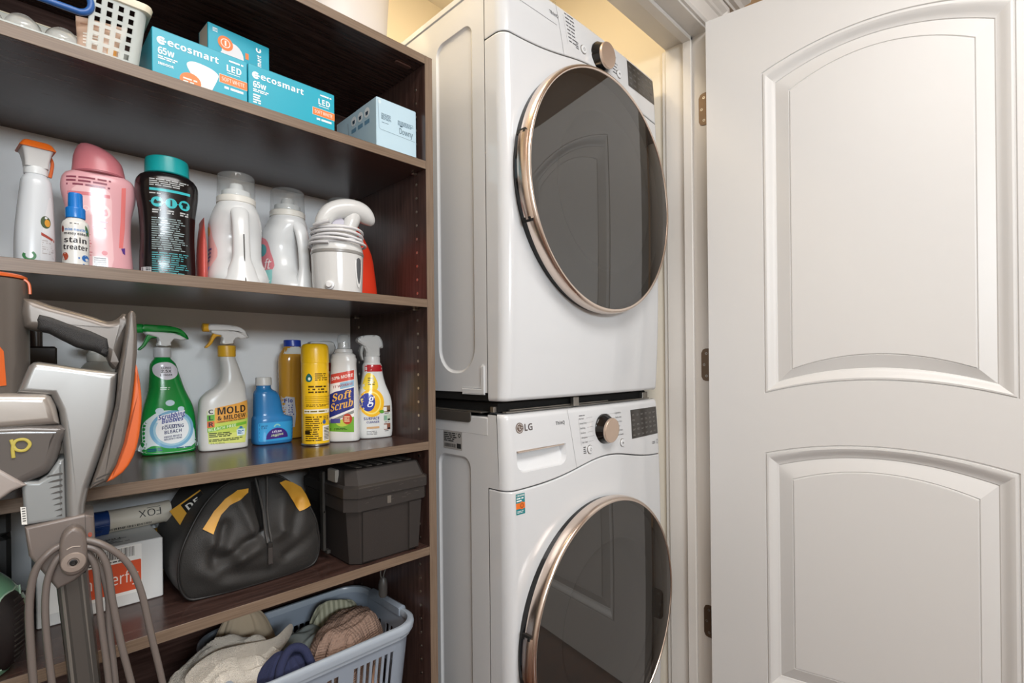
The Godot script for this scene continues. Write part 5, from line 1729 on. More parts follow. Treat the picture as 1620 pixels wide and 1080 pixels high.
	k.ink("f0ece8"); k.patch(P([-0.031, 0.024, 0.026, 0.022, 0.026, 0.162, -0.027, 0.150]), s.front, 0.0002)
	k.ink("cf4a3e"); k.patch(P([-0.027, 0.134, 0.026, 0.144, 0.026, 0.166, -0.026, 0.156]), s.front, 0.0004)
	k.ink("f6e8e0"); k.word("50% MORE", -0.0235, 0.142, 0.0075, 0.047, s.front, bold, 0.0007, 0.19)
	k.ink("8fb7d0"); k.patch(P([-0.004, 0.122, 0.026, 0.128, 0.026, 0.143, -0.004, 0.137]), s.front, 0.0004)
	k.ink("a4545a"); k.word("IT WORKS!", -0.020, 0.124, 0.0055, 0.043, s.front, bold, 0.0007, 0.19)
	k.ink("27337e"); k.patch(P([-0.0295, 0.056, 0.026, 0.078, 0.026, 0.126, -0.016, 0.116, -0.0285, 0.110]), s.front, 0.0006)
	k.ink("eab24e"); k.word("Soft", -0.0225, 0.0925, 0.0170, 0.042, s.front, serif, 0.0009, 0.26, 0.15)
	k.word("Scrub", -0.0270, 0.0700, 0.0170, 0.050, s.front, serif, 0.0009, 0.26, 0.15)
	k.ink("8c8e8a"); k.patch(P([-0.030, 0.050, 0.026, 0.073, 0.026, 0.066, -0.030, 0.044]), s.front, 0.0007)
	k.ink("6fa63a"); k.patch(P([-0.0305, 0.025, 0.026, 0.022, 0.026, 0.058, -0.0305, 0.046]), s.front, 0.0004)
	k.ink("b9c84a"); k.patch(smooth(P([-0.014, 0.046, 0.010, 0.055, 0.022, 0.058, 0.014, 0.040, -0.004, 0.036]), 3), s.front, 0.0006)
	k.ink("b8402c"); k.disc(0.012, 0.053, 0.0105, 0.0125, s.front, 0.0009)
	k.ink("f0d8b0"); k.fine(0.005, 0.046, 0.014, 0.014, 4, s.front, 3, 0.5, 0.0012)
	k.ink("4a4a8c"); k.bar(-0.026, 0.044, -0.004, 0.054, s.front, 0.0009)
	k.ink("3c5a1c"); k.fine(-0.027, 0.027, 0.040, 0.006, 2, s.front, 5, 0.5, 0.0007)
	put(k, "label", M.print_gloss, t)
	turned(t, "collar", [[0.0195, 0.206], [0.0205, 0.2075], [0.0195, 0.2145], [0.0130, 0.217], [0.0115, 0.230], [0.0002, 0.231]], gloss("d2d4d4", 0.25))
	turned(t, "clear_cap", [[0.0155, 0.216], [0.0150, 0.236], [0.0120, 0.2475], [0.0090, 0.249], [0.0002, 0.249]], M.clear_plastic, Vector3.ZERO, 24)

	# surface cleaner spray
	t = thing("spray_bottle", "white spray bottle with yellow round label and red band, right end of third shelf", "spray bottle", V(0.6570, y, -1.135), -10)
	s = body(t, "bottle", [[0.0, 0.0415, 0.0255, 0.0, 2.8], [0.02, 0.0430, 0.0265, 0.0, 2.8], [0.085, 0.0420, 0.0260, 0.0, 2.7], [0.105, 0.0380, 0.0250, -0.001, 2.6], [0.130, 0.0300, 0.0220, -0.003, 2.4], [0.158, 0.0245, 0.0200, -0.004, 2.2], [0.176, 0.0235, 0.0200, -0.005, 2.1], [0.184, 0.0190, 0.0180, -0.005, 2.0], [0.190, 0.015, 0.015, -0.005, 2.0]], gloss("d4d6d4", 0.22), 44, 40)
	k = MB.new()
	k.ink("b8242c"); k.bar(-0.0265, 0.161, 0.0165, 0.178, s.front, 0.0004)
	k.ink("f0dada"); k.fine(-0.024, 0.164, 0.012, 0.003, 1, s.front, 3, 0.7, 0.0006)
	k.ink("e8c93a"); k.patch(smooth(P([-0.032, 0.120, -0.026, 0.152, -0.018, 0.158, -0.006, 0.150, 0.002, 0.126, -0.010, 0.112]), 3), s.front, 0.0003)
	k.ink("4a4a20"); k.fine(-0.022, 0.128, 0.016, 0.020, 4, s.front, 5, 0.5, 0.0006)
	k.ink("efb92c"); k.disc(-0.014, 0.086, 0.029, 0.034, s.front, 0.0004, 30)
	k.ink("f6e27a"); k.arc(-0.016, 0.086, 0.020, 0.023, 0, 360, s.front, 0.0006, 30, 1.2)
	k.ink("2f3f9a"); k.disc(-0.024, 0.088, 0.0165, 0.022, s.front, 0.0007, 24)
	k.ink("eef0f6"); k.word("g", -0.0255, 0.084, 0.022, 0.014, s.front, serif, 0.001, 0.0, 0.2)
	k.ink("5a9a3a"); k.patch(smooth(P([0.002, 0.066, 0.012, 0.068, 0.014, 0.061, 0.006, 0.060]), 3), s.front, 0.0008)
	k.ink("3a3f86"); k.word("SURFACE", -0.034, 0.0455, 0.0068, 0.036, s.front, bold, 0.0006)
	k.word("CLEANER", -0.028, 0.0375, 0.0050, 0.030, s.front, bold, 0.0006)
	k.ink("c9a27a"); k.bar(-0.028, 0.024, 0.002, 0.029, s.front, 0.0005)
	k.ink("6a6a6a"); k.fine(-0.028, 0.009, 0.028, 0.010, 3, s.front, 8, 0.4, 0.0005)
	for i in 3:
		k.ink(["8a6a4a", "b9c8b4", "8c5a4a"][i]); k.bar(0.014, 0.062 - i * 0.0215, 0.032, 0.0775 - i * 0.0215, s.front, 0.0004)
		k.ink(["e6e4e2", "7fa890", "d9d8d6"][i]); k.bar(0.014, 0.064 - i * 0.0215, 0.022, 0.0745 - i * 0.0215, s.front, 0.0006)
		k.ink("2c2a2c"); k.bar(0.024, 0.063 - i * 0.0215, 0.031, 0.067 - i * 0.0215, s.front, 0.0007)
		k.ink("6a6a6a"); k.fine(0.016, 0.0578 - i * 0.0215, 0.014, 0.003, 1, s.front, 40 + i, 0.6, 0.0005)
	put(k, "label", M.print_gloss, t)
	turned(t, "collar", [[0.0185, 0.182], [0.0192, 0.1835], [0.0192, 0.196], [0.018, 0.198], [0.0002, 0.198]], gloss("dcdcda", 0.3), V(-0.005, 0, 0))
	b = MB.new()
	b.prism(smooth(P([-0.040, 0.2435, -0.030, 0.2480, -0.010, 0.2500, 0.008, 0.2490, 0.017, 0.2400, 0.0205, 0.2260, 0.019, 0.2190, 0.012, 0.2165, 0.010, 0.1960, -0.020, 0.1960, -0.0225, 0.2120, -0.031, 0.2260, -0.042, 0.2340]), 3), -0.0125, 0.0125, 0.004)
	put(b, "spray_head", gloss("cecfcd", 0.3), t, 45.0)
	b = MB.new()
	b.prism(smooth(P([-0.026, 0.224, -0.034, 0.222, -0.036, 0.205, -0.031, 0.190, -0.027, 0.190, -0.029, 0.206]), 3), -0.006, 0.006, 0.0015)
	put(b, "trigger", gloss("a4a6a4", 0.4), t, 45.0)

	# clear trigger bottle seen through the vacuum's handle
	t = thing("spray_bottle", "clear plastic spray bottle seen through the vacuum handle on the third shelf", "spray bottle", V(0.1350, y, -1.235), 0)
	s = body(t, "bottle", [[0.0, 0.034, 0.026, 0.0, 2.2], [0.10, 0.034, 0.026, 0.0, 2.2], [0.165, 0.030, 0.024, 0.0, 2.1], [0.182, 0.022, 0.020, 0.0, 2.0], [0.190, 0.014, 0.014, 0.0, 2.0]], mat("clear_body", "cfd2cc", 0.12), 32, 24)
	M.clear_body.transparency = BaseMaterial3D.TRANSPARENCY_ALPHA
	M.clear_body.albedo_color.a = 0.5
	turned(t, "collar", [[0.0155, 0.188], [0.0165, 0.189], [0.0165, 0.203], [0.0155, 0.2045], [0.0002, 0.2045]], gloss("c4c4bc", 0.4))
	b = MB.new()
	b.prism(smooth(P([-0.036, 0.222, -0.034, 0.234, 0.0, 0.236, 0.022, 0.228, 0.028, 0.214, 0.016, 0.210, 0.012, 0.202, -0.012, 0.202, -0.013, 0.214, -0.026, 0.218]), 3), -0.010, 0.010, 0.003)
	put(b, "spray_head", gloss("c9c7be", 0.4), t, 45.0)
	# small black stand behind the vacuum
	t = thing("stand", "small black upright post on a block, seen behind the vacuum handle", "stand", V(0.052, y, -1.20), 0)
	b = MB.new()
	b.box(V(-0.030, 0.0, -0.025), V(0.022, 0.214, 0.025), 0.003)
	put(b, "block", gloss("2a2422", 0.4), t)
	turned(t, "post", [[0.0085, 0.213], [0.0085, 0.262], [0.007, 0.264], [0.0002, 0.264]], gloss("3a302c", 0.3), V(-0.0035, 0, 0), 18)

# ---- fourth shelf -----------------------------------------------------------------------------------------------------
func shelf_four() -> void:
	var y: float = SHELF_TOPS[3] + 0.0005
	var t: Node3D
	var b: MB
	var k: MB
	# white shipping box
	t = thing("shipping_box", "white cardboard box with an orange red printed panel, behind the vacuum cord", "box", V(0.128, y, -1.123))
	b = MB.new()
	b.box(V(-0.0855, 0, -0.165), V(0.0855, 0.108, 0), 0.0015)
	put(b, "carton", gloss("dcdcda", 0.6), t)
	k = MB.new()
	var on := flat_on(0.0)
	k.ink("f2f0ec"); k.patch(rrect(-0.075, 0.020, 0.0535, 0.1045, 0.002), on, 0.0002)
	k.ink("d9532c"); k.patch(rrect(-0.040, 0.0255, 0.0525, 0.0775, 0.002), on, 0.0004)
	k.ink("f6e8e0"); k.word("shutterfly", -0.0345, 0.041, 0.0195, 0.083, on, plain_font, 0.0006)
	k.ink("2c2a2a"); k.bars(-0.030, 0.0855, 0.074, 0.017, 34, on, 5); k.fine(-0.020, 0.0800, 0.050, 0.003, 1, on, 2, 0.7)
	put(k, "front_print", M.print, t)
	k = MB.new()
	var over := func(u: float, v: float, l: float) -> Vector3: return V(u, 0.108 + l, -v)
	k.ink("4a4846"); k.fine(-0.03, 0.02, 0.07, 0.03, 5, over, 6, 0.5); k.word("FRAGILE", -0.02, 0.045, 0.010, 0.05, over, bold, 0.0005, 0.0, 0.0, true)
	put(k, "top_print", M.print, t)
	# sealant tube lying on the box
	t = thing("sealant_tube", "cream sealant tube with blue tape at its end, lying on the white box", "tube", V(0.178, y + 0.1087 + 0.0215, -1.222), 2)
	b = MB.new()
	b.xf = Transform3D(Basis(Vector3(0, 0, 1), -PI / 2), Vector3.ZERO)
	b.lathe([[0.0002, -0.080], [0.0200, -0.080], [0.0205, -0.078], [0.0205, 0.058], [0.0212, 0.059], [0.0212, 0.066], [0.0185, 0.067], [0.0180, 0.062], [0.0002, 0.062]], 32)
	put(b, "tube", gloss("cdc4b4", 0.45), t)
	b = MB.new()
	b.xf = Transform3D(Basis(Vector3(0, 0, 1), -PI / 2), Vector3.ZERO)
	b.lathe([[0.0206, -0.072], [0.0213, -0.071], [0.0214, -0.050], [0.0208, -0.036], [0.0212, -0.034], [0.0206, -0.032]], 28, false)
	for q in [[-0.066, 0.4], [-0.054, 0.9], [-0.043, 0.6]]:
		b.xf = Transform3D(Basis(Vector3(1, 0, 0), q[1]), V(q[0], 0, 0))
		b.box(V(-0.012, -0.010, 0.0200), V(0.010, 0.014, 0.0216), 0.0004)
	put(b, "tape", gloss("1c3c78", 0.4), t)
	k = MB.new()
	var tub := func(u: float, v: float, l: float) -> Vector3: return V(u, sin(v / 0.0205) * (0.0205 + l), cos(v / 0.0205) * (0.0205 + l))
	k.ink("2a2826"); k.word("FOX", 0.012, 0.002, 0.0125, 0.036, tub, plain_font, 0.0004, 0.0, 0.0, true)
	k.bar(0.026, 0.0175, 0.048, 0.0185, tub)
	k.bars(-0.036, -0.016, 0.07, 0.006, 26, tub, 3); 
	put(k, "tube_print", M.print, t)
	# crumpled clear bag and a yellow carton behind
	t = thing("plastic_bag", "crumpled clear plastic bag behind the white box and the black tool bag", "plastic bag", V(0.262, y, -1.312), 0)
	b = MB.new()
	var nz := FastNoiseLite.new()
	nz.seed = 5; nz.frequency = 22.0
	var rings := []
	for i in 11:
		var a := i / 10.0
		var r := PackedVector3Array()
		for q in 28:
			var th := TAU * q / 28
			var rr := (0.046 * sin(PI * clampf(0.25 + a * 0.7, 0, 1)) + 0.006) * (1.0 + 0.30 * nz.get_noise_3d(cos(th), a * 1.4, sin(th)))
			r.append(V(cos(th) * rr, 0.001 + a * 0.125, sin(th) * rr * 0.4))
		rings.append(r)
	b.loft(rings)
	var film := mat("bag_film", "c4c6c4", 0.3)
	film.transparency = BaseMaterial3D.TRANSPARENCY_ALPHA
	film.albedo_color.a = 0.45
	put(b, "film", film, t, 25.0)
	t = thing("carton", "small yellow carton showing as a strip beside the white box", "box", V(0.2345, y, -1.262), 0)
	b = MB.new()
	b.box(V(-0.012, 0, -0.02), V(0.011, 0.085, 0.0), 0.001)
	put(b, "carton_body", gloss("c9982e", 0.5), t)
	b = MB.new()
	b.box(V(-0.0115, 0.0848, -0.0195), V(0.0105, 0.0858, -0.001), 0.0003)
	put(b, "flap", gloss("b88a2a", 0.5), t)
	# black case at the far left
	t = thing("case", "black case in the dark left corner behind the green appliance", "case", V(-0.080, y, -1.16), 0)
	b = MB.new()
	b.box(V(-0.115, 0, -0.17), V(0.095, 0.150, 0), 0.006)
	put(b, "shell", gloss("161514", 0.5), t)
	b = MB.new()
	b.box(V(-0.115, 0.1505, -0.17), V(0.095, 0.195, 0), 0.006)
	put(b, "lid", gloss("1a1918", 0.5), t)
	b = MB.new()
	b.box(V(0.03, 0.135, 0.0), V(0.06, 0.170, 0.006), 0.0015)
	put(b, "latch", gloss("262524", 0.4), t)
	# green appliance with a dark grille
	t = thing("portable_cleaner", "glossy green rounded appliance with a dark ribbed vent, left end of fourth shelf", "appliance", V(-0.0665, y, -1.025), 0)
	var s := body(t, "housing", [[0.0, 0.080, 0.058, 0.0, 2.3], [0.02, 0.092, 0.064, 0.0, 2.3], [0.055, 0.0985, 0.068, 0.0, 2.3], [0.09, 0.094, 0.066, 0.0, 2.2], [0.125, 0.077, 0.058, -0.003, 2.1], [0.150, 0.052, 0.044, -0.008, 2.0], [0.166, 0.024, 0.022, -0.012, 2.0], [0.170, 0.004, 0.004, -0.012, 2.0]], gloss("6f9a7c", 0.18), 48, 36)
	k = MB.new()
	k.ink("1e1b19"); k.patch(smooth(P([0.068, 0.012, 0.060, 0.045, 0.061, 0.085, 0.068, 0.107, 0.080, 0.110, 0.088, 0.100, 0.094, 0.078, 0.096, 0.05, 0.091, 0.018, 0.080, 0.004]), 4), s.front, 0.0006, 0.004)
	put(k, "vent", M.print, t)
	b = MB.new()
	for i in 12:
		var v := 0.016 + i * 0.0075
		var pts := [s.front(0.081, v, 0.0012), s.front(0.086, v + 0.001, 0.0018), s.front(0.0905 + 0.002 * sin(PI * i / 11.0), v + 0.002, 0.0012)]
		b.tube(pts, 0.0013, 6)
	put(b, "vent_ribs", gloss("2c2825", 0.5), t)
	b = MB.new()
	var rim := []
	for p in smooth(P([0.068, 0.012, 0.060, 0.045, 0.061, 0.085, 0.068, 0.107, 0.080, 0.110, 0.088, 0.100]), 3): rim.append(s.front(p.x, p.y, 0.001))
	rim.resize(16)
	b.tube(rim, 0.0012, 6)
	put(b, "vent_rim", gloss("a9c4ae", 0.25), t)

	# black tool bag
	t = thing("tool_bag", "black zipped fabric tool bag with yellow trim patches, on the fourth shelf", "bag", V(0.352, y, -1.052), 0)
	var fabric := gloss("2a2826", 0.62)
	relief(fabric, noise(0.09, Color(0, 0, 0), Color(1, 1, 1), 2, 21), Vector3(22, 22, 22), 0.04)
	fabric.rim_enabled = true
	fabric.rim = 0.25
	var outline := smooth(P([-0.098, 0.0015, -0.118, 0.012, -0.128, 0.045, -0.124, 0.090, -0.106, 0.130, -0.082, 0.166, -0.052, 0.192, -0.016, 0.203, 0.020, 0.205, 0.052, 0.196, 0.082, 0.170, 0.104, 0.135, 0.120, 0.095, 0.1265, 0.050, 0.121, 0.014, 0.100, 0.0015, 0.05, 0.0, -0.05, 0.0]), 4)
	for i in outline.size(): outline[i].y = maxf(outline[i].y, 0.0)
	var mid := Vector2(0.0, 0.085)
	var crease := func(p: Vector2, a: Vector2, c: Vector2, w: float) -> float:
		var q := Geometry2D.get_closest_point_to_segment(p, a, c)
		return exp(-pow(p.distance_to(q) / w, 2.0))
	var face := func(x: float, v: float, l: float) -> Vector3:
		var p := Vector2(x, v)
		var z := 0.020 - 0.9 * pow(p.distance_to(Vector2(0.0, 0.055)), 2.0)
		z += 0.010 * crease.call(p, Vector2(-0.075, 0.10), Vector2(-0.035, 0.072), 0.013)
		z -= 0.012 * crease.call(p, Vector2(-0.055, 0.125), Vector2(-0.075, 0.075), 0.010)
		z -= 0.010 * crease.call(p, Vector2(-0.075, 0.062), Vector2(0.0, 0.098), 0.009)
		z += 0.009 * crease.call(p, Vector2(-0.035, 0.060), Vector2(0.045, 0.095), 0.012)
		z -= 0.011 * crease.call(p, Vector2(0.014, 0.20), Vector2(0.014, 0.085), 0.014)
		z += 0.008 * crease.call(p, Vector2(-0.030, 0.17), Vector2(-0.010, 0.105), 0.010)
		z += 0.008 * crease.call(p, Vector2(0.055, 0.165), Vector2(0.040, 0.105), 0.011)
		z -= 0.009 * crease.call(p, Vector2(0.085, 0.14), Vector2(0.065, 0.09), 0.010)
		z -= 0.008 * crease.call(p, Vector2(0.050, 0.045), Vector2(0.110, 0.070), 0.010)
		z += 0.006 * crease.call(p, Vector2(-0.10, 0.055), Vector2(-0.05, 0.020), 0.014)
		z -= 0.006 * crease.call(p, Vector2(-0.06, 0.035), Vector2(0.02, 0.025), 0.012)
		z -= maxf(0.0, v - 0.10) * 0.16
		return V(x, v, z + l)
	b = MB.new()
	rings = []
	for i in 31:
		var a := 0.02 + 0.98 * i / 30.0
		var r := PackedVector3Array()
		for p in outline:
			var q := mid.lerp(p, a)
			var w: Vector3 = face.call(q.x, q.y, 0.0)
			w.z -= 0.012 * pow(a, 6.0)
			r.append(w)
		rings.append(r)
	for q in [[0.02, 1.01], [0.06, 1.02], [0.11, 1.01], [0.16, 0.99], [0.20, 0.97], [0.225, 0.90], [0.235, 0.5]]:
		var r := PackedVector3Array()
		for i in outline.size():
			var p := mid.lerp(outline[i], q[1])
			p.y = maxf(p.y - 0.010 * sin(PI * minf(1.0, q[0] / 0.2)) * smoothstep(0.1, 0.2, p.y), 0.0)
			r.append(V(p.x, p.y, -0.012 - q[0] + 0.002 * sin(i * 0.8 + q[0] * 40.0)))
		rings.append(r)
	b.loft(rings)
	put(b, "bag_body", fabric, t, 70.0)
	b = MB.new()
	var pipe := []
	for p in outline:
		var w: Vector3 = face.call(p.x, p.y, -0.0115)
		pipe.append(V(w.x * 1.004, maxf(w.y, 0.0022), w.z))
	pipe.append(pipe[0]); pipe.append(pipe[1])
	b.tube(pipe, 0.0024, 8)
	put(b, "piping", gloss("1c1a19", 0.5), t, 60.0)
	for q in [[P([-0.092, 0.127, -0.077, 0.116, -0.062, 0.146, -0.046, 0.160, -0.012, 0.177, -0.010, 0.184, -0.030, 0.184, -0.052, 0.172, -0.072, 0.154]), "yellow_patch"], [P([0.050, 0.184, 0.066, 0.154, 0.084, 0.122, 0.110, 0.128, 0.104, 0.150, 0.096, 0.166, 0.080, 0.178, 0.064, 0.186]), "yellow_patch"]]:
		k = MB.new()
		k.patch(q[0], func(x, v, l): return face.call(x, v, l - 0.012 * pow(minf(1.0, Vector2(x, v - 0.085).length() / 0.125), 6.0)), 0.0022, 0.006)
		put(k, q[1], gloss("d9a03a", 0.5), t, 60.0)
	b = MB.new()
	for sx in [-1.0, 1.0]:
		var pts := []
		for i in 13: pts.append(face.call(0.016 + sx * (0.0035 + 0.0012 * maxf(0, i - 6)), 0.080 + i * 0.0100, 0.0035))
		b.tube(pts, 0.0022, 6)
	put(b, "zipper", gloss("3a3836", 0.4), t)
	k = MB.new()
	k.ink("0c0b0b"); k.patch(P([-0.004, 0.195, -0.007, 0.16, 0.004, 0.10, 0.012, 0.080, 0.018, 0.080, 0.015, 0.11, 0.009, 0.15, 0.012, 0.195]), face, 0.0012)
	put(k, "zip_gap", M.print, t)
	b = MB.new()
	var zp: Vector3 = face.call(0.016, 0.076, 0.006)
	b.box(zp + V(-0.0045, -0.006, -0.002), zp + V(0.0045, 0.006, 0.0025), 0.0012)
	put(b, "zip_slider", gloss("2a2928", 0.3), t)
	b = MB.new()
	zp = face.call(0.016, 0.055, 0.0075)
	b.box(zp + V(-0.0045, -0.015, -0.0012), zp + V(0.0045, 0.017, 0.0012), 0.001)
	put(b, "zip_pull", gloss("3c3836", 0.45), t)
	# yellow flap with a badge on the far side of the bag's shoulder
	b = MB.new()
	b.xf = Transform3D(Basis(Vector3(0, 1, 0), -0.62) * Basis(Vector3(1, 0, 0), -0.55) * Basis(Vector3(0, 0, 1), 0.72), V(-0.092, 0.150, -0.075))
	b.prism(P([-0.030, -0.020, 0.030, -0.020, 0.030, 0.022, -0.030, 0.022]), -0.003, 0.0, 0.0008)
	var flap := put(b, "yellow_flap", gloss("d9a03a", 0.5), t)
	k = MB.new()
	k.xf = b.xf
	k.ink("1a1918"); k.bar(-0.010, -0.006, 0.030, 0.018, on, 0.0006)
	k.ink("e2ddd4"); k.word("DE", -0.005, -0.001, 0.013, 0.024, on, bold, 0.0010)
	put(k, "badge", M.print, flap)

	# tool box
	t = thing("tool_box", "dark grey plastic tool box with ribbed lid, at the right end of the fourth shelf", "tool box", V(0.600, y, -1.085), 0)
	var dark := gloss("332f2d", 0.42)
	relief(dark, noise(0.12, Color(0, 0, 0), Color(1, 1, 1), 2, 31), Vector3(16, 16, 16), 0.015)
	var ringat := func(yy: float, hx: float, hz: float, c: float) -> PackedVector3Array:
		return PackedVector3Array([V(-hx + c, yy, hz), V(hx - c * 0.5, yy, hz), V(hx, yy, hz - c * 0.5), V(hx, yy, -hz + c), V(hx - c, yy, -hz), V(-hx + c, yy, -hz), V(-hx, yy, -hz + c), V(-hx, yy, hz - c)])
	b = MB.new()
	b.loft([ringat.call(0.0, 0.078, 0.094, 0.016), ringat.call(0.003, 0.081, 0.097, 0.017), ringat.call(0.116, 0.0905, 0.105, 0.019), ringat.call(0.1165, 0.0985, 0.112, 0.021), ringat.call(0.143, 0.0985, 0.112, 0.021), ringat.call(0.143, 0.090, 0.105, 0.019)])
	var bx := put(b, "box_body", dark, t, 12.0)
	for q in [[-0.062, -0.028], [0.052, 0.080]]:
		b = MB.new()
		var r2 := []
		for e in [[0.003, 0.0], [0.006, 0.004], [0.112, 0.004], [0.116, 0.0]]:
			var zz: float = 0.097 + 0.008 * e[0] / 0.116 + e[1]
			var xo: float = 0.004 * e[0] / 0.116
			r2.append(PackedVector3Array([V(q[0] - xo, e[0], zz - 0.006), V(q[0] - xo + 0.002, e[0], zz), V(q[1] + xo - 0.002, e[0], zz), V(q[1] + xo, e[0], zz - 0.006)]))
		b.loft(r2)
		put(b, "pilaster", dark, bx, 12.0)
	b = MB.new()
	b.loft([ringat.call(0.1435, 0.097, 0.113, 0.021), ringat.call(0.145, 0.1005, 0.117, 0.022), ringat.call(0.165, 0.1005, 0.117, 0.022), ringat.call(0.167, 0.0985, 0.115, 0.022), ringat.call(0.170, 0.094, 0.110, 0.020), ringat.call(0.198, 0.088, 0.094, 0.018), ringat.call(0.2005, 0.085, 0.091, 0.018)])
	var lid := put(b, "lid", dark, t, 12.0)
	for i in 6:
		b = MB.new()
		b.box(V(-0.062 + i * 0.025, 0.2000, -0.085), V(-0.048 + i * 0.025, 0.2026, 0.078), 0.001)
		put(b, "lid_rib", gloss("55504b", 0.4), lid)
	b = MB.new()
	b.box(V(-0.098, 0.172, 0.020), V(-0.089, 0.199, 0.056), 0.0015)
	put(b, "latch", gloss("9a968e", 0.4), t)
	b = MB.new()
	for q in [[V(-0.0985, 0.012, 0.0), V(-0.0900, 0.02, 0.016)], [V(-0.1045, 0.10, -0.006), V(-0.0985, 0.19, 0.010)], [V(-0.1040, 0.018, -0.004), V(-0.0975, 0.105, 0.010)]]:
		b.box(q[0], q[1], 0.001)
	put(b, "side_handle", gloss("34322f", 0.45), t)
	k = MB.new()
	k.ink("6a645c"); k.bar(-0.008, 0.122, 0.001, 0.138, flat_on(0.1125), 0.0002)
	var g := RandomNumberGenerator.new()
	g.seed = 4
	for i in 16:
		var px := g.randf_range(-0.07, 0.075); var py := g.randf_range(0.125, 0.165); var pl := g.randf_range(0.003, 0.012)
		k.line(Vector2(px, py), Vector2(px + pl, py + g.randf_range(-0.002, 0.002)), 0.0005, flat_on(0.1175 if py > 0.146 else 0.1125), 0.0002)
	put(k, "scratches", M.print, t)
	# amber bottle behind bag and tool box
	t = thing("bottle", "amber bottle glimpsed between the black tool bag and the tool box", "bottle", V(0.566, y, -1.262), 0)
	turned(t, "glass_body", [[0.022, 0.0], [0.024, 0.003], [0.024, 0.135], [0.014, 0.160], [0.0115, 0.172], [0.0002, 0.172]], gloss("b9782a", 0.2))
	turned(t, "cap", [[0.0130, 0.1725], [0.0135, 0.174], [0.0130, 0.196], [0.0002, 0.1965]], gloss("c98a34", 0.3))
	# plug hanging under the shelf
	t = thing("hanging_plug", "grey plug hanging on a thin looped cord beneath the fourth shelf", "plug", V(0.640, y - 0.0205, -1.075), 0)
	b = MB.new()
	b.tube(curve([V(-0.004, 0.0, 0), V(-0.006, -0.025, 0.002), V(-0.006, -0.052, 0), V(-0.003, -0.064, 0)], 5), 0.0014, 6)
	b.tube(curve([V(0.004, 0.0, 0), V(0.016, -0.012, 0.001), V(0.014, -0.032, 0), V(0.003, -0.050, 0.001), V(0.0, -0.064, 0)], 6), 0.0014, 6)
	put(b, "cord", gloss("5a5854", 0.5), t)
	b = MB.new()
	b.lathe([[0.004, -0.060], [0.0085, -0.066], [0.0105, -0.078], [0.0100, -0.100], [0.0075, -0.106], [0.0002, -0.107]], 18)
	put(b, "plug_body", gloss("4c4a48", 0.4), t)

# ---- bottom shelf: laundry basket with washing ------------------------------------------------------------------------
func cloth(label: String, called: String, at: Vector3, rx: float, rz: float, h: float, turn: float, m: Material, seed_: int, fold := 0.014, base := 0.0, kind := "cloth", pw := 2.4, group := "") -> Node3D:
	var t := thing(called, label, kind, at, turn, group)
	var n := FastNoiseLite.new()
	n.seed = seed_
	n.noise_type = FastNoiseLite.TYPE_SIMPLEX_SMOOTH
	n.fractal_type = FastNoiseLite.FRACTAL_FBM
	n.fractal_octaves = 2
	n.frequency = 7.5
	var n2 := FastNoiseLite.new()
	n2.seed = seed_ + 7
	n2.frequency = 1.2
	var b := MB.new()
	var rings := []
	var kx := 72
	for i in 27:
		var a: float = i / 20.0
		var r := PackedVector3Array()
		for q in kx:
			var th := TAU * q / kx
			var edge := 1.0 + 0.34 * n2.get_noise_2d(cos(th) * 0.9, sin(th) * 0.9)
			var rr: float = maxf(minf(a, 1.0), 0.012) * edge
			var x := cos(th) * rr * rx
			var z := sin(th) * rr * rz
			var yy: float
			if a <= 1.0:
				var fo := 1.8 * n.get_noise_2d(x * 0.9 + z * 0.5 + seed_, z * 2.8 - x * 0.6)
				yy = h * (1.0 - pow(a, pw) * 0.80) + fold * fo * (1.0 - 0.3 * a)
			else:
				var e := (a - 1.0) / 0.3
				x *= 1.0 - 0.06 * e; z *= 1.0 - 0.06 * e
				yy = lerpf(h * 0.20 + fold * 1.26 * n.get_noise_2d(x * 0.9 + z * 0.5 + seed_, z * 2.8 - x * 0.6), base, minf(1.0, e * 1.15))
			r.append(V(x, yy, z))
		rings.append(r)
	b.loft(rings)
	put(b, "fabric", m, t, 75.0)
	# hem: a thin rolled edge that follows the outline
	var he := MB.new()
	var pts := []
	for q in kx: pts.append(rings[20][q] + V(0, 0.0015, 0))
	pts.append(pts[0]); pts.append(pts[1])
	he.tube(pts, 0.0032, 6)
	put(he, "hem", m, t, 70.0)
	return t

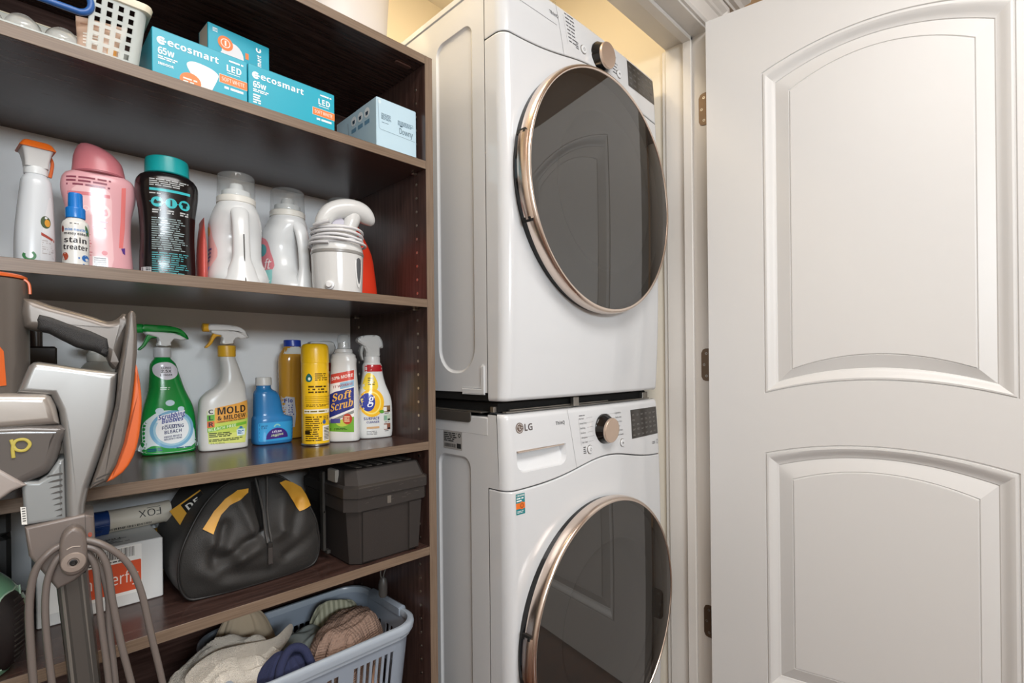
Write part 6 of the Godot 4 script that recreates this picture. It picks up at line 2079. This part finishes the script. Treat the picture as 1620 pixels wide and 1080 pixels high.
func laundry() -> void:
	var y: float = SHELF_TOPS[4] + 0.0005
	var cx := 0.4865
	var cz := -1.122
	var t := thing("laundry_basket", "grey blue plastic laundry basket with slotted walls, full of washing, on the lowest shelf", "laundry basket", V(cx, y, cz), 0)
	var m := gloss("8f99a6", 0.32)
	var bh := 0.280
	var hx := 0.188
	var hz := 0.140
	var per := rrect(-hx, -hz, hx, hz, 0.055, 8)
	var n := per.size()
	var wall := func(u: float, v: float, dd: float) -> Vector3:
		var i := int(floor(u)) % n
		var p := per[i].lerp(per[(i + 1) % n], u - floor(u))
		var s := 1.0 - 0.13 * (1.0 - v / bh)
		var sz := 1.0 - 0.20 * (1.0 - v / bh)
		return Vector3(p.x * s, v, p.y * sz) + Vector3(p.x, 0, p.y).normalized() * dd
	var b := MB.new()
	var vs := [0.0, 0.03, 0.085, 0.092, 0.150, 0.158, 0.232, bh]
	for q in [[8, 9, 18, true], [26, 27, 18, true], [17, 18, 9, false], [35, 36, 9, false]]:
		var us := []
		for x in stops(0.0, 1.0, q[2], 0.66): us.append(lerpf(q[0], q[1], x))
		var cols: int = q[2]
		var long: bool = q[3]
		lattice(b, us, vs, func(i, j):
			if i % 2 == 0 or j % 2 == 0: return false
			var c: int = i / 2
			if long: return (c % 9) < 7
			return c != 4, 0.0022, wall)
	for q in [[0, 8], [9, 17], [18, 26], [27, 35]]:
		var us := []
		for i in q[1] - q[0] + 1: us.append(float(q[0] + i))
		lattice(b, us, [0.0, bh], func(_i, _j): return false, 0.0022, wall)
	var bot := PackedVector2Array()
	for p in per: bot.append(Vector2(p.x * 0.87, p.y * 0.80))
	b.xf = Transform3D(Basis(Vector3(1, 0, 0), Vector3(0, 0, 1), Vector3(0, -1, 0)), Vector3.ZERO)
	b.prism(bot, -0.003, 0.0, 0.0)
	put(b, "slotted_wall", m, t, 30.0)
	b = MB.new()
	var rim := []
	for q in [[0.0, bh - 0.024], [0.007, bh - 0.026], [0.008, bh - 0.018], [0.0115, bh - 0.0165], [0.0125, bh - 0.006], [0.0100, bh + 0.001], [0.004, bh + 0.004], [-0.003, bh + 0.003], [-0.005, bh - 0.002], [-0.004, bh - 0.010]]:
		var r := PackedVector3Array()
		for i in n: r.append(wall.call(float(i), q[1], q[0]))
		rim.append(r)
	b.loft(rim, false)
	put(b, "rim", gloss("a3adb8", 0.28), t, 50.0)
	for sx in [-1.0, 1.0]:
		b = MB.new()
		var r2 := []
		for q in [-0.070, -0.066, 0.066, 0.070]:
			var g := 0.0 if absf(q) > 0.067 else 0.0025
			var ring := PackedVector3Array()
			for e in [[-0.006, -0.012], [-0.0062, 0.003], [0.002, 0.0065], [0.010, 0.002], [0.0135, -0.006], [0.0125, -0.017], [0.004, -0.02]]:
				ring.append(V(sx * (hx + e[0] + g * (1.0 if e[0] > 0.0 else -0.5)), bh + e[1] + g * (1.0 if e[1] > -0.01 else 0.0), q))
			r2.append(ring)
		b.loft(r2)
		put(b, "grip", m, t, 40.0)
	# washing
	var terry := gloss("efe5d6", 0.95)
	relief(terry, noise(0.16, Color(0, 0, 0), Color(1, 1, 1), 3, 41), Vector3(14, 14, 14), 0.5)
	var linen := gloss("d8cdb9", 0.9)
	var beige := gloss("b9a78e", 0.9)
	var waffle := gloss("93796a", 0.9)
	var wi := Image.create(64, 64, false, Image.FORMAT_RGB8)
	for i in 64:
		for j in 64:
			var a := absf(sin(i * PI / 16.0)) * absf(sin(j * PI / 8.0))
			wi.set_pixel(i, j, Color(a, a, a))
	relief(waffle, ImageTexture.create_from_image(wi), Vector3(26, 26, 26), 0.22)
	var sage := gloss("9c9c86", 0.9)
	var si := Image.create(64, 64, false, Image.FORMAT_RGB8)
	for i in 64:
		for j in 64: si.set_pixel(i, j, Color("b4b39c") if (i / 8) % 2 == 0 else Color("8f8f79"))
	grain(sage, ImageTexture.create_from_image(si), Vector3(22, 22, 22))
	sage.albedo_color = Color(1, 1, 1)
	var slate := gloss("8d9491", 0.9)
	var navy := gloss("2c3150", 0.95)
	relief(navy, noise(0.2, Color(0, 0, 0), Color(1, 1, 1), 3, 43), Vector3(14, 14, 14), 0.12)
	var peach := gloss("d9a98c", 0.9)
	var at := func(x: float, yy: float, d: float) -> Vector3: return V(x, y + yy, -d)
	cloth("crumpled cream linen filling the bottom of the laundry basket", "bed_sheet", at.call(0.480, 0.003, 1.122), 0.112, 0.068, 0.165, 0, linen, 3, 0.02)
	cloth("pale peach cloth pressed against the basket's front slots", "towel", at.call(0.575, 0.004, 1.055), 0.046, 0.030, 0.225, 0, peach, 9, 0.014)
	cloth("fluffy cream terry towel heaped at the left of the laundry basket", "towel", at.call(0.312, 0.140, 1.100), 0.130, 0.102, 0.168, 8, terry, 15, 0.022, 0.0, "towel", 3.2)
	cloth("beige folded cloth at the back of the laundry basket behind the cream towel", "towel", at.call(0.372, 0.15, 1.205), 0.075, 0.040, 0.178, 0, beige, 21, 0.014, 0.0, "towel", 3.0)
	cloth("flat slate grey cloth in the middle of the laundry basket", "towel", at.call(0.485, 0.14, 1.165), 0.075, 0.066, 0.118, 15, slate, 27, 0.008, 0.0, "towel", 4.0)
	cloth("sage green striped cloth at the back right of the laundry basket", "towel", at.call(0.575, 0.14, 1.195), 0.080, 0.034, 0.150, -12, sage, 33, 0.012, 0.0, "towel", 4.0)
	cloth("brown waffle weave towel at the right of the laundry basket", "towel", at.call(0.560, 0.19, 1.092), 0.112, 0.072, 0.098, 28, waffle, 39, 0.010, -0.06, "towel", 5.0)
	var nv := cloth("navy blue fleece garment with a rolled opening, front of the laundry basket", "garment", at.call(0.408, 0.20, 1.045), 0.070, 0.050, 0.092, 10, navy, 46, 0.014, -0.05, "garment")
	b = MB.new()
	b.tube(curve([V(-0.040, 0.045, 0.034), V(-0.032, 0.080, 0.024), V(-0.004, 0.100, 0.012), V(0.022, 0.090, 0.018), V(0.030, 0.055, 0.036)], 7), 0.0085, 10)
	put(b, "rolled_cuff", navy, nv, 60.0)
	b = MB.new()
	b.tube(curve([V(-0.08, 0.150, 0.02), V(-0.03, 0.160, 0.020), V(0.03, 0.150, 0.022), V(0.09, 0.142, 0.012), V(0.140, 0.156, -0.010)], 7), [0.012, 0.016, 0.020, 0.023, 0.025, 0.026, 0.027, 0.028, 0.028, 0.028, 0.028, 0.028, 0.028, 0.028, 0.027, 0.026, 0.025, 0.024, 0.023, 0.022, 0.021, 0.020, 0.019, 0.018, 0.017, 0.016, 0.014, 0.012, 0.007], 14, 0.30)
	for o in get_children():
		if o.has_meta("label") and str(o.get_meta("label")).begins_with("fluffy cream"): put(b, "towel_corner", terry, o, 60.0)

# ---- upright stick vacuum in front of the shelves ---------------------------------------------------------------------
func pillow(b: MB, poly: PackedVector2Array, z0: float, z1: float, r: float, steps := 5) -> void:
	# like a prism, its rim at z1 rounded off by r and at z0 by half of it
	var p := poly.duplicate()
	if Geometry2D.is_polygon_clockwise(p): p.reverse()
	var nn := PackedVector2Array()
	for i in p.size():
		var a := (p[i] - p[i - 1]).normalized()
		var c := (p[(i + 1) % p.size()] - p[i]).normalized()
		var q := Vector2(-a.y, a.x) + Vector2(-c.y, c.x)
		nn.append(q / maxf(0.5, q.length_squared() / 2.0) if q.length() > 0.01 else Vector2.ZERO)
	var rings := []
	for e in [[0.5, 0.0], [0.15, 0.15], [0.0, 0.5]]:
		var ring := PackedVector3Array()
		for i in p.size(): ring.append(V(p[i].x + nn[i].x * r * e[0], p[i].y + nn[i].y * r * e[0], z0 + r * e[1]))
		rings.append(ring)
	for k in steps + 1:
		var t := PI / 2 * k / steps
		var ring := PackedVector3Array()
		for i in p.size(): ring.append(V(p[i].x + nn[i].x * r * (1.0 - cos(t)), p[i].y + nn[i].y * r * (1.0 - cos(t)), z1 - r * (1.0 - sin(t))))
		rings.append(ring)
	for i in rings.size() - 1:
		for k in p.size():
			var k2 := (k + 1) % p.size()
			b.quad(rings[i][k], rings[i][k2], rings[i + 1][k2], rings[i + 1][k])
	for e in [0, rings.size() - 1]:
		var r2: PackedVector3Array = rings[e]
		var ix := Geometry2D.triangulate_polygon(p)
		for i in range(0, ix.size(), 3):
			var a := r2[ix[i]]; var c := r2[ix[i + 1]]; var d := r2[ix[i + 2]]
			if ((c - a).cross(d - a).z > 0.0) == (e != 0): b.tri(a, c, d)
			else: b.tri(a, d, c)
	b.closed()

func vacuum() -> void:
	var t := thing("vacuum_cleaner", "grey and orange upright stick vacuum with wound cord, standing before the shelves", "vacuum cleaner", V(0.0717, 0.0, -0.857), -4.8)
	var silver := mat("vac_silver", "9d9c9a", 0.34, 0.7)
	var grey := mat("vac_grey", "6c655f", 0.35, 0.4)
	var taupe := mat("vac_taupe", "756b65", 0.4, 0.25)
	var orange := gloss("cf6029", 0.35)
	var b := MB.new()
	b.xf = Transform3D(Basis(), V(-0.083, 0, -0.042))
	b.lathe([[0.030, 1.035], [0.0385, 1.04], [0.0385, 1.085], [0.0380, 1.20], [0.0372, 1.211], [0.034, 1.213], [0.0002, 1.213]], 48)
	var duct := put(b, "duct", grey, t)
	b = MB.new()
	b.xf = Transform3D(Basis(), V(-0.083, 0, -0.042))
	b.lathe([[0.0345, 1.2128], [0.0368, 1.2135], [0.0368, 1.2165], [0.033, 1.2185], [0.0002, 1.2185]], 48)
	b.xf = Transform3D()
	b.tube(curve([V(-0.0490, 1.213, -0.030), V(-0.0450, 1.209, -0.030), V(-0.0438, 1.202, -0.030), V(-0.0436, 1.195, -0.030)], 4), 0.0016, 6)
	put(b, "orange_cap", orange, duct)
	var k := MB.new()
	k.patch(P([-0.090, 1.078, -0.0640, 1.081, -0.0660, 1.122, -0.0705, 1.130, -0.090, 1.132]), func(x, v, l): return V(x, v, -0.042 + sqrt(maxf(0.0, 0.0387 * 0.0387 - pow(x + 0.083, 2.0))) + l), 0.0012)
	put(k, "orange_panel", orange, duct)
	b = MB.new()
	pillow(b, smooth(P([-0.0505, 1.1892, -0.0234, 1.1817, 0.0036, 1.1739, 0.0193, 1.169, 0.0335, 1.164, 0.0428, 1.1678, 0.0500, 1.1757, 0.0560, 1.1700, 0.0540, 1.1450, 0.0480, 1.1233, 0.0436, 1.0988, 0.0356, 1.1039, 0.0305, 1.119, 0.0189, 1.1255, 0.0002, 1.1309, -0.0266, 1.1485, -0.0500, 1.1525]), 2), -0.060, -0.018, 0.010)
	put(b, "handle", grey, t, 50.0)
	b = MB.new()
	pillow(b, smooth(P([-0.0362, 1.1715, -0.0057, 1.1603, 0.0345, 1.1415, 0.0325, 1.1173, 0.0285, 1.1181, 0.0189, 1.1240, 0.0002, 1.1293, -0.0266, 1.1470, -0.037, 1.1510]), 2), -0.064, -0.0155, 0.008)
	var rub := gloss("2b2a2a", 0.6)
	relief(rub, noise(0.2, Color(0, 0, 0), Color(1, 1, 1), 1, 51), Vector3(18, 18, 18), 0.05)
	put(b, "rubber_grip", rub, t, 50.0)
	b = MB.new()
	pillow(b, P([-0.0447, 1.1039, -0.0401, 1.1085, -0.0356, 1.1093, -0.018, 1.106, -0.0, 1.1019, 0.020, 1.0985, 0.0429, 1.0946, 0.0421, 1.0854, 0.0392, 1.052, 0.035, 1.0289, 0.0243, 0.9868, 0.0118, 0.9459, 0.0079, 0.9238, 0.0063, 0.8891, -0.0108, 0.8905, -0.0123, 0.9275, -0.0125, 0.9849, -0.0146, 1.0233, -0.0174, 1.0474, -0.0243, 1.0667, -0.0555, 1.0712]), -0.078, -0.004, 0.008, 6)
	put(b, "motor_housing", silver, t, 50.0)
	b = MB.new()
	pillow(b, P([0.0429, 1.0955, 0.0471, 1.119, 0.0510, 1.1487, 0.0535, 1.1740, 0.0570, 1.1785, 0.0605, 1.1775, 0.0632, 1.1722, 0.0640, 1.145, 0.0635, 1.1191, 0.0604, 1.0849, 0.056, 1.0425, 0.0488, 1.0007, 0.0405, 0.9722, 0.0305, 0.952, 0.0124, 0.9441, 0.019, 0.9669, 0.0275, 0.998, 0.035, 1.0289, 0.0398, 1.0519, 0.042, 1.075]), -0.084, 0.0, 0.0045, 5)
	put(b, "rear_shell", grey, t, 50.0)
	b = MB.new()
	for i in 2:
		b.tube([V(0.0150 + i * 0.004, 0.9505 + i * 0.006, -0.0005), V(0.0265 + i * 0.006, 0.9555 + i * 0.007, -0.0005)], 0.0012, 6)
	put(b, "shell_groove", gloss("3a3632", 0.5), t)
	b = MB.new()
	pillow(b, smooth(P([0.0613, 1.1088, 0.0653, 1.0917, 0.0679, 1.0675, 0.0684, 1.0416, 0.0653, 1.0075, 0.0589, 0.9808, 0.0471, 0.9603, 0.0291, 0.9497, 0.0392, 0.9699, 0.0488, 1.0007, 0.056, 1.0425, 0.0604, 1.0849]), 2), -0.080, -0.004, 0.003, 4)
	put(b, "filter_cover", orange, t, 50.0)
	b = MB.new()
	pillow(b, P([-0.118, 1.0735, -0.060, 1.0715, -0.0301, 1.0693, -0.0243, 1.0659, -0.0197, 1.0538, -0.0163, 1.0306, -0.118, 1.0270]), -0.085, 0.001, 0.010, 6)
	var cup := put(b, "dust_cup_lid", mat("vac_lid", "aaa39c", 0.3, 0.5), t, 50.0)
	b = MB.new()
	pillow(b, smooth(P([-0.118, 1.0265, -0.0165, 1.0300, -0.0141, 1.0074, -0.019, 0.9857, -0.028, 0.9696, -0.048, 0.9603, -0.0646, 0.9486, -0.118, 0.9350]), 3), -0.082, 0.0, 0.012, 6)
	put(b, "dust_cup", mat("vac_smoke", "5f5a57", 0.16), cup, 50.0)
	b = MB.new()
	pillow(b, P([-0.118, 0.985, -0.0697, 0.9817, -0.0546, 0.9674, -0.0469, 0.9593, -0.0591, 0.9544, -0.07, 0.9457, -0.118, 0.925]), -0.05, 0.0035, 0.004, 4)
	put(b, "cup_latch", gloss("a09690", 0.35), cup, 50.0)
	b = MB.new()
	b.tube(curve([V(-0.058, 0.994, 0.0016), V(-0.0585, 1.006, 0.002), V(-0.056, 1.014, 0.002), V(-0.048, 1.015, 0.002), V(-0.0435, 1.009, 0.002), V(-0.048, 1.002, 0.002), V(-0.056, 1.004, 0.002), V(-0.060, 1.016, 0.0016)], 5), 0.0018, 8, 0.5)
	put(b, "yellow_mark", gloss("b9a94a", 0.5), cup)
	b = MB.new()
	pillow(b, P([-0.0519, 0.9639, -0.0367, 0.9616, -0.028, 0.9681, -0.0179, 0.9856, -0.0125, 0.9857, -0.0113, 0.9098, -0.0495, 0.9091]), -0.070, -0.003, 0.005, 4)
	var bt := put(b, "battery_panel", mat("vac_panel", "8f9292", 0.35, 0.2), t, 50.0)
	for i in 8:
		var yy := 0.9680 - i * 0.0074
		var x0 := -0.0290 + 0.0012 * i
		b = MB.new()
		b.xf = Transform3D(Basis(Vector3(0, 0, 1), 0.10), V(-0.0148, yy, 0))
		b.prism(smooth(P([x0 + 0.0148, -0.0004, x0 + 0.020, 0.0009, 0.0, 0.0014, 0.0, -0.0012, x0 + 0.020, -0.0010]), 2), -0.006, -0.0024, 0.0)
		put(b, "vent_slit", gloss("45423f", 0.5), bt)
	k = MB.new()
	k.ink("e2e0da"); k.patch(P([-0.0527, 0.9330, -0.0478, 0.9322, -0.0468, 0.9108, -0.0517, 0.9116]), flat_on(-0.0026), 0.0002)
	k.ink("3a3836")
	for i in 6: k.bar(-0.0515 + 0.00015 * i, 0.9300 - i * 0.003, -0.0485 + 0.00015 * i, 0.9312 - i * 0.003, flat_on(-0.0026), 0.0004)
	put(k, "sticker", M.print, bt)
	b = MB.new()
	pillow(b, P([-0.0495, 0.9083, 0.0065, 0.9135, 0.0166, 0.909, 0.0181, 0.8644, 0.0104, 0.8418, -0.0034, 0.8300, -0.0203, 0.8240, -0.0341, 0.8497, -0.0459, 0.8721]), -0.068, 0.0, 0.004, 4)
	var bl := put(b, "coupling", taupe, t, 50.0)
	b = MB.new()
	b.prism(P([0.0072, 0.9125, 0.0078, 0.9125, 0.0090, 0.8660, 0.0084, 0.8660]), -0.001, 0.0006, 0.0)
	put(b, "coupling_seam", gloss("4a4440", 0.5), bl)
	k = MB.new()
	k.ink("a8452c"); k.arc(0.0122, 0.8860, 0.0010, 0.0020, 0, 360, flat_on(0.0), 0.0004, 14, 1.5); k.bar(0.0104, 0.8840, 0.0140, 0.8860, flat_on(0.0), 0.0005)
	put(k, "lock_mark", M.print, bl)
	b = MB.new()
	pillow(b, smooth(P([-0.0178, 0.8720, -0.0168, 0.8880, -0.0125, 0.8985, -0.0040, 0.9035, 0.0045, 0.8985, 0.0084, 0.8870, 0.0094, 0.8690, 0.0085, 0.8530, 0.0030, 0.8450, -0.0045, 0.8425, -0.0115, 0.8450, -0.0165, 0.8540]), 3), 0.0005, 0.0200, 0.005, 5)
	var hook := put(b, "cord_hook", taupe, t, 50.0)
	b = MB.new()
	b.xf = Transform3D(Basis(Vector3(1, 0, 0), PI / 2), V(-0.0042, 0.8600, 0.0195))
	b.lathe([[0.0122, 0.0], [0.0122, 0.0012], [0.0112, 0.0022], [0.0060, 0.0024], [0.0048, 0.0010], [0.0002, 0.0008]], 40)
	put(b, "hook_knob", mat("vac_knob", "9a8d84", 0.35, 0.4), hook)
	b = MB.new()
	b.xf = Transform3D(Basis(Vector3(1, 0, 0), PI / 2), V(-0.0042, 0.8600, 0.0202))
	b.lathe([[0.0040, 0.0], [0.0040, 0.0012], [0.0026, 0.0014], [0.0018, 0.0006], [0.0002, 0.0006]], 20)
	put(b, "hook_screw", M.black, hook)
	b = MB.new()
	b.tube(curve([V(-0.0105, 0.8770, 0.0202), V(-0.0050, 0.8795, 0.0204), V(0.0025, 0.8785, 0.0202)], 5), 0.0007, 6)
	put(b, "hook_ridge", gloss("b0a49a", 0.35), hook)
	# pole and floor head
	var lean := 0.055
	b = MB.new()
	var rings := []
	for q in [[0.835, 0.0], [0.70, 0.2], [0.40, 0.6], [0.075, 1.0]]:
		var o: float = -0.0065 + lean * q[1]
		rings.append(PackedVector3Array([V(o - 0.0165, q[0], -0.030), V(o - 0.0145, q[0], -0.012), V(o - 0.006, q[0], -0.006), V(o + 0.006, q[0], -0.005), V(o + 0.0145, q[0], -0.012), V(o + 0.0165, q[0], -0.030), V(o + 0.012, q[0], -0.044), V(o - 0.012, q[0], -0.044)]))
	b.loft(rings)
	var pole := put(b, "pole", mat("vac_pole", "57534f", 0.35, 0.4), t, 25.0)
	for q in [-0.0095, 0.0095]:
		b = MB.new()
		b.tube([V(-0.0065 + q, 0.835, -0.0095), V(-0.0065 + q + lean, 0.075, -0.0095)], 0.0022, 8)
		put(b, "pole_ridge", gloss("6c6660", 0.35), pole)
	b = MB.new()
	b.loft([PackedVector3Array([V(-0.08, 0.001, -0.055), V(0.18, 0.001, -0.055), V(0.18, 0.001, 0.055), V(-0.08, 0.001, 0.055)]), PackedVector3Array([V(-0.08, 0.03, -0.055), V(0.18, 0.03, -0.055), V(0.18, 0.025, 0.055), V(-0.08, 0.025, 0.055)]), PackedVector3Array([V(0.02, 0.075, -0.045), V(0.085, 0.075, -0.045), V(0.085, 0.065, 0.0), V(0.02, 0.065, 0.0)])])
	put(b, "floor_head", taupe, t, 25.0)
	# cord: loops that hang from the hook
	b = MB.new()
	var cords := [
		[V(0.0, 0.8830, 0.009), V(-0.0137, 0.8824, 0.011), V(-0.0282, 0.875, 0.016), V(-0.0391, 0.8579, 0.016), V(-0.0443, 0.8267, 0.015), V(-0.0446, 0.7852, 0.015), V(-0.0413, 0.7081, 0.014), V(-0.036, 0.60, 0.012), V(-0.022, 0.53, 0.010), V(0.0, 0.515, 0.010)],
		[V(0.0, 0.8730, 0.010), V(-0.0138, 0.8714, 0.010), V(-0.0232, 0.859, 0.011), V(-0.0297, 0.8338, 0.011), V(-0.0306, 0.788, 0.011), V(-0.0244, 0.7009, 0.011), V(-0.016, 0.60, 0.011), V(0.0, 0.545, 0.011)],
		[V(-0.005, 0.8830, 0.009), V(0.0060, 0.8835, 0.011), V(0.0261, 0.873, 0.016), V(0.0487, 0.8461, 0.017), V(0.0632, 0.8053, 0.017), V(0.0751, 0.737, 0.016), V(0.0890, 0.6523, 0.014), V(0.092, 0.575, 0.012), V(0.07, 0.52, 0.010), V(0.03, 0.505, 0.010), V(0.0, 0.515, 0.010)],
		[V(-0.005, 0.8750, 0.010), V(0.0060, 0.8750, 0.011), V(0.0203, 0.8663, 0.013), V(0.029, 0.8429, 0.014), V(0.0338, 0.7991, 0.014), V(0.0425, 0.7386, 0.013), V(0.0552, 0.6671, 0.012), V(0.062, 0.60, 0.012), V(0.04, 0.545, 0.011), V(0.0, 0.540, 0.010)],
		[V(-0.002, 0.8680, 0.006), V(0.0072, 0.8663, 0.007), V(0.0164, 0.8487, 0.008), V(0.0193, 0.8197, 0.008), V(0.0221, 0.7743, 0.008), V(0.0303, 0.6777, 0.008), V(0.03, 0.60, 0.008), V(0.0, 0.555, 0.008)],
		[V(-0.002, 0.8640, 0.004), V(0.0078, 0.8630, 0.004), V(0.0226, 0.839, 0.004), V(0.030, 0.8002, 0.003), V(0.0309, 0.7591, 0.003), V(0.0367, 0.6749, 0.003), V(0.034, 0.60, 0.003), V(0.005, 0.56, 0.003)]]
	for c in cords: b.tube(curve(c, 8), 0.0041 if c.size() > 8 else 0.0038, 10)
	put(b, "power_cord", mat("vac_cord", "6b625d", 0.38), t, 60.0)
